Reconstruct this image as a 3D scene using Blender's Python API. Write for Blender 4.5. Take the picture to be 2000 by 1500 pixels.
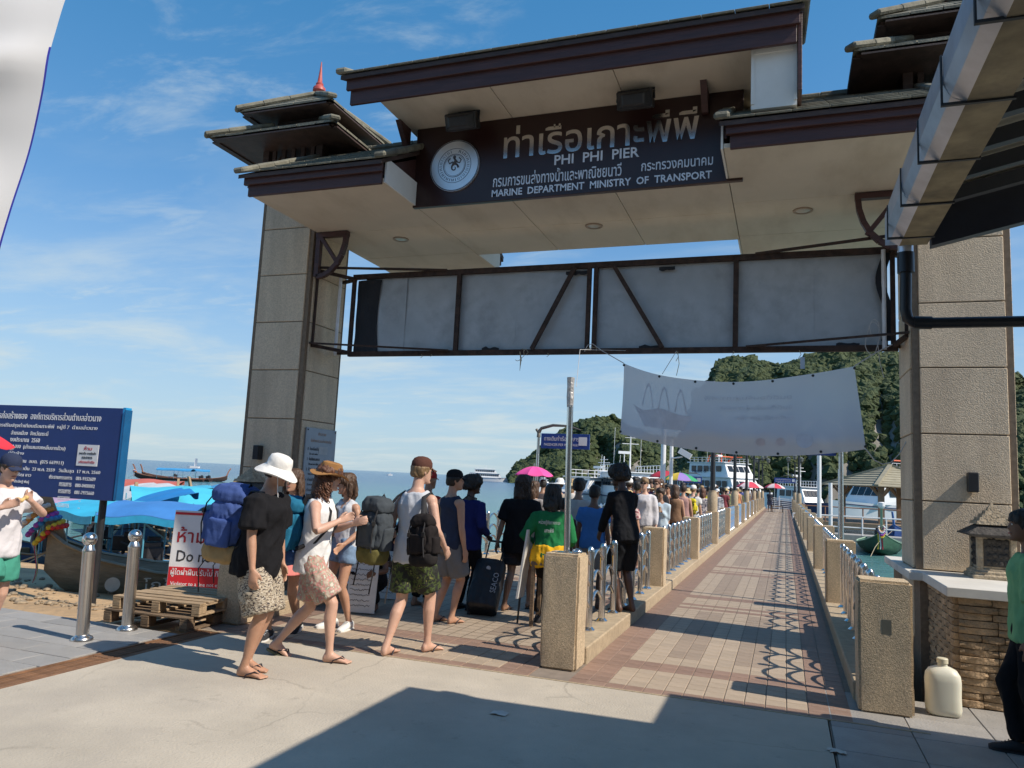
import bpy, bmesh, math, random
from mathutils import Vector, Matrix, noise
R = math.radians
random.seed(7)
for o in list(bpy.data.objects): bpy.data.objects.remove(o)
SC = bpy.context.scene
COL = SC.collection
# ------------------------------------------------------------------ camera
def cam_axes(pitch, roll, yaw):
    cy, sy = math.cos(yaw), math.sin(yaw)
    fw = Vector((-sy*math.cos(pitch), cy*math.cos(pitch), math.sin(pitch)))
    r0 = Vector((cy, sy, 0)); u0 = r0.cross(fw)
    return (math.cos(roll)*r0+math.sin(roll)*u0, -math.sin(roll)*r0+math.cos(roll)*u0, fw)
cr, cu, cf = cam_axes(.1234, .0488, .3507)
CAMZ = 1.7
cd = bpy.data.cameras.new('camera'); cam = bpy.data.objects.new('camera', cd); COL.objects.link(cam)
cd.sensor_fit = 'HORIZONTAL'; cd.sensor_width = 36; cd.lens = 1473.5/2000*36
cd.clip_start = .05; cd.clip_end = 30000
cam.matrix_world = Matrix(((cr.x, cu.x, -cf.x, 0), (cr.y, cu.y, -cf.y, 0), (cr.z, cu.z, -cf.z, CAMZ), (0, 0, 0, 1)))
SC.camera = cam
# ------------------------------------------------------------------ light
SUN_EL, SUN_AZ = 45.3, 7.5        # comes from +X, a little from behind the camera
W = bpy.data.worlds.new('World'); SC.world = W; W.use_nodes = True
wn = W.node_tree; wn.nodes.clear()
def wnode(t, **k):
    n = wn.nodes.new(t)
    for a, b in k.items(): setattr(n, a, b)
    return n
sky = wnode('ShaderNodeTexSky', sky_type='NISHITA', sun_disc=False, sun_elevation=R(SUN_EL), sun_rotation=R(90+SUN_AZ),
            altitude=0, air_density=1.0, dust_density=.25, ozone_density=2.2)
tc = wnode('ShaderNodeTexCoord')
sep = wnode('ShaderNodeSeparateXYZ'); wn.links.new(tc.outputs['Generated'], sep.inputs[0])
def wmath(op, a, b=None, clamp=False):
    n = wnode('ShaderNodeMath', operation=op, use_clamp=clamp)
    for i, v in enumerate((a, b)):
        if v is None: continue
        if isinstance(v, (int, float)): n.inputs[i].default_value = v
        else: wn.links.new(v, n.inputs[i])
    return n.outputs[0]
zz = wmath('MAXIMUM', sep.outputs[2], 0.0); zd = wmath('ADD', zz, .10)
comb = wnode('ShaderNodeCombineXYZ')
wn.links.new(wmath('DIVIDE', sep.outputs[0], zd), comb.inputs[0]); wn.links.new(wmath('DIVIDE', sep.outputs[1], zd), comb.inputs[1])
def wnoise(scale, det, rough, dist, stretch):
    mp = wnode('ShaderNodeMapping'); mp.inputs['Scale'].default_value = stretch; mp.inputs['Rotation'].default_value = (0, 0, .5)
    wn.links.new(comb.outputs[0], mp.inputs[0])
    n = wnode('ShaderNodeTexNoise'); n.inputs['Scale'].default_value = scale; n.inputs['Detail'].default_value = det
    n.inputs['Roughness'].default_value = rough; n.inputs['Distortion'].default_value = dist
    wn.links.new(mp.outputs[0], n.inputs['Vector']); return n.outputs[0]
def wramp(v, a, b):
    n = wnode('ShaderNodeMapRange'); n.interpolation_type = 'SMOOTHSTEP'; wn.links.new(v, n.inputs[0])
    n.inputs[1].default_value = a; n.inputs[2].default_value = b; return n.outputs[0]
big = wramp(wnoise(.55, 3, .5, .2, (1, 1, 1)), .42, .68)
wisp = wramp(wnoise(2.6, 9, .62, .35, (1, 2.1, 1)), .47, .76)
low = wramp(wnoise(.9, 7, .6, .3, (1, 1.6, 1)), .44, .70)
lowband = wmath('SUBTRACT', 1.0, wramp(zz, .10, .42))
haze = wmath('MULTIPLY', wmath('SUBTRACT', 1.0, wramp(zz, -.02, .34)), .72)
m1 = wmath('MULTIPLY', wmath('MULTIPLY', wisp, big), .62)
m2 = wmath('MULTIPLY', wmath('MULTIPLY', low, lowband), .75)
cl = wmath('MAXIMUM', m1, m2, True)
mix = wnode('ShaderNodeMix', data_type='RGBA'); wn.links.new(cl, mix.inputs[0])
hs_ = wnode('ShaderNodeHueSaturation'); hs_.inputs['Saturation'].default_value = 1.42; wn.links.new(sky.outputs[0], hs_.inputs['Color'])
gm_ = wnode('ShaderNodeGamma'); gm_.inputs['Gamma'].default_value = .62; wn.links.new(hs_.outputs[0], gm_.inputs[0])
sc_ = wnode('ShaderNodeMix', data_type='RGBA', blend_type='MULTIPLY'); sc_.inputs[0].default_value = 1; wn.links.new(gm_.outputs[0], sc_.inputs[6]); sc_.inputs[7].default_value = (2.12, 2.0, 2.25, 1)
hz_ = wnode('ShaderNodeMix', data_type='RGBA'); wn.links.new(haze, hz_.inputs[0]); wn.links.new(sc_.outputs[2], hz_.inputs[6]); hz_.inputs[7].default_value = (2.85, 4.8, 6.1, 1)
wn.links.new(hz_.outputs[2], mix.inputs[6]); mix.inputs[7].default_value = (5.4, 6.1, 6.2, 1)
bg = wnode('ShaderNodeBackground'); bg.inputs[1].default_value = .112
wn.links.new(mix.outputs[2], bg.inputs[0])
wo = wnode('ShaderNodeOutputWorld'); wn.links.new(bg.outputs[0], wo.inputs[0])
sl = bpy.data.lights.new('sun', 'SUN'); sl.energy = 5.0; sl.angle = R(.55); sl.color = (1, .905, .775)
so = bpy.data.objects.new('sun', sl); COL.objects.link(so); so.location = (30, -3, 30)
sdir = Vector((math.cos(R(SUN_EL))*math.cos(R(SUN_AZ)), -math.cos(R(SUN_EL))*math.sin(R(SUN_AZ)), math.sin(R(SUN_EL))))
so.rotation_euler = sdir.to_track_quat('Z', 'Y').to_euler()
vs = SC.view_settings; vs.view_transform = 'Standard'; vs.look = 'None'; vs.exposure = .12; vs.gamma = 1; vs.use_curve_mapping = False
# ------------------------------------------------------------------ pixel -> place helpers (photograph is 2000 x 1500)
def ray(x, y): return cr*(x-1000)+cu*(750-y)+cf*1473.5
CP = Vector((0, 0, CAMZ))
def gz(x, y, z=0):
    r = ray(x, y); return CP+r*((z-CAMZ)/r.z)
def py(x, y, Y):
    r = ray(x, y); return CP+r*(Y/r.y)
def pd(x, y, d):
    r = ray(x, y); return CP+r*(d/math.hypot(r.x, r.y))
# ------------------------------------------------------------------ materials
MATS = {}
def M(name, col, rough=.7, metal=0, var=.12, scale=6, bump=0, bscale=40, col2=None, rnd=0, sub=None, coat=0, detail=4, stretch=None, dirt=0, dcol=(.12, .09, .06), dscale=1.3, emit=0, spec=None, crack=0, dstretch=None):
    if name in MATS: return MATS[name]
    m = bpy.data.materials.new(name); m.use_nodes = True; nt = m.node_tree; N = nt.nodes; L = nt.links
    b = N['Principled BSDF']; b.inputs['Roughness'].default_value = rough; b.inputs['Metallic'].default_value = metal
    if spec is not None: b.inputs['Specular IOR Level'].default_value = spec
    if coat: b.inputs['Coat Weight'].default_value = coat
    t = N.new('ShaderNodeTexCoord'); src = t.outputs['Object']
    if stretch:
        mp = N.new('ShaderNodeMapping'); mp.inputs['Scale'].default_value = stretch; L.new(src, mp.inputs[0]); src = mp.outputs[0]
    n = N.new('ShaderNodeTexNoise'); n.inputs['Scale'].default_value = scale; n.inputs['Detail'].default_value = detail; n.inputs['Roughness'].default_value = .6
    L.new(src, n.inputs['Vector'])
    mx = N.new('ShaderNodeMix'); mx.data_type = 'RGBA'
    rp = N.new('ShaderNodeMapRange'); rp.inputs[1].default_value = .3; rp.inputs[2].default_value = .7; L.new(n.outputs[0], rp.inputs[0])
    L.new(rp.outputs[0], mx.inputs[0])
    c2 = col2 or tuple(min(1, c*(1+var)) for c in col); c1 = col if col2 else tuple(c*(1-var) for c in col)
    mx.inputs[6].default_value = (*c1, 1); mx.inputs[7].default_value = (*c2, 1); out = mx.outputs[2]
    if dirt:
        n2 = N.new('ShaderNodeTexNoise'); n2.inputs['Scale'].default_value = dscale; n2.inputs['Detail'].default_value = 8; n2.inputs['Roughness'].default_value = .65
        if dstretch:
            m9 = N.new('ShaderNodeMapping'); m9.inputs['Scale'].default_value = dstretch; L.new(t.outputs['Object'], m9.inputs[0]); L.new(m9.outputs[0], n2.inputs['Vector'])
        else: L.new(t.outputs['Object'], n2.inputs['Vector'])
        r2 = N.new('ShaderNodeMapRange'); r2.inputs[1].default_value = .48; r2.inputs[2].default_value = .72; r2.inputs[4].default_value = dirt; L.new(n2.outputs[0], r2.inputs[0])
        m2 = N.new('ShaderNodeMix'); m2.data_type = 'RGBA'; L.new(r2.outputs[0], m2.inputs[0]); L.new(out, m2.inputs[6]); m2.inputs[7].default_value = (*dcol, 1); out = m2.outputs[2]
    if crack:
        nd = N.new('ShaderNodeTexNoise'); nd.inputs['Scale'].default_value = 2.2; nd.inputs['Detail'].default_value = 5; L.new(t.outputs['Object'], nd.inputs['Vector'])
        va = N.new('ShaderNodeMix'); va.data_type = 'VECTOR'; va.inputs[0].default_value = .25; L.new(t.outputs['Object'], va.inputs[4]); L.new(nd.outputs['Color'], va.inputs[5])
        vo = N.new('ShaderNodeTexVoronoi'); vo.feature = 'DISTANCE_TO_EDGE'; vo.inputs['Scale'].default_value = .62; L.new(va.outputs[1], vo.inputs['Vector'])
        lt = N.new('ShaderNodeMapRange'); lt.inputs[1].default_value = .0; lt.inputs[2].default_value = .007; lt.inputs[3].default_value = 1; lt.inputs[4].default_value = 0; L.new(vo.outputs['Distance'], lt.inputs[0])
        nm = N.new('ShaderNodeTexNoise'); nm.inputs['Scale'].default_value = .5; L.new(t.outputs['Object'], nm.inputs['Vector'])
        mm = N.new('ShaderNodeMapRange'); mm.inputs[1].default_value = .50; mm.inputs[2].default_value = .56; mm.inputs[4].default_value = crack; L.new(nm.outputs[0], mm.inputs[0])
        mu = N.new('ShaderNodeMath'); mu.operation = 'MULTIPLY'; L.new(lt.outputs[0], mu.inputs[0]); L.new(mm.outputs[0], mu.inputs[1])
        sp = N.new('ShaderNodeTexNoise'); sp.inputs['Scale'].default_value = 5.5; sp.inputs['Detail'].default_value = 7; sp.inputs['Roughness'].default_value = .7; L.new(t.outputs['Object'], sp.inputs['Vector'])
        sr = N.new('ShaderNodeMapRange'); sr.inputs[1].default_value = .60; sr.inputs[2].default_value = .74; sr.inputs[4].default_value = .45; L.new(sp.outputs[0], sr.inputs[0])
        mxx = N.new('ShaderNodeMath'); mxx.operation = 'MAXIMUM'; L.new(mu.outputs[0], mxx.inputs[0]); L.new(sr.outputs[0], mxx.inputs[1])
        m5 = N.new('ShaderNodeMix'); m5.data_type = 'RGBA'; L.new(mxx.outputs[0], m5.inputs[0]); L.new(out, m5.inputs[6]); m5.inputs[7].default_value = tuple(c*.45 for c in col)+(1,); out = m5.outputs[2]
    if rnd:
        oi = N.new('ShaderNodeObjectInfo'); hs = N.new('ShaderNodeHueSaturation')
        r3 = N.new('ShaderNodeMapRange'); r3.inputs[3].default_value = 1-rnd; r3.inputs[4].default_value = 1+rnd; L.new(oi.outputs['Random'], r3.inputs[0])
        L.new(r3.outputs[0], hs.inputs['Value']); L.new(out, hs.inputs['Color']); out = hs.outputs[0]
    L.new(out, b.inputs['Base Color'])
    if bump:
        n3 = N.new('ShaderNodeTexNoise'); n3.inputs['Scale'].default_value = bscale; n3.inputs['Detail'].default_value = 5; L.new(src, n3.inputs['Vector'])
        bp = N.new('ShaderNodeBump'); bp.inputs['Strength'].default_value = 1; bp.inputs['Distance'].default_value = bump; L.new(n3.outputs[0], bp.inputs['Height']); L.new(bp.outputs[0], b.inputs['Normal'])
    if sub: b.inputs['Subsurface Weight'].default_value = sub; b.inputs['Subsurface Radius'].default_value = (.012, .005, .003)
    if emit: b.inputs['Emission Strength'].default_value = emit; b.inputs['Emission Color'].default_value = (*col, 1)
    MATS[name] = m; return m
def M_pattern(name, cols, scale=18, kind='vor', rough=.85, stretch=(1, 1, 1)):
    if name in MATS: return MATS[name]
    m = bpy.data.materials.new(name); m.use_nodes = True; nt = m.node_tree; N = nt.nodes; L = nt.links
    b = N['Principled BSDF']; b.inputs['Roughness'].default_value = rough
    t = N.new('ShaderNodeTexCoord'); mp = N.new('ShaderNodeMapping'); mp.inputs['Scale'].default_value = stretch; L.new(t.outputs['Object'], mp.inputs[0])
    if kind == 'vor':
        v = N.new('ShaderNodeTexVoronoi'); v.inputs['Scale'].default_value = scale; L.new(mp.outputs[0], v.inputs['Vector'])
        s = N.new('ShaderNodeSeparateColor'); L.new(v.outputs['Color'], s.inputs[0]); val = s.outputs[0]
    else:
        v = N.new('ShaderNodeTexNoise'); v.inputs['Scale'].default_value = scale; v.inputs['Detail'].default_value = 3; L.new(mp.outputs[0], v.inputs['Vector'])
        mr = N.new('ShaderNodeMapRange'); mr.inputs[1].default_value = .3; mr.inputs[2].default_value = .7; L.new(v.outputs[0], mr.inputs[0]); val = mr.outputs[0]
    cr_ = N.new('ShaderNodeValToRGB'); cr_.color_ramp.interpolation = 'CONSTANT'
    e = cr_.color_ramp.elements
    while len(e) < len(cols): e.new(.5)
    for i, c in enumerate(cols): e[i].position = i/len(cols); e[i].color = (*c, 1)
    L.new(val, cr_.inputs[0]); L.new(cr_.outputs[0], b.inputs['Base Color'])
    n3 = N.new('ShaderNodeTexNoise'); n3.inputs['Scale'].default_value = 14; L.new(t.outputs['Object'], n3.inputs['Vector'])
    bp = N.new('ShaderNodeBump'); bp.inputs['Distance'].default_value = .02; L.new(n3.outputs[0], bp.inputs['Height']); L.new(bp.outputs[0], b.inputs['Normal'])
    MATS[name] = m; return m
# ------------------------------------------------------------------ mesh building
TMP = bpy.data.scenes.new('tmp_build')
LOC = {}; TRASH = []
class MB:
    def __init__(s): s.v = []; s.f = []; s.m = []; s.cm = 0
    def add(s, vs, fs):
        k = len(s.v); s.v.extend([Vector(p) for p in vs]); s.f.extend([tuple(i+k for i in f) for f in fs]); s.m.extend([s.cm]*len(fs)); return s
    def box(s, c, d, rz=0, mat=None):
        hx, hy, hz = d[0]/2, d[1]/2, d[2]/2
        pts = [Vector((x, y, z)) for x in (-hx, hx) for y in (-hy, hy) for z in (-hz, hz)]
        if mat is not None: pts = [mat @ p for p in pts]
        elif rz:
            q = Matrix.Rotation(rz, 3, 'Z'); pts = [q @ p for p in pts]
        c = Vector(c)
        return s.add([p+c for p in pts], [(0, 1, 3, 2), (4, 6, 7, 5), (0, 4, 5, 1), (2, 3, 7, 6), (0, 2, 6, 4), (1, 5, 7, 3)])
    def bx(s, x0, x1, y0, y1, z0, z1): return s.box(((x0+x1)/2, (y0+y1)/2, (z0+z1)/2), (x1-x0, y1-y0, z1-z0))
    def bar(s, a, b, w, h=None, up=(0, 0, 1)):
        a, b = Vector(a), Vector(b); d = b-a; l = d.length; d.normalize(); u = Vector(up)
        if abs(d.dot(u)) > .98: u = Vector((0, 1, 0))
        x = d.cross(u).normalized(); z = x.cross(d).normalized(); m = Matrix((x, d, z)).transposed()
        return s.box((a+b)/2, (w, l, h or w), mat=m)
    def loft(s, rings, cap=True, closed=False):
        k = len(s.v); n = len(rings[0]); fs = []
        vs = [p for r in rings for p in r]; m = len(rings)
        for i in range(m-1 if not closed else m):
            j = (i+1) % m
            for q in range(n): fs.append((i*n+q, i*n+(q+1) % n, j*n+(q+1) % n, j*n+q))
        if cap and not closed: fs.append(tuple(reversed(range(n)))); fs.append(tuple((m-1)*n+q for q in range(n)))
        return s.add(vs, fs)
    def tube(s, pts, r, n=8, cap=True, flat=1.0):
        pts = [Vector(p) for p in pts]; rr = r if isinstance(r, (list, tuple)) else [r]*len(pts); rings = []
        prev = None
        for i, p in enumerate(pts):
            a = pts[max(0, i-1)]; b = pts[min(len(pts)-1, i+1)]; d = (b-a)
            if d.length < 1e-9: d = Vector((0, 0, 1))
            d.normalize()
            if prev is None:
                u = Vector((0, 0, 1)) if abs(d.z) < .9 else Vector((1, 0, 0)); x = d.cross(u).normalized()
            else: x = (prev-d*prev.dot(d)).normalized()
            prev = x; y = d.cross(x)
            rings.append([p+x*(math.cos(t)*rr[i])+y*(math.sin(t)*rr[i]*flat) for t in [2*math.pi*q/n for q in range(n)]])
        return s.loft(rings, cap)
    def lathe(s, prof, n=16, c=(0, 0, 0), sx=1, sy=1):
        c = Vector(c)
        return s.loft([[c+Vector((r*math.cos(2*math.pi*q/n)*sx, r*math.sin(2*math.pi*q/n)*sy, z)) for q in range(n)] for r, z in prof])
    def ell(s, c, r, n=12, m=8, rot=None):
        c = Vector(c); rings = []
        for i in range(m+1):
            t = math.pi*(i+.02)/(m+.04); z = -math.cos(t); q = math.sin(t); ring = []
            for j in range(n):
                a = 2*math.pi*j/n; p = Vector((r[0]*q*math.cos(a), r[1]*q*math.sin(a), r[2]*z)); ring.append(c+(rot @ p if rot else p))
            rings.append(ring)
        return s.loft(rings)
    def prism(s, poly, z0, z1):
        return s.loft([[Vector((x, y, z0)) for x, y in poly], [Vector((x, y, z1)) for x, y in poly]])
    def grid(s, fn, nu, nv):
        vs = [fn(i/nu, j/nv) for i in range(nu+1) for j in range(nv+1)]
        return s.add(vs, [(i*(nv+1)+j, (i+1)*(nv+1)+j, (i+1)*(nv+1)+j+1, i*(nv+1)+j+1) for i in range(nu) for j in range(nv)])
    def solid(s, fn, nu, nv, off):
        "a sheet with thickness: fn(u,v) point, off vector"
        off = Vector(off); a = [Vector(fn(i/nu, j/nv)) for i in range(nu+1) for j in range(nv+1)]; k = len(a); w = nv+1
        vs = a+[p+off for p in a]; fs = []
        for i in range(nu):
            for j in range(nv):
                q = (i*w+j, (i+1)*w+j, (i+1)*w+j+1, i*w+j+1); fs.append(q); fs.append(tuple(x+k for x in reversed(q)))
        for i in range(nu):
            for j in (0, nv): fs.append((i*w+j, (i+1)*w+j, (i+1)*w+j+k, i*w+j+k))
        for j in range(nv):
            for i in (0, nu): fs.append((i*w+j, i*w+j+1, i*w+j+1+k, i*w+j+k))
        return s.add(vs, fs)
    def mesh(s, name, bevel=0, smooth=None, fix=True):
        me = bpy.data.meshes.new(name); me.from_pydata([tuple(p) for p in s.v], [], s.f)
        if any(s.m): me.polygons.foreach_set('material_index', s.m)
        if fix or bevel:
            bm = bmesh.new(); bm.from_mesh(me)
            if bevel: bmesh.ops.bevel(bm, geom=list(bm.edges), offset=bevel, segments=1, affect='EDGES', clamp_overlap=True)
            bmesh.ops.recalc_face_normals(bm, faces=bm.faces); bm.to_mesh(me); bm.free()
        if smooth is not None:
            me.polygons.foreach_set('use_smooth', [True]*len(me.polygons)); me.set_sharp_from_angle(angle=R(smooth))
        me.update(); return me
    def build(s, name, mat, parent=None, world=True, bevel=0, smooth=None, fix=True):
        if parent is not None:
            if world:
                o_ = LOC.get(parent.name, Vector((0, 0, 0)))
                if o_.length > 0:
                    for p in s.v: p -= o_
            return link(name, s.mesh(name, bevel, smooth, fix), mat, parent, LOC.get(parent.name))
        if world:
            xs = [p.x for p in s.v]; ys = [p.y for p in s.v]; c = Vector(((min(xs)+max(xs))/2, (min(ys)+max(ys))/2, min(p.z for p in s.v)))
            for p in s.v: p -= c
            o = link(name, s.mesh(name, bevel, smooth, fix), mat, None, c); o.location = c; return o
        return link(name, s.mesh(name, bevel, smooth, fix), mat, None, Vector((0, 0, 0)))
def link(name, me, mat, parent=None, wl=None):
    o = bpy.data.objects.new(name, me); COL.objects.link(o)
    if mat is not None and len(me.materials) == 0:
        for q in (mat if isinstance(mat, (list, tuple)) else [mat]): me.materials.append(q)
    if parent is not None: o.parent = parent
    LOC[o.name] = wl.copy() if wl is not None else Vector((0, 0, 0)); return o
def tag(o, label, cat, group=None, kind=None):
    if label: o['label'] = label
    if cat: o['category'] = cat
    if group: o['group'] = group
    if kind: o['kind'] = kind
    return o
def E(name, loc, label, cat, group=None, rz=0):
    o = bpy.data.objects.new(name, None); o.empty_display_size = .1; COL.objects.link(o); o.location = loc; o.rotation_euler = (0, 0, rz)
    LOC[o.name] = Vector(loc) if rz == 0 else Vector((0, 0, 0)); return tag(o, label, cat, group)
def struct(mb, name, mat, **k):
    o = mb.build(name, mat, **k); o['kind'] = 'structure'; return o
def copy_tree(o, loc=None, rz=None, label=None, parent=None):
    c = o.copy(); COL.objects.link(c)
    if parent is not None: c.parent = parent
    if loc is not None: c.location = loc
    if rz is not None: c.rotation_euler = (0, 0, rz)
    if label: c['label'] = label
    for ch in o.children: copy_tree(ch, parent=c)
    return c
def inst(name, me, parent, loc, rot=None):
    o = bpy.data.objects.new(name, me); COL.objects.link(o); o.parent = parent
    o.location = Vector(loc)-LOC.get(parent.name, Vector((0, 0, 0)))
    if rot: o.rotation_euler = rot
    return o
def evalmesh(ob):
    TMP.collection.objects.link(ob); vl = TMP.view_layers[0]; vl.update()
    me = bpy.data.meshes.new_from_object(ob.evaluated_get(vl.depsgraph)); TMP.collection.objects.unlink(ob); return me
def remesh(mb, vox, smooth=3, wr=0, wf=9.0, seed=0, name='m'):
    me0 = bpy.data.meshes.new('t'); me0.from_pydata([tuple(p) for p in mb.v], [], mb.f)
    bm = bmesh.new(); bm.from_mesh(me0); bmesh.ops.recalc_face_normals(bm, faces=bm.faces); bm.to_mesh(me0); bm.free()
    ob = bpy.data.objects.new('t', me0)
    md = ob.modifiers.new('r', 'REMESH'); md.mode = 'VOXEL'; md.voxel_size = vox; md.use_smooth_shade = True
    if smooth:
        sm = ob.modifiers.new('s', 'SMOOTH'); sm.factor = .5; sm.iterations = smooth
    me = evalmesh(ob); me.name = name; TRASH.extend((ob, me0))
    if wr:
        n_ = len(me.vertices); co = [0.0]*(3*n_); no = [0.0]*(3*n_); me.vertices.foreach_get('co', co); me.vertices.foreach_get('normal', no); nz = noise.noise
        for i in range(0, 3*n_, 3):
            x, y, z = co[i], co[i+1], co[i+2]; q = Vector((x*wf, y*wf, z*wf*.55+x*wf*.5+seed)); k = wr*((1-2.4*abs(nz(q)))*1.1-.3+(1-2*abs(nz(q*2.1)))*.55)
            co[i] = x+no[i]*k; co[i+1] = y+no[i+1]*k; co[i+2] = z+no[i+2]*k
        me.vertices.foreach_set('co', co)
    me.polygons.foreach_set('use_smooth', [True]*len(me.polygons)); me.update(); return me
def text(name, body, w, h, origin, xdir, updir, mat, parent, ext=.004, align='L', world=True, bold=0, gap=.22):
    "lettering scaled to width w (m) and cap box height h; origin = left bottom corner, in world coordinates"
    cu_ = bpy.data.curves.new('t', 'FONT'); cu_.body = body; cu_.extrude = .02; cu_.offset = bold; cu_.resolution_u = 2
    ob = bpy.data.objects.new('t', cu_); me = evalmesh(ob); TRASH.extend((ob, cu_))
    xs = [v.co.x for v in me.vertices]; ys = [v.co.y for v in me.vertices]
    if not xs: return None
    x0, x1, y0, y1 = min(xs), max(xs), min(ys), max(ys); sx = w/(x1-x0); sy = h/(y1-y0)
    X = Vector(xdir).normalized(); U = Vector(updir).normalized(); Nn = X.cross(U); o = Vector(origin)
    if world and parent is not None: o = o-LOC.get(parent.name, Vector((0, 0, 0)))
    for v in me.vertices:
        c = v.co.copy(); v.co = o+X*((c.x-x0)*sx)+U*((c.y-y0)*sy)+Nn*(c.z/.02*ext)
    me.update(); me.materials.clear(); wl = LOC.get(parent.name) if parent else None
    # one object for each word: cut where a gap opens between the letters
    xs = [(v.co-o).dot(X) for v in me.vertices]; iv = sorted((min(xs[i] for i in p.vertices), max(xs[i] for i in p.vertices)) for p in me.polygons)
    cuts = []; hi = iv[0][1]
    for a, b_ in iv:
        if a > hi+gap*h: cuts.append((a+hi)/2)
        hi = max(hi, b_)
    if not cuts: me.name = name; return link(name, me, mat, parent, wl)
    groups = [[] for _ in range(len(cuts)+1)]
    for p in me.polygons:
        c = sum(xs[i] for i in p.vertices)/len(p.vertices); groups[sum(c > q for q in cuts)].append(tuple(p.vertices))
    first = None
    for g in groups:
        ids = sorted({i for f in g for i in f}); mp = {i: k for k, i in enumerate(ids)}
        m2 = bpy.data.meshes.new(name); m2.from_pydata([tuple(me.vertices[i].co) for i in ids], [], [tuple(mp[i] for i in f) for f in g]); m2.update()
        q = link(name, m2, mat, parent, wl); first = first or q
    TRASH.append(me); return first
# ================================================================== surfaces
concrete = M('plaza_concrete', (.45, .40, .325), .88, var=.14, scale=1.1, bump=.005, bscale=55, dirt=.55, dcol=(.33, .295, .255), dscale=.8, detail=9, crack=.4)
stonepave = M('granite_paving', (.30, .29, .275), .6, var=.1, scale=5, bump=.006, bscale=60, rnd=.10, dirt=.3, dcol=(.2, .19, .18))
darkpave = M('slate_paving', (.30, .285, .265), .6, var=.12, scale=4, bump=.006, bscale=50, rnd=.08)
pebble = M('pebbledash', (.55, .43, .285), .9, var=.30, scale=60, bump=.012, bscale=120, dirt=.4, dcol=(.25, .2, .15), dscale=1.6)
pebble2 = M('pebbledash_pillar', (.66, .535, .385), .9, var=.16, scale=46, bump=.010, bscale=80, dirt=.5, dcol=(.36, .28, .20), dscale=1.0, dstretch=(2.5, 2.5, .35))
kerbm = M('kerb_concrete', (.40, .315, .21), .9, var=.16, scale=14, bump=.01, bscale=60, dirt=.3, dcol=(.22, .17, .12))
cream = M('cream_soffit', (.64, .56, .45), .75, var=.05, scale=1.6, bump=.002, bscale=12, dirt=.5, dcol=(.40, .32, .225), dscale=1.0, dstretch=(1.6, .6, 1))
whitewall = M('white_render', (.72, .70, .65), .8, var=.05, scale=3, dirt=.25, dcol=(.45, .42, .36))
maroon = M('maroon_timber', (.062, .024, .020), .5, var=.25, scale=7, bump=.004, bscale=20, stretch=(.3, 1, 3), dirt=.3, dcol=(.05, .03, .03))
signbrown = M('sign_brown', (.030, .012, .010), .28, var=.12, scale=3, dirt=.25, dcol=(.045, .03, .025), dscale=2.5)
steel = M('polished_steel', (.74, .72, .69), .19, 1, var=.05, scale=14, dirt=.15, dcol=(.35, .32, .28), dscale=9)
steel2 = M('brushed_steel', (.62, .60, .57), .27, 1, var=.08, scale=30, stretch=(1, 1, .1), dirt=.2, dcol=(.3, .26, .22), dscale=6)
rooft = M('roof_tile', (.155, .15, .115), .85, var=.3, scale=9, bump=.006, bscale=40, rnd=.18, dirt=.45, dcol=(.30, .28, .21), dscale=4)
darkwood = M('dark_timber', (.055, .033, .026), .6, var=.35, scale=6, bump=.004, bscale=30, stretch=(1, 1, 6), rnd=.15)
blackm = M('black_metal', (.02, .021, .024), .45, var=.2, scale=12)
rustm = M('rusty_angle_iron', (.050, .032, .026), .8, .2, var=.45, scale=14, bump=.003, bscale=70, dirt=.4, dcol=(.10, .045, .025), dscale=7)
zinc = M('zinc_sheet', (.44, .46, .47), .55, .35, var=.14, scale=1.7, bump=.004, bscale=5, dirt=.45, dcol=(.13, .135, .14), dscale=1.8)
galv = M('galvanised_gutter', (.60, .64, .70), .38, .75, var=.14, scale=5, bump=.003, bscale=9, dirt=.4, dcol=(.26, .28, .32))
gutin = M('gutter_rust_bounce', (.36, .285, .17), .75, .15, var=.35, scale=5, dirt=.6, dcol=(.13, .11, .09), dscale=3)  # rust brown, with yellowish reflected light put into the underside colour
redfin = M('finial_red', (.42, .075, .06), .5, var=.2, scale=15)
brickm = M('ledger_stone', (.36, .25, .15), .9, var=.3, scale=9, bump=.02, bscale=28, rnd=.28, dirt=.3, dcol=(.2, .13, .08))
mortar = M('mortar', (.20, .15, .105), .95, var=.2, scale=20)
copm = M('white_coping', (.62, .60, .55), .7, var=.08, scale=5, dirt=.35, dcol=(.38, .35, .3))
lanternm = M('weathered_stone', (.40, .33, .235), .95, var=.35, scale=12, bump=.02, bscale=26, dirt=.45, dcol=(.07, .06, .05), dscale=4)
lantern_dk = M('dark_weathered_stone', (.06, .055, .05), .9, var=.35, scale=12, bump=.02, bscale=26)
seam = M('sand', (.46, .31, .17), .95, var=.18, scale=1.2, bump=.05, bscale=7, dirt=.5, dcol=(.27, .18, .10), dscale=.7, detail=9)
cable = M('grey_cord', (.5, .5, .5), .7)
blackcloth = M('black_tarp', (.012, .013, .017), .7, var=.3, scale=3, bump=.02, bscale=6)
rustg = M('rusty_grate', (.20, .105, .055), .8, .3, var=.35, scale=8, bump=.004, bscale=50, rnd=.2)
tan_t = M('tan_tile', (.385, .305, .225), .7, var=.09, scale=9, bump=.003, bscale=60, rnd=.07, dirt=.22, dcol=(.3, .24, .19))
brn_t = M('brown_tile', (.255, .165, .122), .7, var=.12, scale=9, bump=.003, bscale=60, rnd=.10, dirt=.3, dcol=(.3, .2, .16))
mid_t = M('taupe_tile', (.305, .235, .175), .7, var=.1, scale=9, bump=.003, bscale=60, rnd=.08, dirt=.25, dcol=(.24, .18, .14))
grout = M('grout', (.22, .18, .145), .95, var=.15, scale=8)
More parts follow.
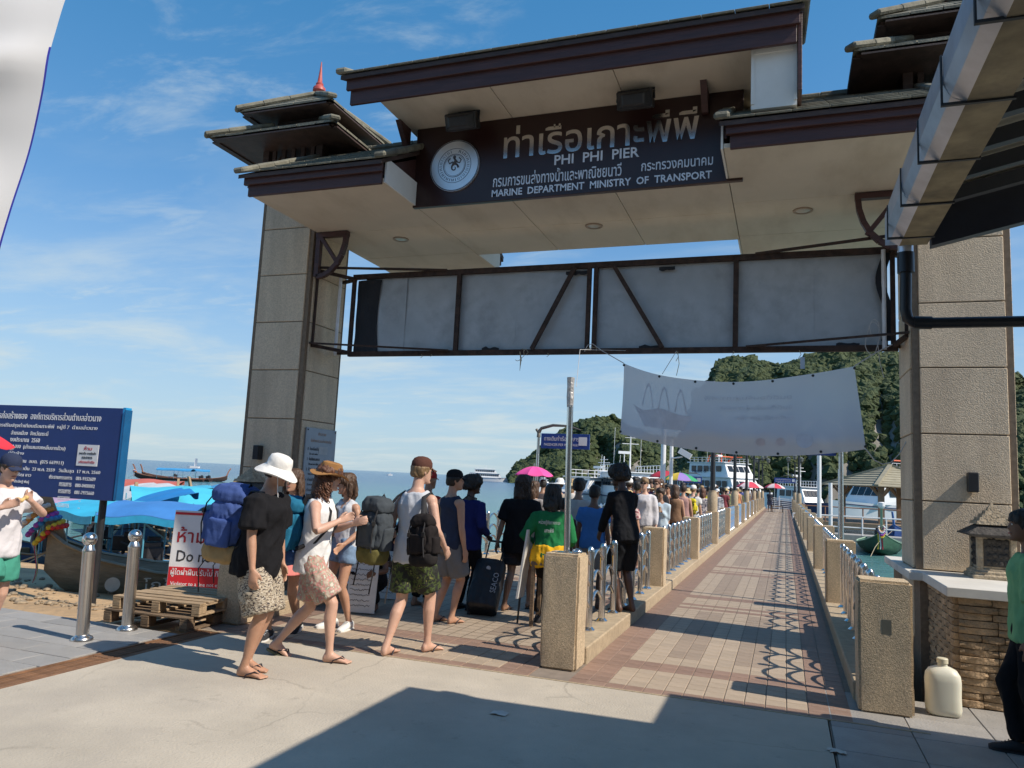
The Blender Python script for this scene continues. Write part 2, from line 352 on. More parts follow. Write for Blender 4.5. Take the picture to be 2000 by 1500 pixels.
water = bpy.data.materials.new('sea_water'); water.use_nodes = True
def _w():
    nt = water.node_tree; N = nt.nodes; L = nt.links; b = N['Principled BSDF']
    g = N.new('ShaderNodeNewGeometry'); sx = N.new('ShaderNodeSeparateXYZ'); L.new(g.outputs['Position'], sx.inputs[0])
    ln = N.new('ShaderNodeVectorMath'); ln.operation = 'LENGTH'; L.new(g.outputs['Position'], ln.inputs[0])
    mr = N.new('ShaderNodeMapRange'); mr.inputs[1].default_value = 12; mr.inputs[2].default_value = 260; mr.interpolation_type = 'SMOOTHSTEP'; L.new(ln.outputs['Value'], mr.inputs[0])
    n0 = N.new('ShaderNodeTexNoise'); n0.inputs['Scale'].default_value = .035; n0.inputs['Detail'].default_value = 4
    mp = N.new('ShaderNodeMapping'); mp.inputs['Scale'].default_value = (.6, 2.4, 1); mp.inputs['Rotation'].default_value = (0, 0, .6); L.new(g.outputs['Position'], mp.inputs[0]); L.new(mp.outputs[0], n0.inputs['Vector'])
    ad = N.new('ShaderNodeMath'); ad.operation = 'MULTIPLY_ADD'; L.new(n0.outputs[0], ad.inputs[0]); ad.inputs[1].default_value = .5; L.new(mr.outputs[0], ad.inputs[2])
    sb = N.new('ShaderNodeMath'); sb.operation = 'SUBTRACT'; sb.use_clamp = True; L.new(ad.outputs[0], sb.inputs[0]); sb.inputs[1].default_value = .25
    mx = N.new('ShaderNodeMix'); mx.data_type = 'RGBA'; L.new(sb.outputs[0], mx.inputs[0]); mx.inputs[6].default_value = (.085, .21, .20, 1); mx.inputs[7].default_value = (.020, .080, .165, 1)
    L.new(mx.outputs[2], b.inputs['Base Color']); b.inputs['Roughness'].default_value = .16; b.inputs['IOR'].default_value = 1.33
    n1 = N.new('ShaderNodeTexNoise'); n1.inputs['Scale'].default_value = .9; n1.inputs['Detail'].default_value = 6; n1.inputs['Roughness'].default_value = .6
    mp2 = N.new('ShaderNodeMapping'); mp2.inputs['Scale'].default_value = (.7, 1.9, 1); mp2.inputs['Rotation'].default_value = (0, 0, .5); L.new(g.outputs['Position'], mp2.inputs[0]); L.new(mp2.outputs[0], n1.inputs['Vector'])
    bp = N.new('ShaderNodeBump'); bp.inputs['Distance'].default_value = .32; bp.inputs['Strength'].default_value = .9; L.new(n1.outputs[0], bp.inputs['Height']); L.new(bp.outputs[0], b.inputs['Normal'])
_w()
SEA = -1.2
# ================================================================== the setting
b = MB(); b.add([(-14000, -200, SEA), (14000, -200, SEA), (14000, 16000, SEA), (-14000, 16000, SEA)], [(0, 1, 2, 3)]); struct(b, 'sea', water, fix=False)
b = MB(); b.bx(-5.35, .305, -12, 6.47, -1.6, 0); struct(b, 'plaza_ground', concrete)
b = MB(); b.bx(-26, -5.66, -12, 6.22, -1.6, -.012); pvl = struct(b, 'paving', grout)
b = MB(); b.bx(.315, 14, -12, 7.44, -1.6, -.012); pvr = struct(b, 'pavement', grout)
def slab_rows(par, x0, x1, y0, y1, sx, sy, mat, name, stag=.5):
    mes = {}; n = 0
    r = 0; y = y1
    while y > y0+.05:
        yb = max(y0, y-sy); x = x0-(stag*sx if r % 2 else 0)
        while x < x1-.02:
            xa, xb = max(x, x0), min(x+sx, x1)
            if xb-xa > .05:
                k = (round(xb-xa, 2), round(y-yb, 2))
                if k not in mes:
                    q = MB(); q.bx(-k[0]/2+.004, k[0]/2-.004, -k[1]/2+.004, k[1]/2-.004, -.02, 0); mes[k] = q.mesh(name, bevel=.003); mes[k].materials.append(mat)
                inst(name, mes[k], par, ((xa+xb)/2, (y+yb)/2, random.uniform(-.0015, .0015))); n += 1
            x += sx
        y = yb; r += 1
slab_rows(pvl, -9.6, -5.67, 2.6, 6.21, .60, .30, stonepave, 'paving_slab')
slab_rows(pvr, .325, 3.0, 3.2, 7.43, .55, .55, darkpave, 'paving_slab', 0)
b = MB(); b.bx(-26, -9.61, -12, 6.21, -.02, 0); o = b.build('paving_field', stonepave, pvl)
b = MB(); b.bx(3.01, 14, -12, 7.43, -.02, 0); o = b.build('paving_field', darkpave, pvr)
b = MB(); b.bx(-9.6, -5.67, -12, 2.59, -.02, 0); b.build('paving_field', stonepave, pvl)
b = MB(); b.bx(.325, 3.0, -12, 3.19, -.02, 0); b.build('paving_field', darkpave, pvr)
# drain channel with its long bars
ch = E('drain_grate', (-5.505, 4.2, -.05), 'rusty slotted drain grate set in the ground beside the grey paving', 'drain')
b = MB(); b.bx(-5.66, -5.35, -6, 6.47, -.4, -.06); b.build('channel', mortar, ch)
b = MB()
b.bx(-5.655, -5.625, -6, 6.46, -.06, .002); b.bx(-5.385, -5.355, -6, 6.46, -.06, .002); b.build('grate_frame', rustg, ch)
q = MB(); q.bx(-.011, .011, -.62, .62, -.03, 0); gb = q.mesh('grate_bar', bevel=.002); gb.materials.append(rustg)
for k in range(7):
    for j in range(8): inst('grate_bar', gb, ch, (-5.605+k*.034, 5.83-1.26*j, random.uniform(-.006, .0)))
q = MB(); q.bx(-.13, .13, -.02, .02, -.04, -.002); gc = q.mesh('cross_bar'); gc.materials.append(rustg)
for j in range(9): inst('cross_bar', gc, ch, (-5.505, 6.45-1.26*j, 0))
# beach
def sandz(x, y):
    t = max(0, y-6.2); z = -.06-.07*t-.006*t*t
    return max(z, -2.2)+.05*noise.noise(Vector((x*.7, y*.7, 0)))+.025*noise.noise(Vector((x*2.3, y*2.3, 5)))
b = MB(); b.grid(lambda u, v: (-40+u*34.2, 6.2+v*14, sandz(-40+u*34.2, 6.2+v*14) if v > 0 else -.06), 120, 60); struct(b, 'sand_beach', seam, smooth=180)
b = MB(); rr = random.Random(5)
for k in range(420):
    x = rr.uniform(-13, -6.6); y = 6.9+abs(rr.gauss(0, .9)); s_ = rr.choice((.012, .02, .03, .05)); z = sandz(x, y); b.ell((x, y, z+s_*.3), (s_*rr.uniform(.8, 1.5), s_, s_*.6), 6, 4)
o = b.build('beach_rubble', M('rubble', (.28, .22, .15), .95, var=.4, scale=30), fix=False); tag(o, 'scattered stones and drift litter along the top of the beach', 'rubble', kind='stuff')
for k, (x, y, s_) in enumerate(((1637, 1470, .05), (1625, 1466, .03), (975, 1395, .06), (1820, 1395, .025))):
    p = gz(x, y); b = MB(); b.solid(lambda u, v: (p.x+s_*(u-.5)*2, p.y+s_*(v-.5)*1.4, .006+.02*abs(noise.noise(Vector((u*4+k, v*4, k))))), 5, 4, (0, 0, .0015)); o = b.build('litter_scrap', M('paper', (.55, .53, .48), .9), smooth=40)
    tag(o, ('crumpled white paper scrap on the shaded paving', 'smaller paper shred beside the crumpled scrap on the paving', 'curled pale leaf scrap lying on the sunlit concrete', 'tiny scrap of litter beside the jerrycan')[k], 'litter')
# ------------------------------------------------------------------ pier deck and its tiles
PE = 76
b = MB(); b.bx(-5.95, 1.0, 6.475, PE, -.55, -.006); deck = struct(b, 'pier_deck', grout)
for k in range(9):
    for x in (-5.2, -2.4, .5):
        b = MB(); b.lathe([(.22, SEA-1), (.22, -.56)], 12, (x, 12+k*7.5, 0)); b.build('pile', kerbm, deck, smooth=40)
TS = .16
def tilemesh(sx, sy, mat):
    q = MB(); q.bx(-sx/2+.004, sx/2-.004, -sy/2+.004, sy/2-.004, -.012, 0); m = q.mesh('deck_tile', bevel=.0025); m.materials.append(mat); return m
tm = {k: tilemesh(TS, TS, m) for k, m in (('t', tan_t), ('b', brn_t), ('m', mid_t))}
def lanekind(col, ncol, y):
    if col < 2 or col >= ncol-2: return 'b'
    t = (y-6.5) % 4.95
    if t < .17: return 'b'
    if .85 < t < 1.10 or 4.55 < t < 4.72: return 'b'
    if 1.45 < t < 4.4:
        c = min(col, ncol-1-col)
        if c in (4, 5): return 'm'
    return 't'
near = 0; far = MB(); fm = []
def lay(x0, ncol, ymaxnear):
    global near
    y = 6.48+TS/2; r = 0
    while y < PE-.1:
        for c in range(ncol):
            x = x0+TS*(c+.5); k = lanekind(c, ncol, y)
            if y < ymaxnear:
                inst('deck_tile', tm[k], deck, (x, y, .0015*random.random())); near += 1
            else:
                far.cm = 'tbm'.index(k); h = TS/2-.004; z = .0012*random.random()
                far.add([(x-h, y-h, z), (x+h, y-h, z), (x+h, y+h, z), (x-h, y+h, z), ], [(0, 1, 2, 3)])
        y += TS
lay(-1.745, 14, 9.35)
lay(-5.46, 21, 7.6)
o = far.build('deck_tiles', [tan_t, brn_t, mid_t], deck, fix=False); o['kind'] = 'stuff'
b = MB(); b.bx(-5.95, 1.0, 6.46, 6.485, -.4, .004); b.build('edge_strip', kerbm, deck)
# kerbs under the railings
for n, (x0, x1, y0) in enumerate(((-2.15, -1.748, 7.19), (.54, 1.0, 7.19), (-5.93, -5.465, 7.19))):
    b = MB(); b.bx(x0, x1, y0, PE, -.4, .15); struct(b, 'kerb', kerbm, bevel=.012)
# unseen street shops behind the viewer and to the right, added to block skylight
shopw = M('unseen_shop_wall', (.55, .48, .39), .85, var=.15, scale=1.2)
for nm, x0, x1, y0, y1, h, lb in (('unseen_shop', -16, -1.5, -14, -7.5, 7.5, 'unseen two storey street shop added across the plaza to block skylight'), ('unseen_shop', -1.2, 9, -14, -5.5, 8.0, 'unseen taller street shop added beside the canopy to block skylight'), ('unseen_shop', 9.4, 15, -5, 6.4, 5.0, 'unseen low shop row added behind the canopy to block skylight')):
    e = E(nm, ((x0+x1)/2, (y0+y1)/2, 0), lb, 'building', 'unseen shops blocking skylight'); b = MB(); b.bx(x0, x1, y0, y1, 0, h); b.build('wall', shopw, e)
    b = MB(); b.bx(x0-.3, x1+.3, y0-.3, y1+.3, h, h+.25); b.build('roof', rooft, e)
    n = int((x1-x0)/2.2)
    for k in range(n):
        for z0 in (.4, 4.2):
            if z0+1.9 < h: b = MB(); xx = x0+.4+k*2.2; b.bx(xx, xx+1.5, y1, y1+.03, z0, z0+1.9); b.build('window', M('unseen_shop_glass', (.03, .035, .04), .15), e)
# ================================================================== the gate
GZ = 5.09; YF, YS, YN, YR = 7.48, 8.32, 10.44, 11.32; XL, XA, XB, XR = -6.41, -4.475, -.60, 1.257
gate = E('pier_gate', (-2.58, 9.4, 0), 'tall pier gateway of two pebbledash pillars carrying cream soffits and tiled maroon roofs', 'gate')
def pillar(x0):
    x1 = x0+.97; y0, y1 = 8.916, 9.886
    b = MB(); b.bx(x0+.02, x1-.02, y0+.02, y1-.02, -.3, 6.05); p = b.build('pillar', mortar, gate)
    n = .085; d = .028; q = MB()
    a = .485
    poly = [(-a+n, -a), (a-n, -a), (a-n, -a+d), (a-d, -a+d), (a-d, -a+n), (a, -a+n), (a, a-n), (a-d, a-n), (a-d, a-d), (a-n, a-d), (a-n, a), (-a+n, a), (-a+n, a-d), (-a+d, a-d), (-a+d, a-n), (-a, a-n), (-a, -a+n), (-a+d, -a+n), (-a+d, -a+d), (-a+n, -a+d)]
    q.prism(poly, .006, .694); me = q.mesh('pillar_block', bevel=.006); me.materials.append(pebble2)
    for k in range(8): inst('pillar_block', me, p, (x0+.485, 9.401, .27+.7*k-.0), (0, 0, (k % 4)*math.pi/2))
pillar(-7.38); pillar(1.256)
# soffit panels
def panel(x0, x1, y0, y1, z=GZ, t=.05, par=None, m=None):
    b = MB(); b.bx(x0+.004, x1-.004, y0+.004, y1-.004, z, z+t); b.build('soffit_panel', m or cream, par or gate, bevel=.003)
b = MB(); b.bx(XL+.02, XA-.06, YF+.02, YR-.02, GZ+.052, GZ+.2); b.bx(XA-.06, XB+.06, YS+.02, YN-.02, GZ+.052, GZ+.2); b.bx(XB+.06, XR-.02, YF+.02, YR-.02, GZ+.045, GZ+.2); b.build('soffit_deck', darkwood, gate)
for x0, x1 in ((XL, XA), (XB, XR)):
    for ya, yb in ((YF, 9.05), (9.05, 10.3), (10.3, YR)): panel(x0, x1, ya, yb)
for k in range(3):
    w = (XB-XA)/3; panel(XA+w*k, XA+w*(k+1), YS, 9.35); panel(XA+w*k, XA+w*(k+1), 9.35, YN)
# recessed downlights
for (x, y) in ((783, 467), (1160, 441), (1568, 411)):
    p = gz(x, y, GZ); b = MB(); b.loft([[Vector((p.x+r_*math.cos(a), p.y+r_*math.sin(a), z_)) for a in [2*math.pi*i/24 for i in range(24)]] for r_, z_ in ((.118, GZ+.004), (.115, GZ-.012), (.088, GZ-.014), (.082, GZ+.004))], cap=False); d = b.build('downlight', M('light_trim', (.30, .22, .15), .5), gate, smooth=30)
    b = MB(); b.lathe([(.086, GZ+.002), (.084, GZ-.006), (.05, GZ-.010), (.002, GZ-.012)], 24, (p.x, p.y, 0)); b.build('lens', M('light_glass', (.42, .40, .34), .25), d, smooth=60)
# tiled slopes
tq = MB(); tq.bx(-.160, .160, -.02, .40, 0, .022); tmesh = tq.mesh('roof_tile', bevel=.004); tmesh.materials.append(rooft)
def tiled(x0, x1, yE, zE, yR, zR, par, rows=None):
    L = math.hypot(yR-yE, zR-zE); a = math.atan2(zR-zE, abs(yR-yE)); s = 1 if yR > yE else -1
    n = max(1, round((x1-x0)/.33)); w = (x1-x0)/n; m = int(L/.33)
    for r in range(m if rows is None else min(rows, m)):
        t = r*.33
        for k in range(n):
            x = x0+w*(k+.5)+(0)
            o = inst('roof_tile', tmesh, par, (x, yE+s*t*math.cos(a), zE+t*math.sin(a)+.020), (a-.05+random.uniform(-.006, .006), 0, 0 if s > 0 else math.pi))
            if s < 0: o.rotation_euler = (-(a-.05), 0, 0); o.scale = (1, -1, 1)
            o.scale = (w/.325, o.scale[1], 1)
def ridge(pts, par, r=.06, name='ridge_cap'):
    for a, b_ in zip(pts, pts[1:]):
        a = Vector(a); b_ = Vector(b_); L = (b_-a).length; n = max(1, round(L/.36))
        for k in range(n):
            q = MB(); q.bar(a.lerp(b_, k/n-.02/L), a.lerp(b_, (k+1)/n), .15, .07+.008*(k % 2)); q.build(name, rooft, par, bevel=.02)
def gable_roof(name, x0, x1, yE, zE, slope, back, eaveback=None):
    yR = 9.4; zR = zE+(yR-yE)*math.tan(slope)
    b = MB(); yB = 2*yR-yE; th = .05
    pr = [(yE, zE), (yR, zR), (yB, zE), (yB, zE-th), (yR, zR-th-.02), (yE, zE-th)]
    b.loft([[Vector((x0, y, z)) for y, z in pr], [Vector((x1, y, z)) for y, z in pr]])
    ro = b.build(name, darkwood, gate)
    tiled(x0, x1, yE, zE, yR, zR, ro); tiled(x0, x1, yB, zE, yR, zR, ro, rows=back)
    ridge([(x0, yR, zR+.04), (x1, yR, zR+.04)], ro)
    for xx in (x0+.02, x1-.02): ridge([(xx, yE-.03, zE+.045), (xx, yR, zR+.045)], ro, name='verge_tile')
    return ro
for x0, x1 in ((-6.50, XA+.03), (XB-.03, 1.42)):
    gable_roof('wing_roof', x0, x1, YF-.12, 5.32, R(29), 3)
    for ys, s in ((YF, -1), (YR, 1)):
        b = MB(); b.bx(x0+.10, x1-.04, min(ys, ys+s*.04), max(ys, ys+s*.04), GZ-.03, GZ+.11); b.build('fascia_board', maroon, gate, bevel=.004)
        b = MB(); b.bx(x0+.06, x1-.02, min(ys+s*.04, ys+s*.085), max(ys+s*.04, ys+s*.085), GZ+.105, GZ+.225); b.build('fascia_board', maroon, gate, bevel=.004)
    for xx in (x0+.05, x1-.06):       # gable infill boards
        b = MB(); z0 = GZ+.11; b.loft([[Vector((x, y, z)) for y, z in ((YF+.02, z0), (9.4, z0), (YR-.02, z0), (YR-.02, z0+.11), (9.4, z0+1.10), (YF+.02, z0+.11))] for x in (xx-.015, xx+.015)]); b.build('gable_board', maroon, gate)
for xx in (XA+.013, XB-.013):           # white cheeks between wing fronts and the sign
    for ya, yb in ((YF+.01, YS-.06), (YN, YR-.02)):
        b = MB(); b.bx(xx-.011, xx+.011, ya, yb, GZ-.004, GZ+.30); b.build('cheek_panel', whitewall, gate)
# upper roof
ur = gable_roof('upper_roof', -5.02, .16, 7.24, 6.37, R(21), 2)
b = MB(); b.bx(-4.96, .12, 7.28, 7.32, 6.20, 6.36); b.build('fascia_board', maroon, gate, bevel=.004)
b = MB(); b.bx(-4.92, .09, 7.32, 7.36, 6.03, 6.21); b.build('fascia_board', maroon, gate, bevel=.004)
b = MB(); b.bx(-4.92, .09, 11.44, 11.5, 6.03, 6.36); b.build('fascia_board', maroon, gate, bevel=.004)
b = MB(); b.bx(.10, .14, 7.36, 9.2, 5.55, 6.36); b.build('verge_board', maroon, gate, bevel=.004)
for k in range(3):
    w = (4.62-.34)/3; panel(-4.62+w*k, -4.62+w*(k+1), 7.37, 8.9, 6.12, .05)
b = MB(); b.bx(-4.62, -.34, 8.9, 11.4, 6.13, 6.19); b.build('upper_ceiling', cream, gate)
b = MB(); b.bx(-4.40, -.66, 8.34, 10.4, GZ+.18, 6.13); b.build('sign_box_wall', whitewall, gate)
b = MB(); b.bx(-.335, .095, 7.45, 10.6, 5.45, 6.11); ck = b.build('cheek_wall', whitewall, gate)
for z0, z1, x0, x1 in ((5.5, 6.10, -.336, -.306), (5.5, 6.1, .066, .096), (6.03, 6.10, -.30, .06)):
    b = MB(); b.bx(x0, x1, 7.438, 7.452, z0, z1); b.build('trim', whitewall, ck)
# lantern towers over the pillars
def tower(cx):
    cy = 9.401; t = E('x', (0, 0, 0), None, None); bpy.data.objects.remove(t)
    b = MB()
    for sx in (-.47, .47):
        for sy in (-.47, .47): b.bx(cx+sx-.05, cx+sx+.05, cy+sy-.05, cy+sy+.05, 6.04, 6.75)
    b.bx(cx-.5, cx+.5, cy-.5, cy+.5, 6.0, 6.08); b.bx(cx-.5, cx+.5, cy-.5, cy+.5, 6.45, 6.52)
    lt = b.build('lattice_box', darkwood, gate)
    for k in range(5):
        for s in (-.48, .48):
            b = MB(); b.bx(cx-.34+k*.17-.03, cx-.34+k*.17+.03, cy+s-.02, cy+s+.02, 6.08, 6.45); b.build('slat', darkwood, lt)
            b = MB(); b.bx(cx+s-.02, cx+s+.02, cy-.34+k*.17-.03, cy-.34+k*.17+.03, 6.08, 6.45); b.build('slat', darkwood, lt)
    for nm, h0, z0, h1, z1 in (('lower_roof', 1.07, 6.43, .44, 6.80), ('upper_tower_roof', .80, 6.93, .04, 7.46)):
        b = MB(); sq = lambda h, z: [Vector((cx+a*h, cy+c*h, z)) for a, c in ((-1, -1), (1, -1), (1, 1), (-1, 1))]
        b.loft([sq(h0-.03, z0-.035), sq(h1, z1-.035)]); ro = b.build(nm, darkwood, gate)
        b = MB(); b.bx(cx-h0+.01, cx+h0-.01, cy-h0+.01, cy+h0-.01, z0-.05, z0-.03)
        n = 3
        for s in range(4):
            rz = Matrix.Rotation(s*math.pi/2, 3, 'Z')
            for k in range(n):
                ta, tb = k/n, (k+1)/n+.05; ha, hb = h0+(h1-h0)*ta, h0+(h1-h0)*min(1, tb); za, zb = z0+(z1-z0)*ta+.012, z0+(z1-z0)*min(1, tb)
                nt = max(2, round(2*ha/.3))
                for q in range(nt):
                    a0, a1 = -1+2*q/nt, -1+2*(q+1)/nt; g = .006; jj = random.uniform(-.004, .006)
                    top = [(a0*ha+g, -ha, za+jj), (a1*ha-g, -ha, za+jj), (a1*hb-g*.7, -hb, zb), (a0*hb+g*.7, -hb, zb)]
                    p = [rz @ Vector(v) for v in top]; p = [Vector((cx, cy, 0))+v for v in p]
                    m = MB(); m.loft([[v-Vector((0, 0, .022)) for v in p], [v+Vector((0, 0, .008)) for v in p]]); m.build('roof_tile', rooft, ro)
            d = rz @ Vector((-1, -1, 0)); c = Vector((cx, cy, 0))
            ridge([c+d*(h0+.03)+Vector((0, 0, z0+.03)), c+d*h1+Vector((0, 0, z1+.03))], ro, name='hip_tile')
        b = MB()
        for s in range(4):          # rafters' plank soffit
            rz = Matrix.Rotation(s*math.pi/2, 3, 'Z')
            for k in range(4):
                ta = k/4; ha = h0-.05+(h1-h0)*ta; za = z0+(z1-z0)*ta-.045
                p = Vector((cx, cy, za))+rz @ Vector((0, -ha, 0)); m = MB(); m.box(p, (2*ha-.06, .10, .02), s*math.pi/2); m.build('soffit_plank', darkwood, ro)
    b = MB(); b.bx(cx-.4, cx+.4, cy-.4, cy+.4, 6.72, 6.95); b.build('drum', darkwood, gate)
    b = MB(); b.lathe([(.05, 7.42), (.09, 7.46), (.085, 7.50), (.06, 7.52), (.10, 7.56), (.095, 7.61), (.055, 7.65), (.06, 7.68), (.04, 7.70), (.025, 7.84), (.006, 8.05)], 16, (cx, cy, 0)); b.build('finial', redfin, gate, smooth=40)
tower(-6.895); tower(1.741)
# timber brackets
def bracket(x, y, s, zt=GZ):
    b = MB(); b.bar((x+s*.04, y, zt-.02), (x+s*.04, y, zt-.66), .07, .07); b.bar((x, y, zt-.045), (x+s*.52, y, zt-.045), .08, .07)
    pts = [(x+s*(.05+.44*math.sin(t)), y, zt-.66+.62*(1-math.cos(t))) for t in [i*math.pi/2/6 for i in range(7)]]
    for p, q in zip(pts, pts[1:]): b.bar(p, q, .06, .07, up=(0, 1, 0))
    b.bar((x+s*.08, y-.012, zt-.08), (x+s*.40, y-.012, zt-.50), .05, .05); b.build('timber_bracket', maroon, gate)
bracket(-6.40, 8.98, 1); bracket(1.25, 9.02, -1)
for x in (-4.62, -.86):
    b = MB(); b.loft([[Vector((x+d, y, z)) for y, z in ((8.26, 6.12), (8.26, 5.86), (8.20, 5.86), (7.96, 6.12))] for d in (-.035, .035)]); b.build('sign_bracket', maroon, gate)
# small wall lamps on the pillars (unlit)
for x in (-7.01, 1.79):
    b = MB(); b.bx(x-.045, x+.045, 8.79, 8.912, 1.78, 1.98); b.bx(x-.035, x+.035, 8.90, 8.918, 1.83, 1.93); l = b.build('wall_lamp', blackm, bevel=.01)
    tag(l, 'small black box lamp fixed to the '+('pillar beside the blue notice board' if x < 0 else 'pillar above the stone lantern'), 'lamp')
# ------------------------------------------------------------------ sign board with its lettering
sg = E('gate_sign', (-2.48, 8.27, 5.07), 'dark brown pier name sign with steel Thai and English letters', 'sign')
b = MB(); b.bx(-4.50, -.45, 8.27, 8.335, 5.06, 6.118); b.build('sign_panel', signbrown, sg, bevel=.006)
SY = 8.268
def st(name, body, x0, x1, z0, z1, mat=steel, e=.006, bold=.006): return text(name, body, x1-x0, z1-z0, (x0, SY, z0), (1, 0, 0), (0, 0, 1), mat, sg, e, bold=bold)
st('title_lettering', 'ท่าเรือเกาะพีพี', -3.28, -.93, 5.585, 6.0, e=.012, bold=.012)
wlet = M('white_letter', (.72, .72, .74), .35, .3, var=.05)
st('pier_lettering', 'PHI  PHI  PIER', -2.62, -1.60, 5.445, 5.565, wlet, bold=.014)
st('department_lettering', 'กรมการขนส่งทางน้ำและพาณิชยนาวี', -3.40, -1.80, 5.235, 5.405, wlet)
st('ministry_lettering', 'กระทรวงคมนาคม', -1.57, -.77, 5.265, 5.36, wlet)
st('transport_lettering', 'MARINE  DEPARTMENT  MINISTRY  OF  TRANSPORT', -3.41, -.78, 5.11, 5.20, wlet, bold=.016)
b = MB(); b.loft([[Vector((-3.93+.335*math.cos(t), y, 5.56+.335*math.sin(t))) for t in [2*math.pi*i/48 for i in range(48)]] for y in (8.245, 8.272)]); em = b.build('emblem_disc', M('emblem_steel', (.80, .80, .80), .30, .75, var=.04), sg, smooth=40)
emd = M('emblem_line', (.10, .10, .11), .5, .5)
def ring(r, w, y=8.243, cx=-3.93, cz=5.56, n=48, a0=0, a1=2*math.pi):
    q = MB(); q.tube([(cx+r*math.cos(a0+(a1-a0)*i/n), y, cz+r*math.sin(a0+(a1-a0)*i/n)) for i in range(n+1)], w, 5, False); return q
for r, w in ((.325, .006), (.225, .003), (.15, .004), (.135, .002)): ring(r, w).build('emblem_ring', emd, em)
q = MB()          # ring of small characters and a curled figure in the middle
for i in range(44):
    a = 2*math.pi*i/44; c = Vector((-3.93+.19*math.cos(a), 8.243, 5.56+.19*math.sin(a)))
    if abs(a-math.pi/2) > .25: q.bar(c-Vector((math.cos(a), 0, math.sin(a)))*.017, c+Vector((math.cos(a+.4*(i % 3-1)), 0, math.sin(a+.4*(i % 3-1))))*.017, .007, .004)
q.tube([(-3.93+.055*math.cos(t)*(1-t/9), 8.242, 5.53+.06*math.sin(t)*(1-t/9)) for t in [i*.35 for i in range(22)]], [.014-.0005*i for i in range(22)], 6)
q.tube([(-3.95, 8.242, 5.57), (-3.91, 8.242, 5.62), (-3.94, 8.242, 5.66)], [.016, .02, .012], 6); q.ell((-3.935, 8.244, 5.67), (.022, .006, .024), 8, 6)
for s in (-1, 1): q.tube([(-3.93+s*.02, 8.242, 5.61), (-3.93+s*.07, 8.242, 5.59), (-3.93+s*.09, 8.242, 5.63), (-3.93+s*.06, 8.242, 5.66)], .008, 5)
o = q.build('emblem_figure', emd, em); o['kind'] = 'stuff'
# floodlights below the upper soffit
for i, (x, lb) in enumerate(((-3.72, 'black floodlight under the upper roof above the round emblem'), (-1.60, 'black floodlight under the upper roof above the letters of PIER'))):
    fl = E('floodlight', (x, 7.93, 6.12), lb, 'floodlight', 'floodlights over the gate sign')
    b = MB(); a = R(24); m = Matrix.Rotation(a, 3, 'X'); b.box((x, 7.96, 5.98), (.40, .17, .20), mat=m)
    b.loft([[Vector((x+sx*w, 7.96, 5.98))+m @ Vector((0, y, z)) for sx, z in ((-1, -h), (1, -h), (1, h), (-1, h))] for y, w, h in ((-.085, .19, .09), (-.17, .12, .06))]); b.build('housing', blackm, fl, bevel=.012)
    b = MB(); b.box(Vector((x, 7.96, 5.98))+m @ Vector((0, .09, 0)), (.36, .012, .16), mat=m); b.build('glass', M('lamp_glass', (.10, .11, .12), .12), fl)
    b = MB(); b.tube([(x-.21, 7.96, 5.98), (x-.21, 7.98, 6.105), (x+.21, 7.98, 6.105), (x+.21, 7.96, 5.98)], .013, 6); b.build('yoke', blackm, fl)
    b = MB(); b.box((x+.04, 8.03, 6.10), (.22, .12, .035)); b.build('control_box', blackm, fl)
# ------------------------------------------------------------------ truss billboard frame hung between the pillars
TY = 9.40; TB, TT = 3.37, 4.52
tr = E('billboard_frame', (-2.4, TY, TB), 'rusty angle iron billboard frame backed with grey zinc sheets, hung between the gate pillars', 'billboard')
def tz(x, t): return (TT if t else TB)-.0*(x)
b = MB(); b.bar((-6.0, TY, TT), (1.2, TY, TT), .06, .07); b.build('top_chord', rustm, tr)
b = MB(); b.bar((-6.0, TY, TB), (1.2, TY, TB), .06, .07); b.build('bottom_chord', rustm, tr)
for x, w in ((-5.98, .05), (-4.29, .06), (-2.425, .055), (-2.335, .055), (-.577, .06), (1.15, .05)):
    b = MB(); b.bar((x, TY-.012, TB+.035), (x, TY-.012, TT-.035), w, .05); b.build('upright', rustm, tr)
for a, c in (((-2.62, TT), (-3.17, TB)), ((-2.10, TT), (-1.45, TB))):
    b = MB(); b.bar((a[0], TY-.045, a[1]-.03), (c[0], TY-.045, c[1]+.03), .055, .04, up=(0, 1, 0)); b.build('diagonal', rustm, tr)
for x0, x1 in ((-5.80, -5.14), (-5.14, -4.30), (-4.30, -3.45), (-3.45, -2.42), (-2.37, -1.55), (-1.55, -.60), (-.60, .30), (.30, 1.09)):
    b = MB(); b.solid(lambda u, v: (x0-.012+(x1-x0+.024)*u, TY+.035+.008*(int(x0*10) % 2)+.008*noise.noise(Vector((x0+3*u, v*2, 1)))+.006*math.sin(u*9+x0), TB+(TT-TB)*v), 8, 6, (0, .004, 0)); b.build('zinc_sheet', zinc, tr, smooth=40)
def tarp(u, v):
    x = -5.93+.40*u*(1-.12*math.sin(v*3)); return (x, TY+.015-.03*math.sin(u*3)+.02*noise.noise(Vector((u*3, v*5, 2))), TB-.03+(TT-TB)*(v*.98+.02*u*(1-v)))
b = MB(); b.solid(tarp, 8, 12, (0, .008, 0)); b.build('tarp_scrap', blackcloth, tr, smooth=60)
b = MB(); b.solid(lambda u, v: (1.02+.10*u+.05*math.sin(v*7), TY-.02+.02*math.sin(v*9), TB+.08+(TT-TB-.1)*v), 3, 14, (0, .008, 0)); b.build('tarp_scrap', blackcloth, tr, smooth=60)
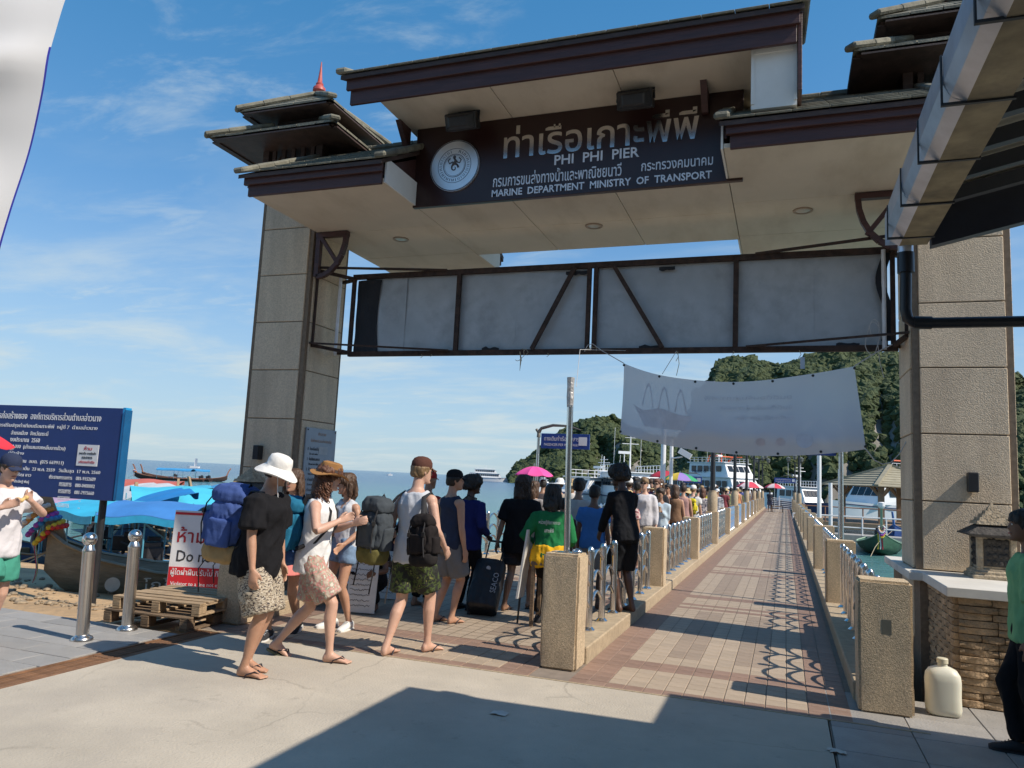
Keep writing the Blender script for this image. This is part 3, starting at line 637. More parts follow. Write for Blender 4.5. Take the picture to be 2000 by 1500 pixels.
for k, (x, w) in enumerate(((-3.9, .25), (-2.75, .35), (-1.75, .3), (-1.52, .2), (.55, .25))):
    t = k % 2; b = MB(); z = TB+.02 if not t else TT-.05
    b.solid(lambda u, v: (x+w*u, TY-.01, z+(-.02 if t else .0)+(1-2*t)*(.04+.05*abs(noise.noise(Vector((u*6+k, 0, 0)))))*v), 8, 2, (0, .006, 0)); b.build('tarp_scrap', blackcloth, tr)
for s, xp, xe in ((-1, -6.41, -5.98), (1, 1.256, 1.15)):       # bracket arms to the pillars
    for z in (TT-.03, TB+.02):
        b = MB(); b.bar((xp, 9.05, z+.06), (xe, TY-.02, z), .045, .045); b.bar((xp, 9.75, z+.06), (xe, TY+.02, z), .045, .045); b.build('wall_arm', rustm, tr)
    b = MB(); b.bar((xp-s*.02, 9.05, TB+.05), (xp-s*.02, 9.05, TT+.3), .03, .03); b.build('wall_bar', rustm, tr)
    b = MB(); b.bar((xp-s*.0, 9.0, TT+.06), (xe-s*1.5, TY-.03, TT+.03), .03, .03); b.build('brace', rustm, tr)
    b = MB(); b.bar((xp-s*.0, 9.0, TB+.1), (xe-s*1.6, TY-.05, TB+.03), .025, .025); b.build('brace', rustm, tr)
    b = MB(); b.tube([(xp+s*.0-s*.20, TY-.03, TB-.02), (xp-s*.20, TY-.03, TT)], .024, 8); b.build('white_tube', M('white_tube', (.75, .77, .8), .35), tr, smooth=40)
wirem = M('wire', (.42, .36, .24), .6)
random.seed(3)
for x, n in ((-3.25, 9), (-3.30, 6), (-2.42, 7)):
    p = Vector((x, TY-.06, TB+.03)); pts = [p]
    for i in range(n): p = p+Vector((random.uniform(-.05, .05), random.uniform(-.02, .02), random.uniform(-.06, .025))); pts.append(p)
    b = MB(); b.tube(pts, .004, 5); b.build('wire_end', wirem, tr)
b = MB(); b.tube([(-3.33, TY-.05, TB), (-3.31, TY-.05, TB-.1), (-3.32, TY-.05, TB-.26)], [.006, .012, .002], 5); b.build('wire_end', wirem, tr)
for x, l in ((-4.8, .05), (-4.65, .03), (-2.95, .05), (-1.27, .12), (-1.26, .3), (-.6, .04), (.15, .1)): b = MB(); b.tube([(x, TY-.03, TB-.02), (x+.02, TY-.03, TB-.02-l*.5), (x-.01, TY-.03, TB-.02-l)], .004, 5); b.build('wire_end', wirem, tr)
b = MB(); b.bx(.16, .21, TY-.035, TY-.03, TB-.24, TB-.10); b.build('loose_tag', galv, tr)
# ------------------------------------------------------------------ faded banner tied below it
bn = bpy.data.materials.new('faded_banner'); bn.use_nodes = True
def _b():
    nt = bn.node_tree; N = nt.nodes; L = nt.links; N.remove(N['Principled BSDF']); out = N['Material Output']
    t = N.new('ShaderNodeTexCoord'); s = N.new('ShaderNodeSeparateXYZ'); L.new(t.outputs['Object'], s.inputs[0])
    def ramp(v, stops):
        r = N.new('ShaderNodeValToRGB'); e = r.color_ramp.elements
        while len(e) < len(stops): e.new(.5)
        for i, (p, c) in enumerate(stops): e[i].position = p; e[i].color = (*c, 1)
        L.new(v, r.inputs[0]); return r.outputs[0]
    n = N.new('ShaderNodeTexNoise'); n.inputs['Scale'].default_value = 2.2; n.inputs['Detail'].default_value = 3; L.new(t.outputs['Object'], n.inputs['Vector'])
    a = N.new('ShaderNodeMath'); a.operation = 'MULTIPLY_ADD'; L.new(n.outputs[0], a.inputs[0]); a.inputs[1].default_value = .25; L.new(s.outputs[2], a.inputs[2])
    base = ramp(a.outputs[0], [(.0, (.62, .57, .55)), (.28, (.64, .58, .56)), (.40, (.55, .58, .66)), (.50, (.57, .62, .71)), (.75, (.66, .71, .77)), (1, (.70, .73, .77))])
    d = N.new('ShaderNodeBsdfDiffuse'); tl = N.new('ShaderNodeBsdfTranslucent'); tp = N.new('ShaderNodeBsdfTransparent')
    L.new(base, d.inputs[0]); L.new(base, tl.inputs[0])
    m1 = N.new('ShaderNodeMixShader'); m1.inputs[0].default_value = .55; L.new(d.outputs[0], m1.inputs[1]); L.new(tl.outputs[0], m1.inputs[2])
    m2 = N.new('ShaderNodeMixShader'); m2.inputs[0].default_value = .06; L.new(m1.outputs[0], m2.inputs[1]); L.new(tp.outputs[0], m2.inputs[2]); L.new(m2.outputs[0], out.inputs[0])
_b()
ba = E('banner', (-.54, 9.33, 2.1), 'pale faded translucent cloth banner tied with cords below the billboard frame', 'banner')
def bq(u, v):
    x = (-1.92-.02*v)+(2.66+.13*v)*u; top = 3.20-.04*u-.21*4*u*(1-u)*(1-.25*(2*u-1)); bot = 2.31-.10*u-.16*4*u*(1-u)
    k = noise.noise(Vector((u*5, v*1.2, 3))); c = math.exp(-((u-.88+.25*v)*9)**2)
    return (x, 9.33+.05*k+.06*c+.03*math.sin(u*14+v*2)*(1-v), top+(bot-top)*v)
b = MB(); b.grid(bq, 60, 20); cloth = b.build('cloth', bn, ba, smooth=180, fix=False)
pr = M('banner_print', (.57, .61, .68), .9, var=.1); pr2 = M('banner_print_rose', (.58, .53, .54), .9, var=.1)
def patch(name, poly, mat, off=-.004, nu=10):
    b = MB(); k = len(poly); pts = [Vector(bq(*p))+Vector((0, off, 0)) for p in poly]; c = sum(pts, Vector())/k
    b.add(pts+[c], [(i, (i+1) % k, k) for i in range(k)]); b.build(name, mat, cloth, fix=False)
def strip(name, f0, f1, n, mat):
    b = MB(); vs = []
    for i in range(n+1): vs += [Vector(bq(*f0(i/n)))+Vector((0, -.006, 0)), Vector(bq(*f1(i/n)))+Vector((0, -.006, 0))]
    b.add(vs, [(2*i, 2*i+1, 2*i+3, 2*i+2) for i in range(n)]); b.build(name, mat, cloth, fix=False)
for k in range(3): strip('printed_rib', lambda t: (.09+.075*k+.055*t, .50-.34*math.sin(math.pi*t)), lambda t: (.095+.075*k+.045*t, .51-.31*math.sin(math.pi*t)), 14, pr)
strip('printed_hull', lambda t: (.05+.27*t, .52+.06*math.sin(t*9)*(1-t)), lambda t: (.11+.17*t, .80-.06*t), 12, pr)
for k in range(3): text('printed_line', 'ยินดีต้อนรับสู่เกาะพีพี', 1.0-.18*k, .07, Vector(bq(.74, .30+.13*k))+Vector((0, -.03, 0)), (-1, 0, -.03), (0, 0, 1), pr, cloth, .0008)
for u, r in ((.60, .05), (.68, .05), (.775, .085)): strip('printed_seal', lambda t: (u+r*.38*math.cos(2*math.pi*t), .82+r*1.1*math.sin(2*math.pi*t)), lambda t: (u, .82), 16, pr2 if r < .06 else pr)
for u, v in [(k/6, .025) for k in range(7)]+[(k/6, .97) for k in range(7)]:
    p = Vector(bq(u, v)); b = MB(); b.lathe([(.016, -.004), (.016, .004)], 8, (0, 0, 0)); b.v = [Vector((q.x, q.z, q.y))+p+Vector((0, -.006, 0)) for q in b.v]; b.build('eyelet', blackm, cloth)
b = MB(); tl_, tr_, br_ = Vector(bq(0, 0)), Vector(bq(1, 0)), Vector(bq(1, 1))
b.tube([tl_, Vector((-2.2, 9.33, 3.36)), Vector((-2.34, 9.33, 3.46)), Vector((-2.40, 9.33, 3.44)), Vector((-2.44, 9.33, 3.36))], .006, 6)
b.tube([tr_, Vector((.95, 9.33, 3.30)), Vector((1.13, 9.33, 3.40))], .007, 6)
b.tube([Vector((.93, 9.33, 3.30))+Vector((.07*math.cos(t)*(1+.3*math.sin(2*t)), -.01, .17+.19*math.sin(t))) for t in [i*.4 for i in range(17)]], .005, 6)
b.tube([Vector((.95, 9.33, 3.50))+Vector((.05*math.cos(t), -.01, .09+.10*math.sin(t))) for t in [i*.45 for i in range(15)]], .005, 6)
b.tube([(.98, 9.32, 3.42), (1.0, 9.32, 3.2), (1.04, 9.32, 3.02)], .004, 6)
b.tube([br_]+[br_+Vector((.42*t, 0, -.55*t*(1-t)*1.6+.12*t)) for t in (.2, .4, .6, .8, 1)], .007, 6)
b.tube([tl_.lerp(tr_, .18)+Vector((0, 0, -.13)), (-1.27, 9.33, 3.35)], .004, 5)
b.build('tie_cord', cable, ba, smooth=60)
# ================================================================== pier posts, rails
def rough_box(dx, dy, dz, cuts=7, amp=.008, bev=.02):
    bm = bmesh.new(); bmesh.ops.create_cube(bm, size=1)
    for v in bm.verts: v.co = Vector((v.co.x*dx, v.co.y*dy, (v.co.z+.5)*dz))
    bmesh.ops.bevel(bm, geom=list(bm.edges), offset=bev, segments=2, affect='EDGES')
    bmesh.ops.subdivide_edges(bm, edges=[e for e in bm.edges if e.calc_length() > .08], cuts=cuts, use_grid_fill=True)
    bmesh.ops.triangulate(bm, faces=[f for f in bm.faces if len(f.verts) > 4])
    for v in bm.verts:
        e = sum(1 for q, d in ((v.co.x, dx), (v.co.y, dy)) if abs(abs(q)-d/2) < .025)+(1 if v.co.z > dz-.025 else 0)
        k = noise.noise(v.co*14+Vector((dx*9, 0, 0))); v.co += v.normal*(amp*k*.6); 
        if e >= 2: v.co -= Vector((v.co.x, v.co.y, 0)).normalized()*max(0, noise.noise(v.co*22))*amp*2.2
    me = bpy.data.meshes.new('post'); bm.to_mesh(me); bm.free(); me.polygons.foreach_set('use_smooth', [True]*len(me.polygons)); me.set_sharp_from_angle(angle=R(50)); me.materials.append(pebble); return me
PW = {0: (-1.935, .35), 1: (.7525, .40), 2: (-5.625, .35)}
postme = {k: rough_box(w, .34, 1.03) for k, (x, w) in PW.items()}
side = {0: 'in the rail between the pier lanes', 1: 'in the rail beyond the jerrycan', 2: 'in the rail beyond the pallets'}
def ordinal(n): return ['first', 'second', 'third', 'fourth', 'fifth', 'sixth', 'seventh', 'eighth', 'ninth', 'tenth', 'eleventh', 'twelfth', 'thirteenth', 'fourteenth', 'fifteenth'][n]
PYS = [6.834+.17]+[12.0+.17+5.0*k for k in range(13)]
nmr = {0: 'middle', 1: 'bottle side', 2: 'sea side'}
for k, (x, w) in PW.items():
    for i, y in enumerate(PYS):
        o = link('pier_post', postme[k], None); o.location = (x, y, -.005 if i == 0 else .13)
        if i: o.scale = (1, 1, .875)
        lb = ['short pebbledash post carrying a steel pole, first in the rail between the pier lanes', 'short pebbledash post with a small cover plate, beside the white jerrycan', 'short pebbledash post beside the wooden pallets'][k] if i == 0 else f'{ordinal(i)} pebbledash post from the gate {side[k]}'
        tag(o, lb, 'post', 'pebbledash posts of the pier rails')
        if k == 1 and i == 0:
            p = py(1732, 1224, 6.83); b = MB(); b.box((p.x-x, -.1675, p.z), (.075, .006, .12)); c = b.build('cover_plate', M('plate', (.20, .19, .15), .5, .4), o, world=False, bevel=.004)
# a section of stainless rail: uprights and arches
up = MB(); up.lathe([(.068, 0), (.068, .012), (.045, .035), (.037, .04), (.037, .80), (.039, .802), (.039, .82), (.033, .845), (.018, .862), (.001, .866)], 16); upme = up.mesh('upright', smooth=35); upme.materials.append(steel)
GAP = .60
am = MB(); am.tube([(0, .037+(GAP-.074)*t, .0+.115*math.sin(math.pi*t)) for t in [i/10 for i in range(11)]], .018, 8); ame = am.mesh('arch', smooth=60); ame.materials.append(steel)
lowup = MB(); lowup.lathe([(.06, 0), (.037, .03), (.037, .81), (.02, .86)], 8)
LS = MB()
for i in range(8):
    y = .21+GAP*i; LS.lathe([(.06, 0), (.037, .03), (.037, .81), (.02, .86)], 8, (0, y, 0))
    if i < 7:
        for z in (.25, .47, .69): LS.tube([(0, y+GAP*t, z+.115*math.sin(math.pi*t)) for t in (0, .15, .35, .5, .65, .85, 1)], .018, 5, False)
lsme = LS.mesh('rail_section', smooth=40); lsme.materials.append(steel)
for k, (x, w) in PW.items():
    for i in range(len(PYS)-1):
        y0 = PYS[i]+.17; lb = f'{ordinal(i)} polished steel length from the gate {side[k]}'
        if i < (4 if k < 2 else 2):
            o = E('rail_section', (x, y0, .15), lb, 'railing', 'steel rail lengths of the pier'); n = 8
            for j in range(n):
                if k == 0 and i == 0 and j == 0: pass
                inst('upright', upme, o, (x, y0+.21+GAP*j, .15))
                if j < n-1:
                    for z in (.25, .47, .69): inst('arch', ame, o, (x, y0+.21+GAP*j, .15+z))
        else:
            o = link('rail_section', lsme, None); o.location = (x, y0, .15); tag(o, lb, 'railing', 'steel rail lengths of the pier')
# bare pole on the first middle post
po = E('steel_pole', (-1.93, 7.0, 1.02), 'tall bare steel pole bolted to the top of a pebbledash post', 'pole')
b = MB(); b.bx(-2.02, -1.80, 6.92, 7.08, 1.023, 1.032); b.build('base_plate', steel2, po)
b = MB(); b.tube([(-1.93, 7.0, 1.03), (-1.945, 7.0, 1.8), (-1.955, 7.0, 2.58)], .030, 14); b.build('tube', steel, po, smooth=40)
b = MB(); b.tube([(-1.954, 7.0, 2.40), (-1.956, 7.0, 2.5), (-1.957, 7.0, 2.60), (-1.957, 7.0, 2.69)], [.031, .036, .033, .038], 9); b.build('wrapped_end', M('plastic_wrap', (.45, .44, .42), .35, .2, bump=.02, bscale=20), po)
b = MB(); b.tube([(-1.90, 7.0, 2.6), (-1.93, 7.2, 3.0), (-1.9, 9.3, 3.36)], .003, 5); b.build('string', cable, po)
b = MB(); b.ell((-1.83, 7.0, 1.04), (.05, .05, .03)); b.build('anchor_bolt', steel, po, smooth=60)
# ================================================================== planters with ledger stone, coping, stone lanterns
def planter(sgn, cx):
    near_ = sgn > 0
    pl = E('stone_planter', (cx, 8.9, 0), 'ledger stone planter with white coping '+('behind the white jerrycan' if near_ else 'at the foot of the rules board pillar'), 'planter')
    fx = lambda d: cx+sgn*d         # d measured from the inner side outward
    boxes = ((.10, 1.9, 7.46, 8.62), (-.02, 1.9, 8.62, 10.6)) if near_ else ((.10, .72, 8.2, 8.62), (-.02, 1.0, 8.62, 10.6))
    for d0, d1, y0, y1 in boxes:
        xa, xb = sorted((fx(d0), fx(d1)))
        b = MB(); b.bx(xa+.03, xb, y0+.03, y1, -.9, .88); b.build('core', mortar, pl)
        b = MB(); b.bx(min(xa, fx(d0)-sgn*.075 if near_ else xa), max(xb, fx(d0)-sgn*.075) if not near_ else xb, y0-.07 if y0 < 8.5 else y0-.02, y1-.003, .885 if y0 < 8.5 else .882, .967 if y0 < 8.5 else .963); b.build('coping', copm, pl, bevel=.006)
    meshes = []
    for i in range(10):
        L = random.choice((.16, .2, .24, .28)); q = MB(); nu, nv = 5, 2
        q.solid(lambda u, v: (L*u, -.012-.022*abs(noise.noise(Vector((u*4+i*7, v*3, i)))) if 0 < v < 1 or 0 < u < 1 else 0, .052*v), nu, nv, (0, .05, 0)); m = q.mesh('ledger_brick', smooth=40); m.materials.append(brickm); meshes.append((L, m))
    for z in range(15):
        z0 = .005+z*.0585
        x = 1.38 if near_ else cx-.72; lim = 2.6 if near_ else cx-.1
        x -= random.uniform(0, .1) if not near_ else 0
        while x < lim:
            L, m = random.choice(meshes); inst('ledger_brick', m, pl, (x, (7.455 if near_ else 8.195)+random.uniform(-.012, .008), z0)); x += L+.006
        y = 7.47 if near_ else 8.21
        while y < 8.6:
            L, m = random.choice(meshes); xx = fx(.10)
            inst('ledger_brick', m, pl, (xx-sgn*.005, y+(L if near_ else 0), z0), (0, 0, -math.pi/2 if near_ else math.pi/2)); y += L+.006
    return pl
planter(1, 1.256); planter(-1, -6.41)
def lantern(c, mat, mat2, label):
    t = E('stone_lantern', c, label, 'stone lantern', 'stone lanterns on the planters'); x, y, z = c; t.scale = (.84, .84, .84)
    sq = lambda h, zz, k=1: [Vector((x+a*h, y+b_*h*k, z+zz)) for a, b_ in ((-1, -1), (1, -1), (1, 1), (-1, 1))]
    b = MB(); b.loft([sq(.25, 0), sq(.25, .04), sq(.225, .05), sq(.225, .08), sq(.2, .09), sq(.2, .11)]); b.build('base', mat, t, bevel=.004)
    b = MB(); b.loft([sq(.17, .11), sq(.17, .47)]); bd = b.build('body', mat, t)
    for a in (-1, 1):
        for d in (-1, 1): b = MB(); b.loft([[Vector((x+a*.165+sx*.03, y+d*.165+sy*.03, z+zz)) for sx, sy in ((-1, -1), (1, -1), (1, 1), (-1, 1))] for zz in (.11, .47)]); b.build('corner_post', mat, bd, bevel=.006)
    for rz in (0, math.pi/2, math.pi, -math.pi/2):
        m = Matrix.Rotation(rz, 3, 'Z'); b = MB()
        b.box(Vector((x, y, z+.29))+m @ Vector((0, -.172, 0)), (.25, .008, .30), rz); 
        for k in range(16): b.ell(Vector((x, y, z+.17+.08*(k//4)))+m @ Vector((-.085+.057*(k % 4)+.02*random.random(), -.176, .02*random.random())), (.028, .014, .03), 7, 5)
        b.build('carved_panel', mat2, bd, smooth=60)
    b = MB(); b.loft([sq(.20, .46), sq(.30, .485), sq(.30, .50), sq(.24, .54), sq(.15, .60), sq(.13, .605)]); b.build('eaves', mat2, t, bevel=.004)
    b = MB()
    for k in range(5): h = .19-.035*k; b.loft([sq(h, .605+.04*k), sq(h-.012, .645+.04*k)])
    b.loft([sq(.03, .80), sq(.012, .85)]); b.build('tiered_cap', mat, t)
lantern((1.88, 8.55, .967), lanternm, lantern_dk, 'weathered carved stone lantern with tiered cap on the white coping')
lantern((-6.80, 8.50, .967), lanternm, lantern_dk, 'shaded stone lantern behind the man in the white sun hat')
# ================================================================== jerrycan
jc = E('jerrycan', (1.19, 7.10, 0), 'white plastic jerrycan standing on the paving beside a short post', 'jerrycan'); wp = M('white_plastic', (.66, .65, .55), .45, var=.05, scale=4, sub=.1, dirt=.25, dcol=(.5, .46, .34))
def sup(hx, hy, z, e=3.2, n=28, c=(1.19, 7.10)):
    o = []
    for i in range(n):
        t = 2*math.pi*i/n; a, s = math.cos(t), math.sin(t); o.append(Vector((c[0]+hx*math.copysign(abs(a)**(2/e), a), c[1]+hy*math.copysign(abs(s)**(2/e), s), z)))
    return o
b = MB(); b.loft([sup(.10, .08, 0), sup(.122, .098, .015), sup(.128, .104, .05), sup(.125, .10, .15), sup(.128, .104, .26), sup(.122, .098, .31), sup(.10, .08, .345), sup(.06, .055, .365, 2.3), sup(.036, .036, .372, 2), sup(.034, .034, .40, 2)]); b.build('body', wp, jc, smooth=60)
b = MB(); b.lathe([(.042, .395), (.042, .428), (.036, .434), (.001, .435)], 20, (1.19, 7.10, 0)); b.build('cap', M('cap_cream', (.6, .56, .42), .5), jc, smooth=40)
# ================================================================== canopy of the shop on the right, its gutter and pipe
cn = E('shop_canopy', (2.2, 5.1, 0), 'metal shop canopy with a galvanised gutter, dark end beam and black drainpipe', 'canopy')
GX0, GX1, GZ0, GZ1, GE = .60, .84, 3.29, 3.50, 5.22
ys = [GE]+[GE-.18-.58*k for k in range(14)]
for i, (a, c) in enumerate(zip(ys, ys[1:])):
    b = MB(); w = .010; o_ = .004*(i % 2)
    pr_ = [(GX0-o_, GZ1), (GX0-o_, GZ0+.09), (GX0+.025, GZ0+.03), (GX0+.08, GZ0-o_), (GX1+o_, GZ0-o_), (GX1+o_, GZ1), (GX1-w, GZ1), (GX1-w, GZ0+w), (GX0+.085, GZ0+w), (GX0+.033, GZ0+.037), (GX0+w, GZ0+.095), (GX0+w, GZ1)]
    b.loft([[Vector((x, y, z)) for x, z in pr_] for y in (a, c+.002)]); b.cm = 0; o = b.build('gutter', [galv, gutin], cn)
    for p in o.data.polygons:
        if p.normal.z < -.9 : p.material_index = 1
    b = MB(); b.bx(GX0-.010, GX1+.012, c-.008, c+.008, GZ0-.010, GZ0+.002); b.bx(GX0-.010, GX0-.003, c-.008, c+.008, GZ0, GZ1); b.build('gutter_seam', blackm, cn)
b = MB(); b.bx(GX0, GX1, GE, GE+.006, GZ0+.01, GZ1); b.build('gutter_end', galv, cn)
rfz = lambda x: 3.50+.24*(x-.84)
tanroof = M('roof_sheet_underside', (.66, .60, .48), .6, .1, var=.08, scale=3, dirt=.3, dcol=(.3, .25, .18))
b = MB(); n = 60
b.loft([[Vector((x, 5.18-9.4*i/n, rfz(x)+.012+(.014 if i % 2 else 0)+t)) for x, t in ((.66, 0), (4.6, 0), (4.6, .006), (.66, .006))] for i in range(n+1)]); b.build('roof_sheet', tanroof, cn)
purl = M('dark_steel_purlin', (.05, .055, .065), .5, .3, var=.15)
for k in range(22):
    y = 4.86-.36*k; b = MB(); b.bar((.86, y, rfz(.86)-.045), (4.55, y, rfz(4.55)-.045), .06, .08); b.build('purlin', purl, cn)
b = MB(); navy = M('navy_beam', (.022, .026, .040), .5, var=.15); b.loft([[Vector((x, y, rfz(x)+dz)) for y, dz in ((5.12, -.25), (5.20, -.25), (5.20, .005), (5.12, .005))] for x in (.85, 4.6)]); b.build('end_beam', navy, cn)
b = MB(); b.bx(4.45, 4.6, 4.9, 5.05, 0, 4.2); b.bx(4.45, 4.6, -2.6, -2.45, 0, 4.2); b.build('post', purl, cn)
pvc = M('black_pvc', (.012, .013, .016), .35, var=.1)
b = MB(); b.tube([(.72, 5.25, 3.30), (.72, 5.25, 3.24)], .045, 14); b.build('outlet', galv, cn, smooth=40)
b = MB(); b.tube([(.72, 5.25, 3.25), (.72, 5.25, 3.12)], .05, 14); b.tube([(.72, 5.25, 3.13), (.715, 5.25, 2.88), (.725, 5.25, 2.82), (.76, 5.25, 2.795), (.82, 5.25, 2.79), (4.4, 5.25, 2.77)], .034, 14); b.tube([(.76, 5.25, 2.795), (.86, 5.25, 2.79)], .041, 14); b.build('drainpipe', pvc, cn, smooth=40)
aw = E('side_awning', (3.4, 3.0, 0), 'flat awning of the neighbouring shop beside the paving', 'awning')
b = MB(); b.bx(1.93, 5, -2, 6.19, 2.80, 2.88); b.build('awning_sheet', tanroof, aw)
for x, y in ((4.8, 6.0), (4.8, -1.8)):
    b = MB(); b.bx(x-.04, x+.04, y-.04, y+.04, 0, 2.80); b.build('post', purl, aw)
# ================================================================== white hanging banner close by on the left
fb = E('hanging_banner', (-2.3, 1.3, 2.2), 'white vinyl banner with a navy lower end and blue edge, hanging high up', 'banner')
vin = M('white_vinyl', (.80, .80, .80), .45, var=.03, scale=2); vnavy = M('navy_vinyl', (.025, .03, .09), .45); vblue = M('blue_vinyl', (.05, .05, .42), .45)
def fq(u, v):
    z = 2.12+1.75*v; e_ = (z-2.24)/.8; x, y = -2.055+.045*e_-.95*u, 1.43+.06*e_-.42*u
    w = .008*math.sin(v*17+u*3)+.022*noise.noise(Vector((u*2.2, v*7, 4)))*min(1, .3+u*6)+.03*math.exp(-((v-.42+.12*u)*26)**2)*min(1, .2+u*8)
    return (x+.35*w, y-w, z-.02*math.sin(u*5))
b = MB(); nu, nv = 24, 60; b.grid(lambda u, v: fq(max(0, (u-1/24+.005)*24/23) if u > 0 else 0, v), nu, nv)
b.m = [1 if (j < 5) else (2 if (i == 0 and j < 26) else 0) for i in range(nu) for j in range(nv)]
b.build('sheet', [vin, vnavy, vblue], fb, smooth=180, fix=False)
b = MB(); b.tube([(-2.0, 1.48, 3.91), (-3.0, 1.03, 3.91)], .018, 8); b.tube([(-3.0, 1.03, -.0), (-3.0, 1.03, 3.95)], .025, 8); b.build('pole', steel2, fb, smooth=40)
# ================================================================== bollards
for i, (px_, py_, ln, lb) in enumerate(((160, 1250, .05, 'polished steel bollard with a ball top, on the paving beside the drain grate'), (248, 1230, .045, 'polished steel bollard with a ball top, in front of the wooden pallets'))):
    p = gz(px_, py_); bo = E('bollard', (p.x, p.y, 0), lb, 'bollard', 'steel bollards'); bo.rotation_euler = (.0, -ln*(1 if i == 0 else .6), 0); LOC[bo.name] = Vector((0, 0, 0))
    b = MB(); b.lathe([(.098, 0), (.098, .012), (.085, .03), (.062, .042), (.058, .05)], 24); b.build('flange', steel2, bo, world=False, smooth=40)
    b = MB(); b.lathe([(.056, .04), (.056, .80), (.058, .805), (.058, .825), (.038, .865), (.034, .875)], 24); b.build('tube', steel2, bo, world=False, smooth=30)
    b = MB(); b.ell((0, 0, .925), (.066, .066, .066), 24, 16); b.build('ball', steel, bo, world=False, smooth=180)
# ================================================================== stacked pallets
plw = M('pallet_wood', (.33, .235, .14), .85, var=.3, scale=7, bump=.006, bscale=30, stretch=(.4, 3, 3), rnd=.2, dirt=.3, dcol=(.16, .11, .07))
plo = M('old_pallet_wood', (.17, .115, .07), .9, var=.3, scale=7, bump=.006, bscale=30, stretch=(.4, 3, 3), rnd=.25)
def pallet(c, rz, mat, label):
    p = E('pallet', c, label, 'pallet', 'wooden pallets in a stack', rz=rz); S = 1.06; D = .92
    for i in range(7):
        b = MB(); b.box((0, -D/2+.05+i*(D-.1)/6, .125), (S, .095, .02)); b.build('deck_board', mat, p, world=False, bevel=.003).location.z = random.uniform(-.003, .004)
    for x in (-S/2+.05, 0, S/2-.05):
        b = MB(); b.box((x, 0, .105), (.095, D, .018)); b.build('stringer_board', mat, p, world=False, bevel=.003)
        for y in (-D/2+.06, 0, D/2-.06): b = MB(); b.box((x, y, .06), (.095, .12, .07)); b.build('spacer_block', mat, p, world=False, bevel=.004)
        b = MB(); b.box((x, 0, .0125), (.095, D, .02)); b.build('bottom_board', mat, p, world=False, bevel=.003)
pallet((-6.20, 6.72, .0), .05, plo, 'dark old wooden pallet, lowest of the stack')
pallet((-6.16, 6.78, .140), .10, plw, 'pale sunlit wooden pallet, topmost of the stack')
# ================================================================== red and white notice beside the pallets
def facing_board(name, c, w, h, rz, label, lean=0):
    e = E(name, c, label, 'sign'); e.rotation_euler = (lean, 0, rz); LOC[e.name] = Vector((0, 0, 0)); return e
rs = facing_board('warning_sign', (-7.02, 8.05, -.16), .95, 1.2, .35, 'white and red warning sign board behind the pallets', -.06)
whp = M('sign_white', (.72, .72, .73), .5, var=.04); redp = M('sign_red', (.55, .02, .03), .5, var=.06); ink = M('sign_ink', (.03, .03, .035), .6); redink = M('sign_red_ink', (.40, .02, .03), .6)
b = MB(); b.box((0, 0, .62), (.98, .03, 1.22)); b.build('board', whp, rs, world=False, bevel=.004)
b = MB(); b.box((0, -.018, .36), (.96, .006, .30)); b.build('red_band', redp, rs, world=False)
b = MB(); b.box((0, -.018, 1.19), (.96, .006, .03)); b.build('red_stripe', redp, rs, world=False)
tx = lambda n, s, w, h, x, z, m, par, y=-.0225: text(n, s, w, h, (x, y, z), (1, 0, 0), (0, 0, 1), m, par, .0015, world=False, bold=.006)
tx('lettering', 'ห้าม', .36, .20, -.42, .82, redink, rs, -.018); tx('lettering', 'Do not', .52, .14, -.40, .58, ink, rs, -.018)
tx('lettering', 'ผู้ใดฝ่าฝืนปรับไม่เกิน 2,000', .88, .11, -.45, .385, whp, rs); tx('lettering', 'Violator to a fine not exceeding', .84, .06, -.44, .265, whp, rs)
tx('lettering', 'องค์การบริหารส่วนตำบลอ่าวนาง', .6, .06, -.24, .08, M('logo_blue', (.06, .08, .30), .5), rs, -.018)
b = MB(); b.lathe([(.06, -.002), (.06, .002)], 20); b.v = [Vector((v.x-.36, -.019+v.z, v.y+.12)) for v in b.v]; b.build('round_logo', MATS['logo_blue'], rs, world=False)
# ================================================================== blue project notice board
nb = facing_board('notice_board', (-8.93, 7.24, -.1), 2, 1.2, .096, 'large blue notice board with white Thai lettering on a dark post')
blu = M('notice_blue', (.012, .035, .16), .45, var=.06); cy = M('notice_cyan_edge', (.02, .30, .62), .4); wt = M('notice_white', (.70, .72, .75), .6)
b = MB(); b.box((-.2, 0, 1.85), (2.42, .05, 1.17)); b.build('panel', blu, nb, world=False, bevel=.004)
b = MB(); b.box((1.035, .03, 1.86), (.05, .10, 1.17)); b.build('edge_frame', cy, nb, world=False, bevel=.004)
b = MB(); b.box((1.065, .02, 1.845), (.012, .12, 1.14)); b.build('edge_frame', M('notice_cyan_dark', (.01, .10, .25), .4), nb, world=False)
for x in (.80, -1.2): b = MB(); b.tube([(x, .06, -.15), (x, .06, 2.3)], .045, 10); b.build('post', blackm, nb, world=False, smooth=40)
lines = (('โครงการก่อสร้างของ  องค์การบริหารส่วนตำบลอ่าวนาง', -1.2, .70, 2.255, .10), ('โครงการปรับปรุงท่าเทียบเรือเกาะพีพี  หมู่ที่ 7  ตำบลอ่าวนาง', -1.1, .66, 2.13, .07), ('อำเภอเมือง  จังหวัดกระบี่', -.7, -.10, 2.045, .06), ('งบประมาณ  2560', -.7, -.22, 1.955, .06), ('920,000  (เก้าแสนสองหมื่นบาทถ้วน)', -.72, .20, 1.855, .07), ('ผู้รับจ้าง', -.7, -.45, 1.775, .055), ('ควบคุมงาน  อบต.  (075 669911)', -.7, .20, 1.67, .06), ('สัญญาเริ่มต้น  23 พ.ค. 2559   วันสิ้นสุด  17 พ.ค. 2560', -.7, .78, 1.575, .065))
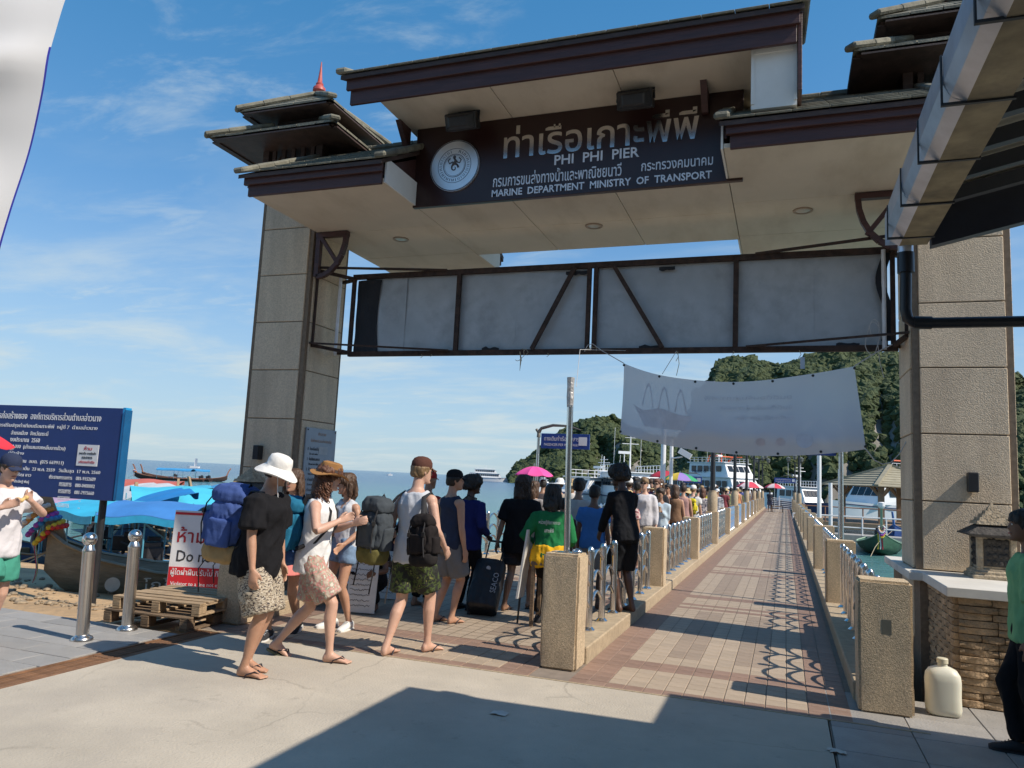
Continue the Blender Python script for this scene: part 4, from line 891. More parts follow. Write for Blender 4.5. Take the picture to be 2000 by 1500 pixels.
for s, x0, x1, z, h in lines: tx('lettering', s, x1-x0, h, x0, z, wt, nb, -.027)
for k, (a_, t_) in enumerate((('ประธานกรรมการ', '081-9152609'), ('กรรมการ', '080-0400002'), ('กรรมการ', '081-7975660'), ('กรรมการ', '-'), ('กรรมการ', '-'))):
    w_ = .36 if k == 0 else .19; tx('lettering', a_, w_, .05, .36-w_, 1.50-.088*k, wt, nb, -.027); tx('lettering', t_, .30 if len(t_) > 2 else .03, .045 if len(t_) > 2 else .008, .42 if len(t_) > 2 else .5, 1.50-.088*k, wt, nb, -.027)
    tx('lettering', ('เจริญ ขาว', 'ประดิษฐ์ พันธุ์', 'สมชาย', 'ใจเย็น', 'บุญมี')[k], .26-.02*k, .05, -.55, 1.50-.088*k, wt, nb, -.027)
b = MB(); b.box((.56, -.029, 1.82), (.32, .006, .27)); pn = b.build('paper_notice', whp, nb, world=False)
for k, s in enumerate(('ห้าม', 'จอดเรือ ขายสินค้า', 'และอาหาร', 'บริเวณท่าเรือ')): tx('paper_lettering', s, (.12, .26, .16, .24)[k], (.05, .035, .03, .035)[k], .56-(.12, .26, .16, .24)[k]/2, 1.885-.055*k, redink if k in (0, 3) else ink, pn, -.0335)
# ================================================================== rule board on the pillar's inner face
rb = E('rule_board', (-6.40, 9.46, 1.1), 'grey blue rules board with rows of small lettering on the gate pillar', 'sign')
gb_ = M('rule_board_paint', (.30, .34, .39), .45, .2, var=.06, dirt=.2, dcol=(.2, .22, .24))
b = MB(); b.bx(-6.40, -6.378, 9.07, 9.83, 1.05, 2.27); b.build('panel', gb_, rb, bevel=.003)
for y in (9.10, 9.80): b = MB(); b.ell((-6.374, y, 2.24), (.008, .012, .012), 8, 6); b.build('screw', blackm, rb)
b = MB(); b.bx(-6.377, -6.374, 9.40, 9.62, 1.90, 2.01); b.build('patch', M('patch_grey', (.42, .44, .45), .6), rb)
orange = M('faded_orange', (.42, .26, .17), .7)
def rt(s, w, h, y, z, m): text('lettering', s, w, h, (-6.3765, y, z), (0, 1, 0), (0, 0, 1), m, rb, .001, bold=.004)
rt('ประกาศ', .2, .05, 9.36, 2.17, orange); rt('ข้อห้ามบริเวณท่าเทียบเรือ', .52, .05, 9.19, 2.07, orange)
for k, (a_, b__) in enumerate((('ห้ามปล่อยน้ำเสีย', 'Do not swim'), ('ห้ามทิ้งขยะลงทะเล', 'Do not toss a litter'), ('ห้ามตกปลา', 'Fishing is not allowed'), ('ห้ามเสียงดัง', 'Do not make noise'), ('ห้ามจอดเรือ', 'Do not park boats'), ('ห้ามวิ่งเล่น', 'Do not run'))):
    z = 1.95-.145*k; rt(str(k+1), .015, .04, 9.13, z, ink); rt(a_, .26, .05, 9.18, z, ink); rt(b__, .24 if k % 2 else .2, .032, 9.18, z-.065, ink)
# ================================================================== hills across the bay
leafm = bpy.data.materials.new('jungle'); leafm.use_nodes = True
def _l():
    nt = leafm.node_tree; N = nt.nodes; L = nt.links; b = N['Principled BSDF']; b.inputs['Roughness'].default_value = .8
    g = N.new('ShaderNodeNewGeometry'); a = N.new('ShaderNodeTexNoise'); a.inputs['Scale'].default_value = .055; a.inputs['Detail'].default_value = 3; L.new(g.outputs['Position'], a.inputs['Vector'])
    c = N.new('ShaderNodeTexNoise'); c.inputs['Scale'].default_value = .9; c.inputs['Detail'].default_value = 6; L.new(g.outputs['Position'], c.inputs['Vector'])
    ri = N.new('ShaderNodeMath'); ri.operation = 'MULTIPLY_ADD'; L.new(g.outputs['Random Per Island'], ri.inputs[0]); ri.inputs[1].default_value = .55; L.new(a.outputs[0], ri.inputs[2])
    m = N.new('ShaderNodeMath'); m.operation = 'MULTIPLY_ADD'; L.new(c.outputs[0], m.inputs[0]); m.inputs[1].default_value = .5; L.new(ri.outputs[0], m.inputs[2])
    r = N.new('ShaderNodeValToRGB'); e = r.color_ramp.elements; e.new(.5); e.new(.8)
    for i, (p, k) in enumerate(((.45, (.007, .018, .008)), (.75, (.013, .031, .010)), (1.0, (.025, .050, .012)), (1.0, (.050, .070, .018)))): e[i].position = min(1, p*.75 if i < 3 else 1); e[i].color = (*k, 1)
    L.new(m.outputs[0], r.inputs[0]); L.new(r.outputs[0], b.inputs['Base Color'])
    bp = N.new('ShaderNodeBump'); bp.inputs['Distance'].default_value = 1.6; L.new(c.outputs[0], bp.inputs['Height']); L.new(bp.outputs[0], b.inputs['Normal'])
_l()
rockm = M('limestone_cliff', (.20, .19, .17), .9, var=.35, scale=.12, bump=1.0, bscale=.25, stretch=(1, 1, .25), dirt=.7, dcol=(.035, .05, .025), dscale=.05)
def blob_template(seed):
    bm = bmesh.new(); bmesh.ops.create_icosphere(bm, subdivisions=1, radius=1)
    for v in bm.verts: v.co *= .80+.5*noise.noise(v.co*1.7+Vector((seed*5, 0, 0)))+.6*noise.noise(v.co*3.6+Vector((0, seed*3, 0)))
    vs = [v.co.copy() for v in bm.verts]; fs = [tuple(v.index for v in f.verts) for f in bm.faces]; bm.free()
    if seed > 1:          # small tufts: a jittered icosahedron
        rr = random.Random(seed)
        g = (1+5**.5)/2; ic = [(-1, g, 0), (1, g, 0), (-1, -g, 0), (1, -g, 0), (0, -1, g), (0, 1, g), (0, -1, -g), (0, 1, -g), (g, 0, -1), (g, 0, 1), (-g, 0, -1), (-g, 0, 1)]
        vs = [Vector(c).normalized()*rr.uniform(.55, 1.3) for c in ic]; fs = [(0, 11, 5), (0, 5, 1), (0, 1, 7), (0, 7, 10), (0, 10, 11), (1, 5, 9), (5, 11, 4), (11, 10, 2), (10, 7, 6), (7, 1, 8), (3, 9, 4), (3, 4, 2), (3, 2, 6), (3, 6, 8), (3, 8, 9), (4, 9, 5), (2, 4, 11), (6, 2, 10), (8, 6, 7), (9, 8, 1)]
    return vs, fs
BT = [blob_template(i) for i in range(10)]
def hill(name, sky_pts, d_foot, d_ridge, crown, nc, foot_z=SEA-.5):
    xs = [p[0] for p in sky_pts]
    def sk(x):
        for (a, b_), (c, d) in zip(sky_pts, sky_pts[1:]):
            if a <= x <= c: return b_+(d-b_)*(x-a)/(c-a)
        return sky_pts[-1][1]
    def pt(x, t):          # t 0 foot .. 1 ridge .. 1.6 behind
        top = pd(x, sk(x), d_ridge); z1 = max(top.z-crown*.7, .5)
        if t <= 1:
            d = d_foot+(d_ridge-d_foot)*t; z = foot_z+(z1-foot_z)*(t**.62)
        else: d = d_ridge+(d_ridge-d_foot)*(t-1)*2; z = z1*(1-(t-1)/.6)+foot_z*(t-1)/.6
        k = 1+.05*noise.noise(Vector((x*.02, t*3, d_foot)))
        p = pd(x, 900, d*k); p.z = z+crown*.8*noise.noise(Vector((x*.03, t*4, 7)))*(1 if .05 < t < .95 else 0); return p
    b = MB(); n = 70; x0, x1 = xs[0], xs[-1]; b.grid(lambda u, v: pt(x0+(x1-x0)*u, v*1.6), n, 20); o = struct(b, name, rockm, smooth=180)
    b = MB(); rnd = random.Random(len(name)+nc)
    for i in range(nc):
        x = rnd.uniform(x0, x1); t = rnd.random()**.8*1.12
        if t < .5 and noise.noise(Vector((x*.045, t*2.0, 2))) > .22: continue
        p = pt(x, t); s = crown*rnd.choice((.5, .65, .8, 1.0, 1.2, 1.7)); vs, fs = BT[rnd.randrange(10)]; q = Matrix.Rotation(rnd.random()*6.28, 3, 'Z')
        b.add([q @ Vector((v.x*s, v.y*s, v.z*s*rnd.choice((.8, .9, 1.0))))+p+Vector((0, 0, s*.25)) for v in vs], fs)
    w = b.build(name+'_wood', leafm, smooth=None, fix=False); tag(w, 'dense green jungle covering the '+('far headland' if 'head' in name else 'steep near hillside')+' across the bay', 'jungle', kind='stuff')
hill('headland', [(998, 930), (1006, 912), (1016, 903), (1040, 893), (1062, 870), (1100, 840), (1130, 824), (1160, 816), (1195, 812), (1225, 832), (1270, 850), (1330, 862), (1400, 870), (1480, 880)], 420, 500, 1.7, 9000)
hill('hillside', [(1330, 860), (1360, 780), (1385, 738), (1400, 708), (1430, 697), (1470, 700), (1500, 714), (1540, 712), (1580, 697), (1620, 686), (1680, 684), (1760, 690), (1900, 720), (2100, 760)], 210, 300, 1.25, 17000)
# ================================================================== longtail boats
def longtail(loc, rz, label, L=8, B=1.7, hull=(.10, .085, .05), trim=(.30, .22, .13), canopy=None, ccol2=None, prow=1.5, garland=True, group='wooden longtail boats', z=None, tilt=0, arch=.2, ct=.0, cap=None, sheer=1, detail=True, name=None, key=''):
    o = E('longtail_boat', loc, label, 'boat', group, rz=rz); o.rotation_euler = (0, tilt, rz); LOC[o.name] = Vector((0, 0, 0))
    hm = M('hull_'+key, hull, .75, var=.3, scale=3, bump=.01, bscale=12, stretch=(2, .5, 3), dirt=.4, dcol=tuple(c*.5 for c in hull)); tm_ = M('trim_'+key, trim, .75, var=.2, scale=5)
    st_ = [(-.5, .55, .05, .50), (-.4, .72, -.02, .46), (-.2, .95, -.06, .45), (0, 1.0, -.06, .47), (.2, .9, -.04, .55), (.35, .62, .04, .72), (.45, .30, .22, .95), (.5, .06, .48, 1.15)]
    def ringo(t, b_, k, g, ins=0):
        y = t*L; h = B/2*b_; g *= sheer; k_ = k
        return [Vector((-h, y, g)), Vector((-h*.86, y, (g+k_)*.42)), Vector((-h*.45, y, k_+.02)), Vector((0, y, k_)), Vector((h*.45, y, k_+.02)), Vector((h*.86, y, (g+k_)*.42)), Vector((h, y, g)),
                Vector((h-.05*b_, y, g)), Vector((h*.8-.04*b_, y, (g+k_)*.45)), Vector((0, y, k_+.08)), Vector((-h*.8+.04*b_, y, (g+k_)*.45)), Vector((-h+.05*b_, y, g))]
    b = MB(); b.loft([ringo(*s) for s in st_]); b.build('hull', hm, o, world=False, smooth=45)
    for s in (-1, 1):
        b = MB(); b.tube([(s*B/2*q[1], q[0]*L, q[3]*sheer+.01) for q in st_], .04, 6, flat=.7); b.build('gunwale', tm_, o, world=False, smooth=60)
    for t in (-.3, -.12, .08, .26):
        w = B*.86; b = MB(); b.box((0, t*L, .34*sheer), (w*(1 if t < .2 else .8), .22, .03)); b.build('thwart', tm_, o, world=False)
    y0 = .5*L; zb = 1.1*sheer
    b = MB(); b.loft([[Vector((sx*w, y0-.12+d+sy*.10, zz)) for sx, sy in ((-1, -1), (1, -1), (1, 1), (-1, 1))] for zz, w, d in ((zb-.75, .05, -.25), (zb, .06, .0), (zb+prow*.55, .055, .22), (zb+prow, .05, .52))]); b.build('prow', tm_, o, world=False, bevel=.008)
    if cap: b = MB(); b.lathe([(.10, 0), (.16, .1), (.16, .26), (.10, .3)], 10, (0, y0+.40, zb+prow-.1)); b.build('prow_cap', M('cap_white', (.75, .75, .75), .5), o, world=False)
    if garland:
        for k, c in enumerate(((.6, .05, .05), (.65, .5, .05), (.05, .25, .55), (.35, .08, .45), (.62, .30, .08), (.68, .66, .62))):
            b = MB(); zc = zb+.12+.06*k; n = 16
            for j in range(n):
                a = 2*math.pi*j/n; b.ell((.13*math.cos(a), y0-.06+.05*k+.16*math.sin(a), zc-.16*max(0, math.sin(a))-(.16 if k % 2 else .05)*(1+math.sin(a))*.5), (.045, .045, .04), 6, 5)
            b.build('garland', M('garland%d' % k, c, .8), o, world=False, smooth=60)
        for k, c in enumerate(((.55, .04, .06), (.7, .7, .68), (.6, .45, .05))):
            b = MB(); b.solid(lambda u, v: (-.05+.09*k+.05*u+.02*math.sin(v*5+k), y0+.12+.03*math.sin(v*6), zb+.05-.75*v), 2, 8, (0, .006, 0)); b.build('ribbon', M('ribbon%d' % k, c, .8), o, world=False, smooth=60)
    if canopy:
        cm = M('canopy_'+key, canopy, .6, var=.1, scale=2, bump=.01, bscale=4); h = 1.72; w = B*.56; ya, yb = -.34*L, .16*L
        for y in (ya+.1, (ya+yb)/2, yb-.1):
            for s in (-1, 1): b = MB(); b.tube([(s*w*.9, y, .35), (s*w*.95, y, h)], .02, 6); b.build('canopy_pole', M('pole_blue', (.08, .3, .42), .5), o, world=False)
        def cq(u, v):
            x = (u-.5)*2; return (x*w*1.12, ya+(yb-ya)*v, h+arch*(1-x*x)+ct*x-.04*math.sin(v*math.pi*3)*(.5+.5*abs(x)))
        b = MB(); b.solid(cq, 10, 12, (0, 0, .015)); c_ = b.build('canopy', cm, o, world=False, smooth=60)
        for s in (0, 1):
            b = MB(); b.solid(lambda u, v: Vector(cq(s, u))+Vector((0, 0, -.16*v)), 12, 1, (.008, 0, 0)); b.build('valance', M('valance_'+key, ccol2 or canopy, .6), c_, world=False, smooth=60)
    if detail:
        en = M('engine_dark', (.04, .04, .045), .5, .4, var=.3, scale=12); b = MB(); b.box((0, -.46*L, .78), (.42, .6, .36)); b.box((0, -.46*L-.1, 1.0), (.3, .3, .16)); b.tube([(0, -.44*L, .5), (0, -.44*L, .8)], .05, 8); b.build('engine', en, o, world=False, bevel=.03)
        b = MB(); b.tube([(0, -.46*L-.2, .75), (0, -.46*L-2.6, .1)], .025, 6); b.build('propeller_shaft', en, o, world=False)
        rr = random.Random(int(loc[0]*10))
        for k in range(5):
            q = rr.uniform(-.3, .22)*L; b = MB(); b.box((rr.uniform(-.3, .3)*B*.6, q, .42), (rr.uniform(.2, .45), rr.uniform(.2, .5), rr.uniform(.12, .3)), rz=rr.random()); b.build('cargo', M('cargo%d' % (k % 4), ((.55, .52, .48), (.05, .16, .40), (.40, .10, .05), (.30, .22, .12))[k % 4], .8), o, world=False, bevel=.03)
        b = MB(); b.tube([(0, .5*L-.2, .9*sheer), (.3, .5*L+.5, .5), (.5, .5*L+1.2, .1)], .014, 5); b.build('mooring_rope', M('rope', (.45, .38, .26), .9), o, world=False)
        b = MB(); b.tube([(0, -.46*L+.25, .85), (.1, -.46*L+1.3, .95)], .018, 6); b.build('tiller', en, o, world=False)
    return o
def head(p, q): d = Vector(q)-Vector(p); return math.atan2(-d.x, d.y)      # rotation that turns +y towards q
bowA = pd(92, 1060, 13.2); bowA.z = 0; stA = Vector((-6.75, 11.9, 0)); a = head(stA, bowA)
c = (bowA+stA)/2+Vector((0, 0, -.46)); LA = (bowA-stA).length
ba_ = longtail(c, a, 'weathered brown longtail boat drawn up on the sand with garlands on its prow', L=LA, B=1.5, hull=(.25, .215, .15), trim=(.30, .245, .165), prow=.95, key='a', sheer=.92)
wl = M('boat_letter', (.62, .60, .52), .8)
def hulltext(o, s, w, h, y, z, x): text('hull_lettering', s, w, h, (x, y, z), (0, -1, 0), (0, 0, 1), wl, o, .004, world=False, gap=9)
hulltext(ba_, 'โกโก้', .5, .18, 1.15, .27, -.68); hulltext(ba_, 'PAKOKO', .62, .10, 1.35, .13, -.65)
b = MB(); b.lathe([(.10, -.004), (.10, .004)], 20); b.v = [Vector((-.68+v.z, 1.55+v.x, .36+v.y)) for v in b.v]; b.build('round_badge', wl, ba_, world=False)
def at_z(x, y, z): p = gz(x, y, z); return Vector((p.x, p.y, 0))
p = at_z(100, 998, .25); longtail((p.x, p.y, SEA-.05), head(p, p+Vector((-.9, -.3, 0))), 'longtail boat under a purple and mauve canopy', L=4.6, hull=(.06, .10, .20), canopy=(.42, .28, .40), ccol2=(.14, .04, .17), key='b', garland=False, prow=.9, ct=.06, arch=.12)
p = at_z(185, 1010, .22); longtail((p.x, p.y, SEA-.05), head(p, p+Vector((-.9, .2, 0))), 'longtail boat under a turquoise canopy between the mauve and the arched ones', L=5.2, hull=(.03, .09, .16), trim=(.3, .25, .2), canopy=(.04, .40, .60), key='j', garland=False, prow=.8, arch=.12, ct=.10)
p = at_z(285, 1020, .22); longtail((p.x, p.y, SEA-.05), head(p, p+Vector((-.9, -.35, 0))), 'blue longtail boat under an arched mid blue canopy behind the bollards', L=4.2, hull=(.015, .07, .17), trim=(.04, .25, .5), canopy=(.05, .20, .50), ccol2=(.03, .36, .62), key='c', garland=False, prow=.8, arch=.22, ct=.06)
p = at_z(285, 972, .62); longtail((p.x, p.y, SEA-.05), head(p, p+Vector((-.6, .5, 0))), 'longtail boat under a flat deep blue canopy out beyond the others', L=7, hull=(.05, .09, .14), canopy=(.012, .20, .52), key='d', garland=True, prow=1.1, arch=.12, ct=.42)
p = at_z(410, 972, .62); longtail((p.x, p.y, SEA-.05), head(p, p+Vector((.5, .6, 0))), 'longtail boat under a bright turquoise canopy beside the rules board pillar', L=6.5, hull=(.07, .06, .05), canopy=(.06, .45, .60), key='e', garland=False, prow=.9, arch=.15, ct=-.4)
for i, (x, y, dx, dy, cc, lb) in enumerate(((262, 952, -.8, .4, (.55, .55, .55), 'longtail boat under a pale grey canopy out among the moored boats'), (352, 956, -.6, .6, (.06, .42, .60), 'longtail boat under a light turquoise canopy out among the moored boats'), (300, 946, .8, .4, (.5, .12, .08), 'longtail boat under a red canopy out among the moored boats'), (438, 950, -.8, .3, (.05, .25, .5), 'longtail boat under a plain blue canopy near the pillar lamp'))):
    p = at_z(x, y, .6); longtail((p.x, p.y, SEA-.05), head(p, p+Vector((dx, dy, 0))), lb, L=6.5, hull=(.08, .05, .035), canopy=cc, key='k%d' % i, garland=(i % 2 == 0), prow=1.1, arch=.12, ct=.3 if dx < 0 else -.3)
for i, (x, y, dx, dy, ln, lb) in enumerate(((330, 938, -.95, .05, 10, 'long dark longtail boat anchored offshore with bright ribbons on its prow'), (345, 918, -.9, .3, 12, 'distant longtail boat anchored farthest out with a raised prow'), (392, 928, .9, .2, 8, 'small longtail boat anchored offshore nearest the gate pillar'))):
    p = at_z(x, y, SEA); d = p.length
    if d > 130: p *= 130/d
    o = longtail((p.x, p.y, SEA-.1), head(p, p+Vector((dx*.85-.4*dy, dx*.5+dy, 0))), lb, L=ln, B=2, hull=(.05, .03, .025), trim=(.28, .12, .07), canopy=(.05, .28, .55) if i != 1 else None, key='g%d' % i, prow=1.2, garland=(i == 0))
p = gz(1722, 1086, SEA); longtail((p.x+.35, p.y+4.0, SEA-.05), head((p.x+.35, p.y+4, 0), (p.x, p.y, 0)), 'green longtail boat moored by the pier with a yellow scarf on its white capped prow', L=9, B=2.3, hull=(.03, .10, .06), trim=(.30, .42, .30), prow=1.35, key='h', cap=True)
p = gz(1752, 1062, SEA); longtail((p.x+1.2, p.y+5, SEA-.05), head((0, 0, 0), (-.3, -1, 0)), 'blue longtail boat moored behind the green one', L=9, B=2.1, hull=(.02, .06, .22), trim=(.06, .15, .4), prow=.9, key='i', garland=False)
# ================================================================== ferries
whiteb = M('boat_white', (.74, .75, .76), .4, var=.04, scale=.6, dirt=.15, dcol=(.5, .48, .45), dscale=.5); winb = M('boat_window', (.02, .026, .032), .12); navyb = M('boat_navy', (.02, .03, .09), .4); orb = M('raft_orange', (.72, .12, .04), .6)
def ferry(loc, rz, label, L, B, decks, hull=None, mast=4, orange=0, red=False, key='', name_text=None):
    o = E('ferry_boat', loc, label, 'ferry', 'ferries around the pier', rz=rz); LOC[o.name] = Vector((0, 0, 0)); F = 1.0+L*.045
    def sec(t, w, z0): return [Vector((-w, t*L, F+max(0, t-.2)*L*.05)), Vector((-w*.8, t*L, z0)), Vector((w*.8, t*L, z0)), Vector((w, t*L, F+max(0, t-.2)*L*.05))]
    b = MB(); b.loft([sec(t, B/2*w, -.3) for t, w in ((-.5, .9), (-.3, 1), (0, 1), (.2, .95), (.35, .7), (.44, .38), (.5, .05))]); b.build('hull', hull or whiteb, o, world=False, smooth=35)
    b = MB(); b.loft([[Vector((s*B/2*w*1.01, t*L, F-.35+max(0, t-.2)*L*.05+dz)) for s, dz in ((-1, 0), (1, 0), (1, .1), (-1, .1))] for t, w in ((-.5, .9), (-.3, 1), (0, 1), (.2, .95), (.35, .7), (.44, .38))]); b.build('rub_rail', navyb, o, world=False)
    z = F
    for i, (ya, yb, w, h) in enumerate(decks):
        y0, y1 = ya*L, yb*L; hw = B/2*w; rk = h*.55
        b = MB(); b.loft([[Vector((-hw, y0, z)), Vector((hw, y0, z)), Vector((hw, y1, z)), Vector((-hw, y1, z))], [Vector((-hw*.96, y0+.1, z+h)), Vector((hw*.96, y0+.1, z+h)), Vector((hw*.86, y1-rk, z+h)), Vector((-hw*.86, y1-rk, z+h))]]); dk = b.build('deckhouse', whiteb, o, world=False, bevel=.05)
        n = max(2, int((y1-y0-rk-.6)/1.25))
        for s in (-1, 1):
            for k in range(n):
                yy = y0+.5+(y1-rk-y0-.8)*(k+.5)/n; ww = (y1-rk-y0-.8)/n*.74; b = MB(); b.box((s*(hw*.978), yy, z+h*.58), (.06, ww, h*.40)); b.build('window', winb, dk, world=False)
        m = 4
        for k in range(m):
            xx = (-1+2*(k+.5)/m)*hw*.80; sl = math.atan2(rk, h); b = MB(); b.box((xx, y1-rk*.58+.02, z+h*.60), (hw*1.6/m*.84, .06, h*.46), mat=Matrix.Rotation(sl, 3, 'X')); b.build('windscreen', winb, dk, world=False)
        b = MB(); b.box((0, (y0+y1-rk)/2, z+h+.05), (hw*2.06, y1-y0-rk+.7, .12)); b.build('roof_deck', whiteb, o, world=False, bevel=.03)
        z += h+.1
    y0, y1 = decks[-1][0]*L, decks[-1][1]*L; hw = B/2*decks[-1][2]
    for s in (-1, 1):
        b = MB(); n = 9
        for k in range(n): yy = y0+.2+(y1-y0-1.6)*k/(n-1); b.tube([(s*hw*.95, yy, z), (s*hw*.95, yy, z+.8)], .03, 5)
        for dz in (.4, .8): b.tube([(s*hw*.95, y0+.2, z+dz), (s*hw*.95, y1-1.4, z+dz)], .03, 5)
        b.build('roof_rail', whiteb, o, world=False)
    ym = (y0+y1)/2; b = MB(); b.tube([(0, ym, z), (0, ym, z+mast)], [.11, .05], 8); b.tube([(-.9, ym, z+mast*.7), (.9, ym, z+mast*.7)], .04, 6); b.tube([(-.6, ym, z+mast*.85), (.6, ym, z+mast*.85)], .03, 6); b.build('mast', orb if red else whiteb, o, world=False)
    b = MB(); b.box((.7, ym+.2, z+mast*.48), (1.3, .25, .28)); b.tube([(.7, ym+.2, z), (.7, ym+.2, z+mast*.45)], .05, 6); b.build('radar', whiteb, o, world=False)
    for k, xx in enumerate((-.8, .9)): b = MB(); b.tube([(xx*hw*.8, ym-1, z), (xx*hw*.8-.1, ym-1.2, z+mast*1.1)], .02, 5); b.build('aerial', whiteb, o, world=False)
    if red:
        for s in (-1, 1): b = MB(); b.tube([(s*hw*.7, ym-1, z), (s*hw*.9, ym, z+1.1), (s*hw*.9, ym+2, z+1.1)], .09, 6); b.tube([(s*hw*.9, ym, z+1.1), (-s*hw*.0, ym, z+1.1)], .09, 6); b.build('red_arch', orb, o, world=False)
    for k in range(orange): b = MB(); b.tube([(-hw*.8+hw*1.6*k/max(1, orange-1), y0-.3, z+.35), (-hw*.8+hw*1.6*k/max(1, orange-1)+.5, y0-.3, z+.35)], .35, 10); b.build('life_raft', orb, o, world=False, smooth=60)
    if name_text: text('name_lettering', name_text, 3.2, .7, (hw*1.0+.04, decks[-1][0]*L+1.0, z-1.9), (0, 1, 0), (0, 0, 1), navyb, o, .01, world=False, gap=9)
    return o
p = pd(952, 930, 470); ferry((p.x, p.y, SEA), head(p, p+Vector((.9, .35, 0))), 'white two deck ferry lying far out near the headland', 29, 6.5, [(-.38, .30, .92, 2.5), (-.28, .20, .85, 2.2)], key='far', mast=3)
p = pd(1010, 934, 500); ferry((p.x, p.y, SEA), head(p, p+Vector((.9, .3, 0))), 'low white launch lying in front of the headland point', 14, 4.5, [(-.35, .25, .9, 2.0)], mast=2)
p = pd(1230, 945, 78); ferry((p.x-.6, p.y+4, SEA), head((0, 0, 0), (.42, -.9, 0)), 'white ferry with windscreen and tall mast moored behind the waiting crowd', 17, 4.6, [(-.38, .28, .95, 2.2)], mast=4.4)
p = pd(1428, 945, 128); ferry((p.x-3.5, p.y+6, SEA), head((0, 0, 0), (.75, -.66, 0)), 'large white two deck ferry with a red roof frame beyond the umbrellas', 26, 6.8, [(-.42, .32, .95, 2.4), (-.10, .26, .88, 2.3)], mast=2.5, red=True, name_text='ngsit 6')
p = pd(1135, 935, 84); ferry((p.x, p.y+4, SEA), head((0, 0, 0), (-.5, -.86, 0)), 'white ferry carrying orange life rafts behind the steel pole', 18, 4.8, [(-.4, .15, .9, 1.5)], mast=2.5, orange=4)
p = pd(1735, 945, 92); ferry((p.x+2, p.y+4, SEA), head((0, 0, 0), (-.8, -.6, 0)), 'ferry with an orange red roof frame behind the pavilion', 20, 5.4, [(-.4, .3, .95, 2.4), (-.3, .05, .8, 1.4)], mast=2.6, red=True, orange=2)
p = pd(1530, 960, 105); ferry((p.x+2.6, p.y+6, SEA), head((0, 0, 0), (.6, -.8, 0)), 'ferry with a dark navy hull moored at the far end of the pier', 11, 3.6, [(-.35, .2, .85, 2)], hull=navyb, mast=3)
for i, (x, y, d) in enumerate(((1063, 945, 330), (1098, 946, 300))):
    p = pd(x, y, d); ferry((p.x, p.y, SEA), head(p, p+Vector((1, .1*i, 0))), ['small white speedboat under the headland beside the pink umbrella', 'small pale speedboat under the headland beside the steel pole'][i], 9, 3, [(-.2, .2, .8, 1.4)], mast=1)
for i, (x, y, d) in enumerate(((380, 905, 420), (762, 921, 600))):
    p = pd(x, y, d); b = MB(); b.loft([[Vector((p.x+sx*w, p.y+t*4, SEA+z)) for sx, z in ((-1, .9), (-.6, -.1), (.6, -.1), (1, .9))] for t, w in ((-1, 1), (.3, 1), (1, .05))]); b.tube([(p.x, p.y, SEA+.8), (p.x, p.y, SEA+(5 if i == 0 else 2))], .12, 6)
    b.loft([[Vector((p.x+.1+q*(1.6 if i == 0 else .8), p.y+sy, SEA+zz)) for sy in (-.02, .02) for q in (0, 1)][0:4] for zz in (1.2, (4.8 if i == 0 else 1.8))]); b.build('sailing_boat' if i == 0 else 'speedboat', whiteb); tag(bpy.context.scene.collection.objects[-1], ['tiny white sailing boat on the horizon beyond the longtail boats', 'tiny white speedboat far out on the open sea'][i], 'boat')
# ================================================================== pavilion on its platform
jetm = M('jetty_timber', (.26, .185, .12), .85, var=.25, scale=3)
pv0 = pd(1722, 950, 64); cx, cy_ = pv0.x+.6, pv0.y
b = MB(); b.bx(cx-6, cx+16, cy_-5, cy_+9, -.75, -.30); struct(b, 'jetty_platform', jetm)
b = MB(); b.bx(1.0, cx-5.9, cy_-2, cy_+1.5, -.75, -.32); struct(b, 'jetty_walkway', jetm)
pv = E('pavilion', (cx, cy_, -.3), 'open waiting pavilion with a tan hipped tile roof on the jetty', 'pavilion'); rt_ = M('pavilion_tile', (.30, .27, .19), .85, var=.15, scale=2, rnd=.1)
rot_ = Matrix.Rotation(R(28), 3, 'Z')
for sx in (-2.4, 2.4):
    for sy in (-2.4, 2.4):
        q = Vector((cx, cy_, 0))+rot_ @ Vector((sx, sy, 0)); b = MB(); b.bx(q.x-.2, q.x+.2, q.y-.2, q.y+.2, -.3, 2.35); b.build('column', jetm, pv)
        for d in ((-1, 0), (1, 0), (0, 1), (0, -1)):
            b = MB(); b.bar(q+Vector((0, 0, 1.5)), q+rot_ @ Vector((d[0]*.8, d[1]*.8, 0))+Vector((0, 0, 2.3)), .12, .12); b.build('strut', jetm, pv)
ap = Vector((cx, cy_, 3.95)); n = 9
for s in range(4):
    a_ = [rot_ @ (Matrix.Rotation(s*math.pi/2+k*math.pi/2, 3, 'Z') @ Vector((-3.5, -3.5, 0))) for k in (0, 1)]
    for k in range(n):
        t0, t1 = k/n, min(1, (k+1)/n+.03); lo = [Vector((cx, cy_, 2.32))+v for v in a_]
        q = [lo[0].lerp(ap, t0), lo[1].lerp(ap, t0), lo[1].lerp(ap, t1), lo[0].lerp(ap, t1)]; q = [q[0]+Vector((0, 0, .07)), q[1]+Vector((0, 0, .07)), q[2], q[3]]
        b = MB(); b.loft([[v-Vector((0, 0, .05)) for v in q], q]); b.build('roof_course', rt_, pv)
    b = MB(); b.bar(lo[0]+Vector((0, 0, .08)), ap+Vector((0, 0, .08)), .28, .16); b.build('hip_ridge', rt_, pv)
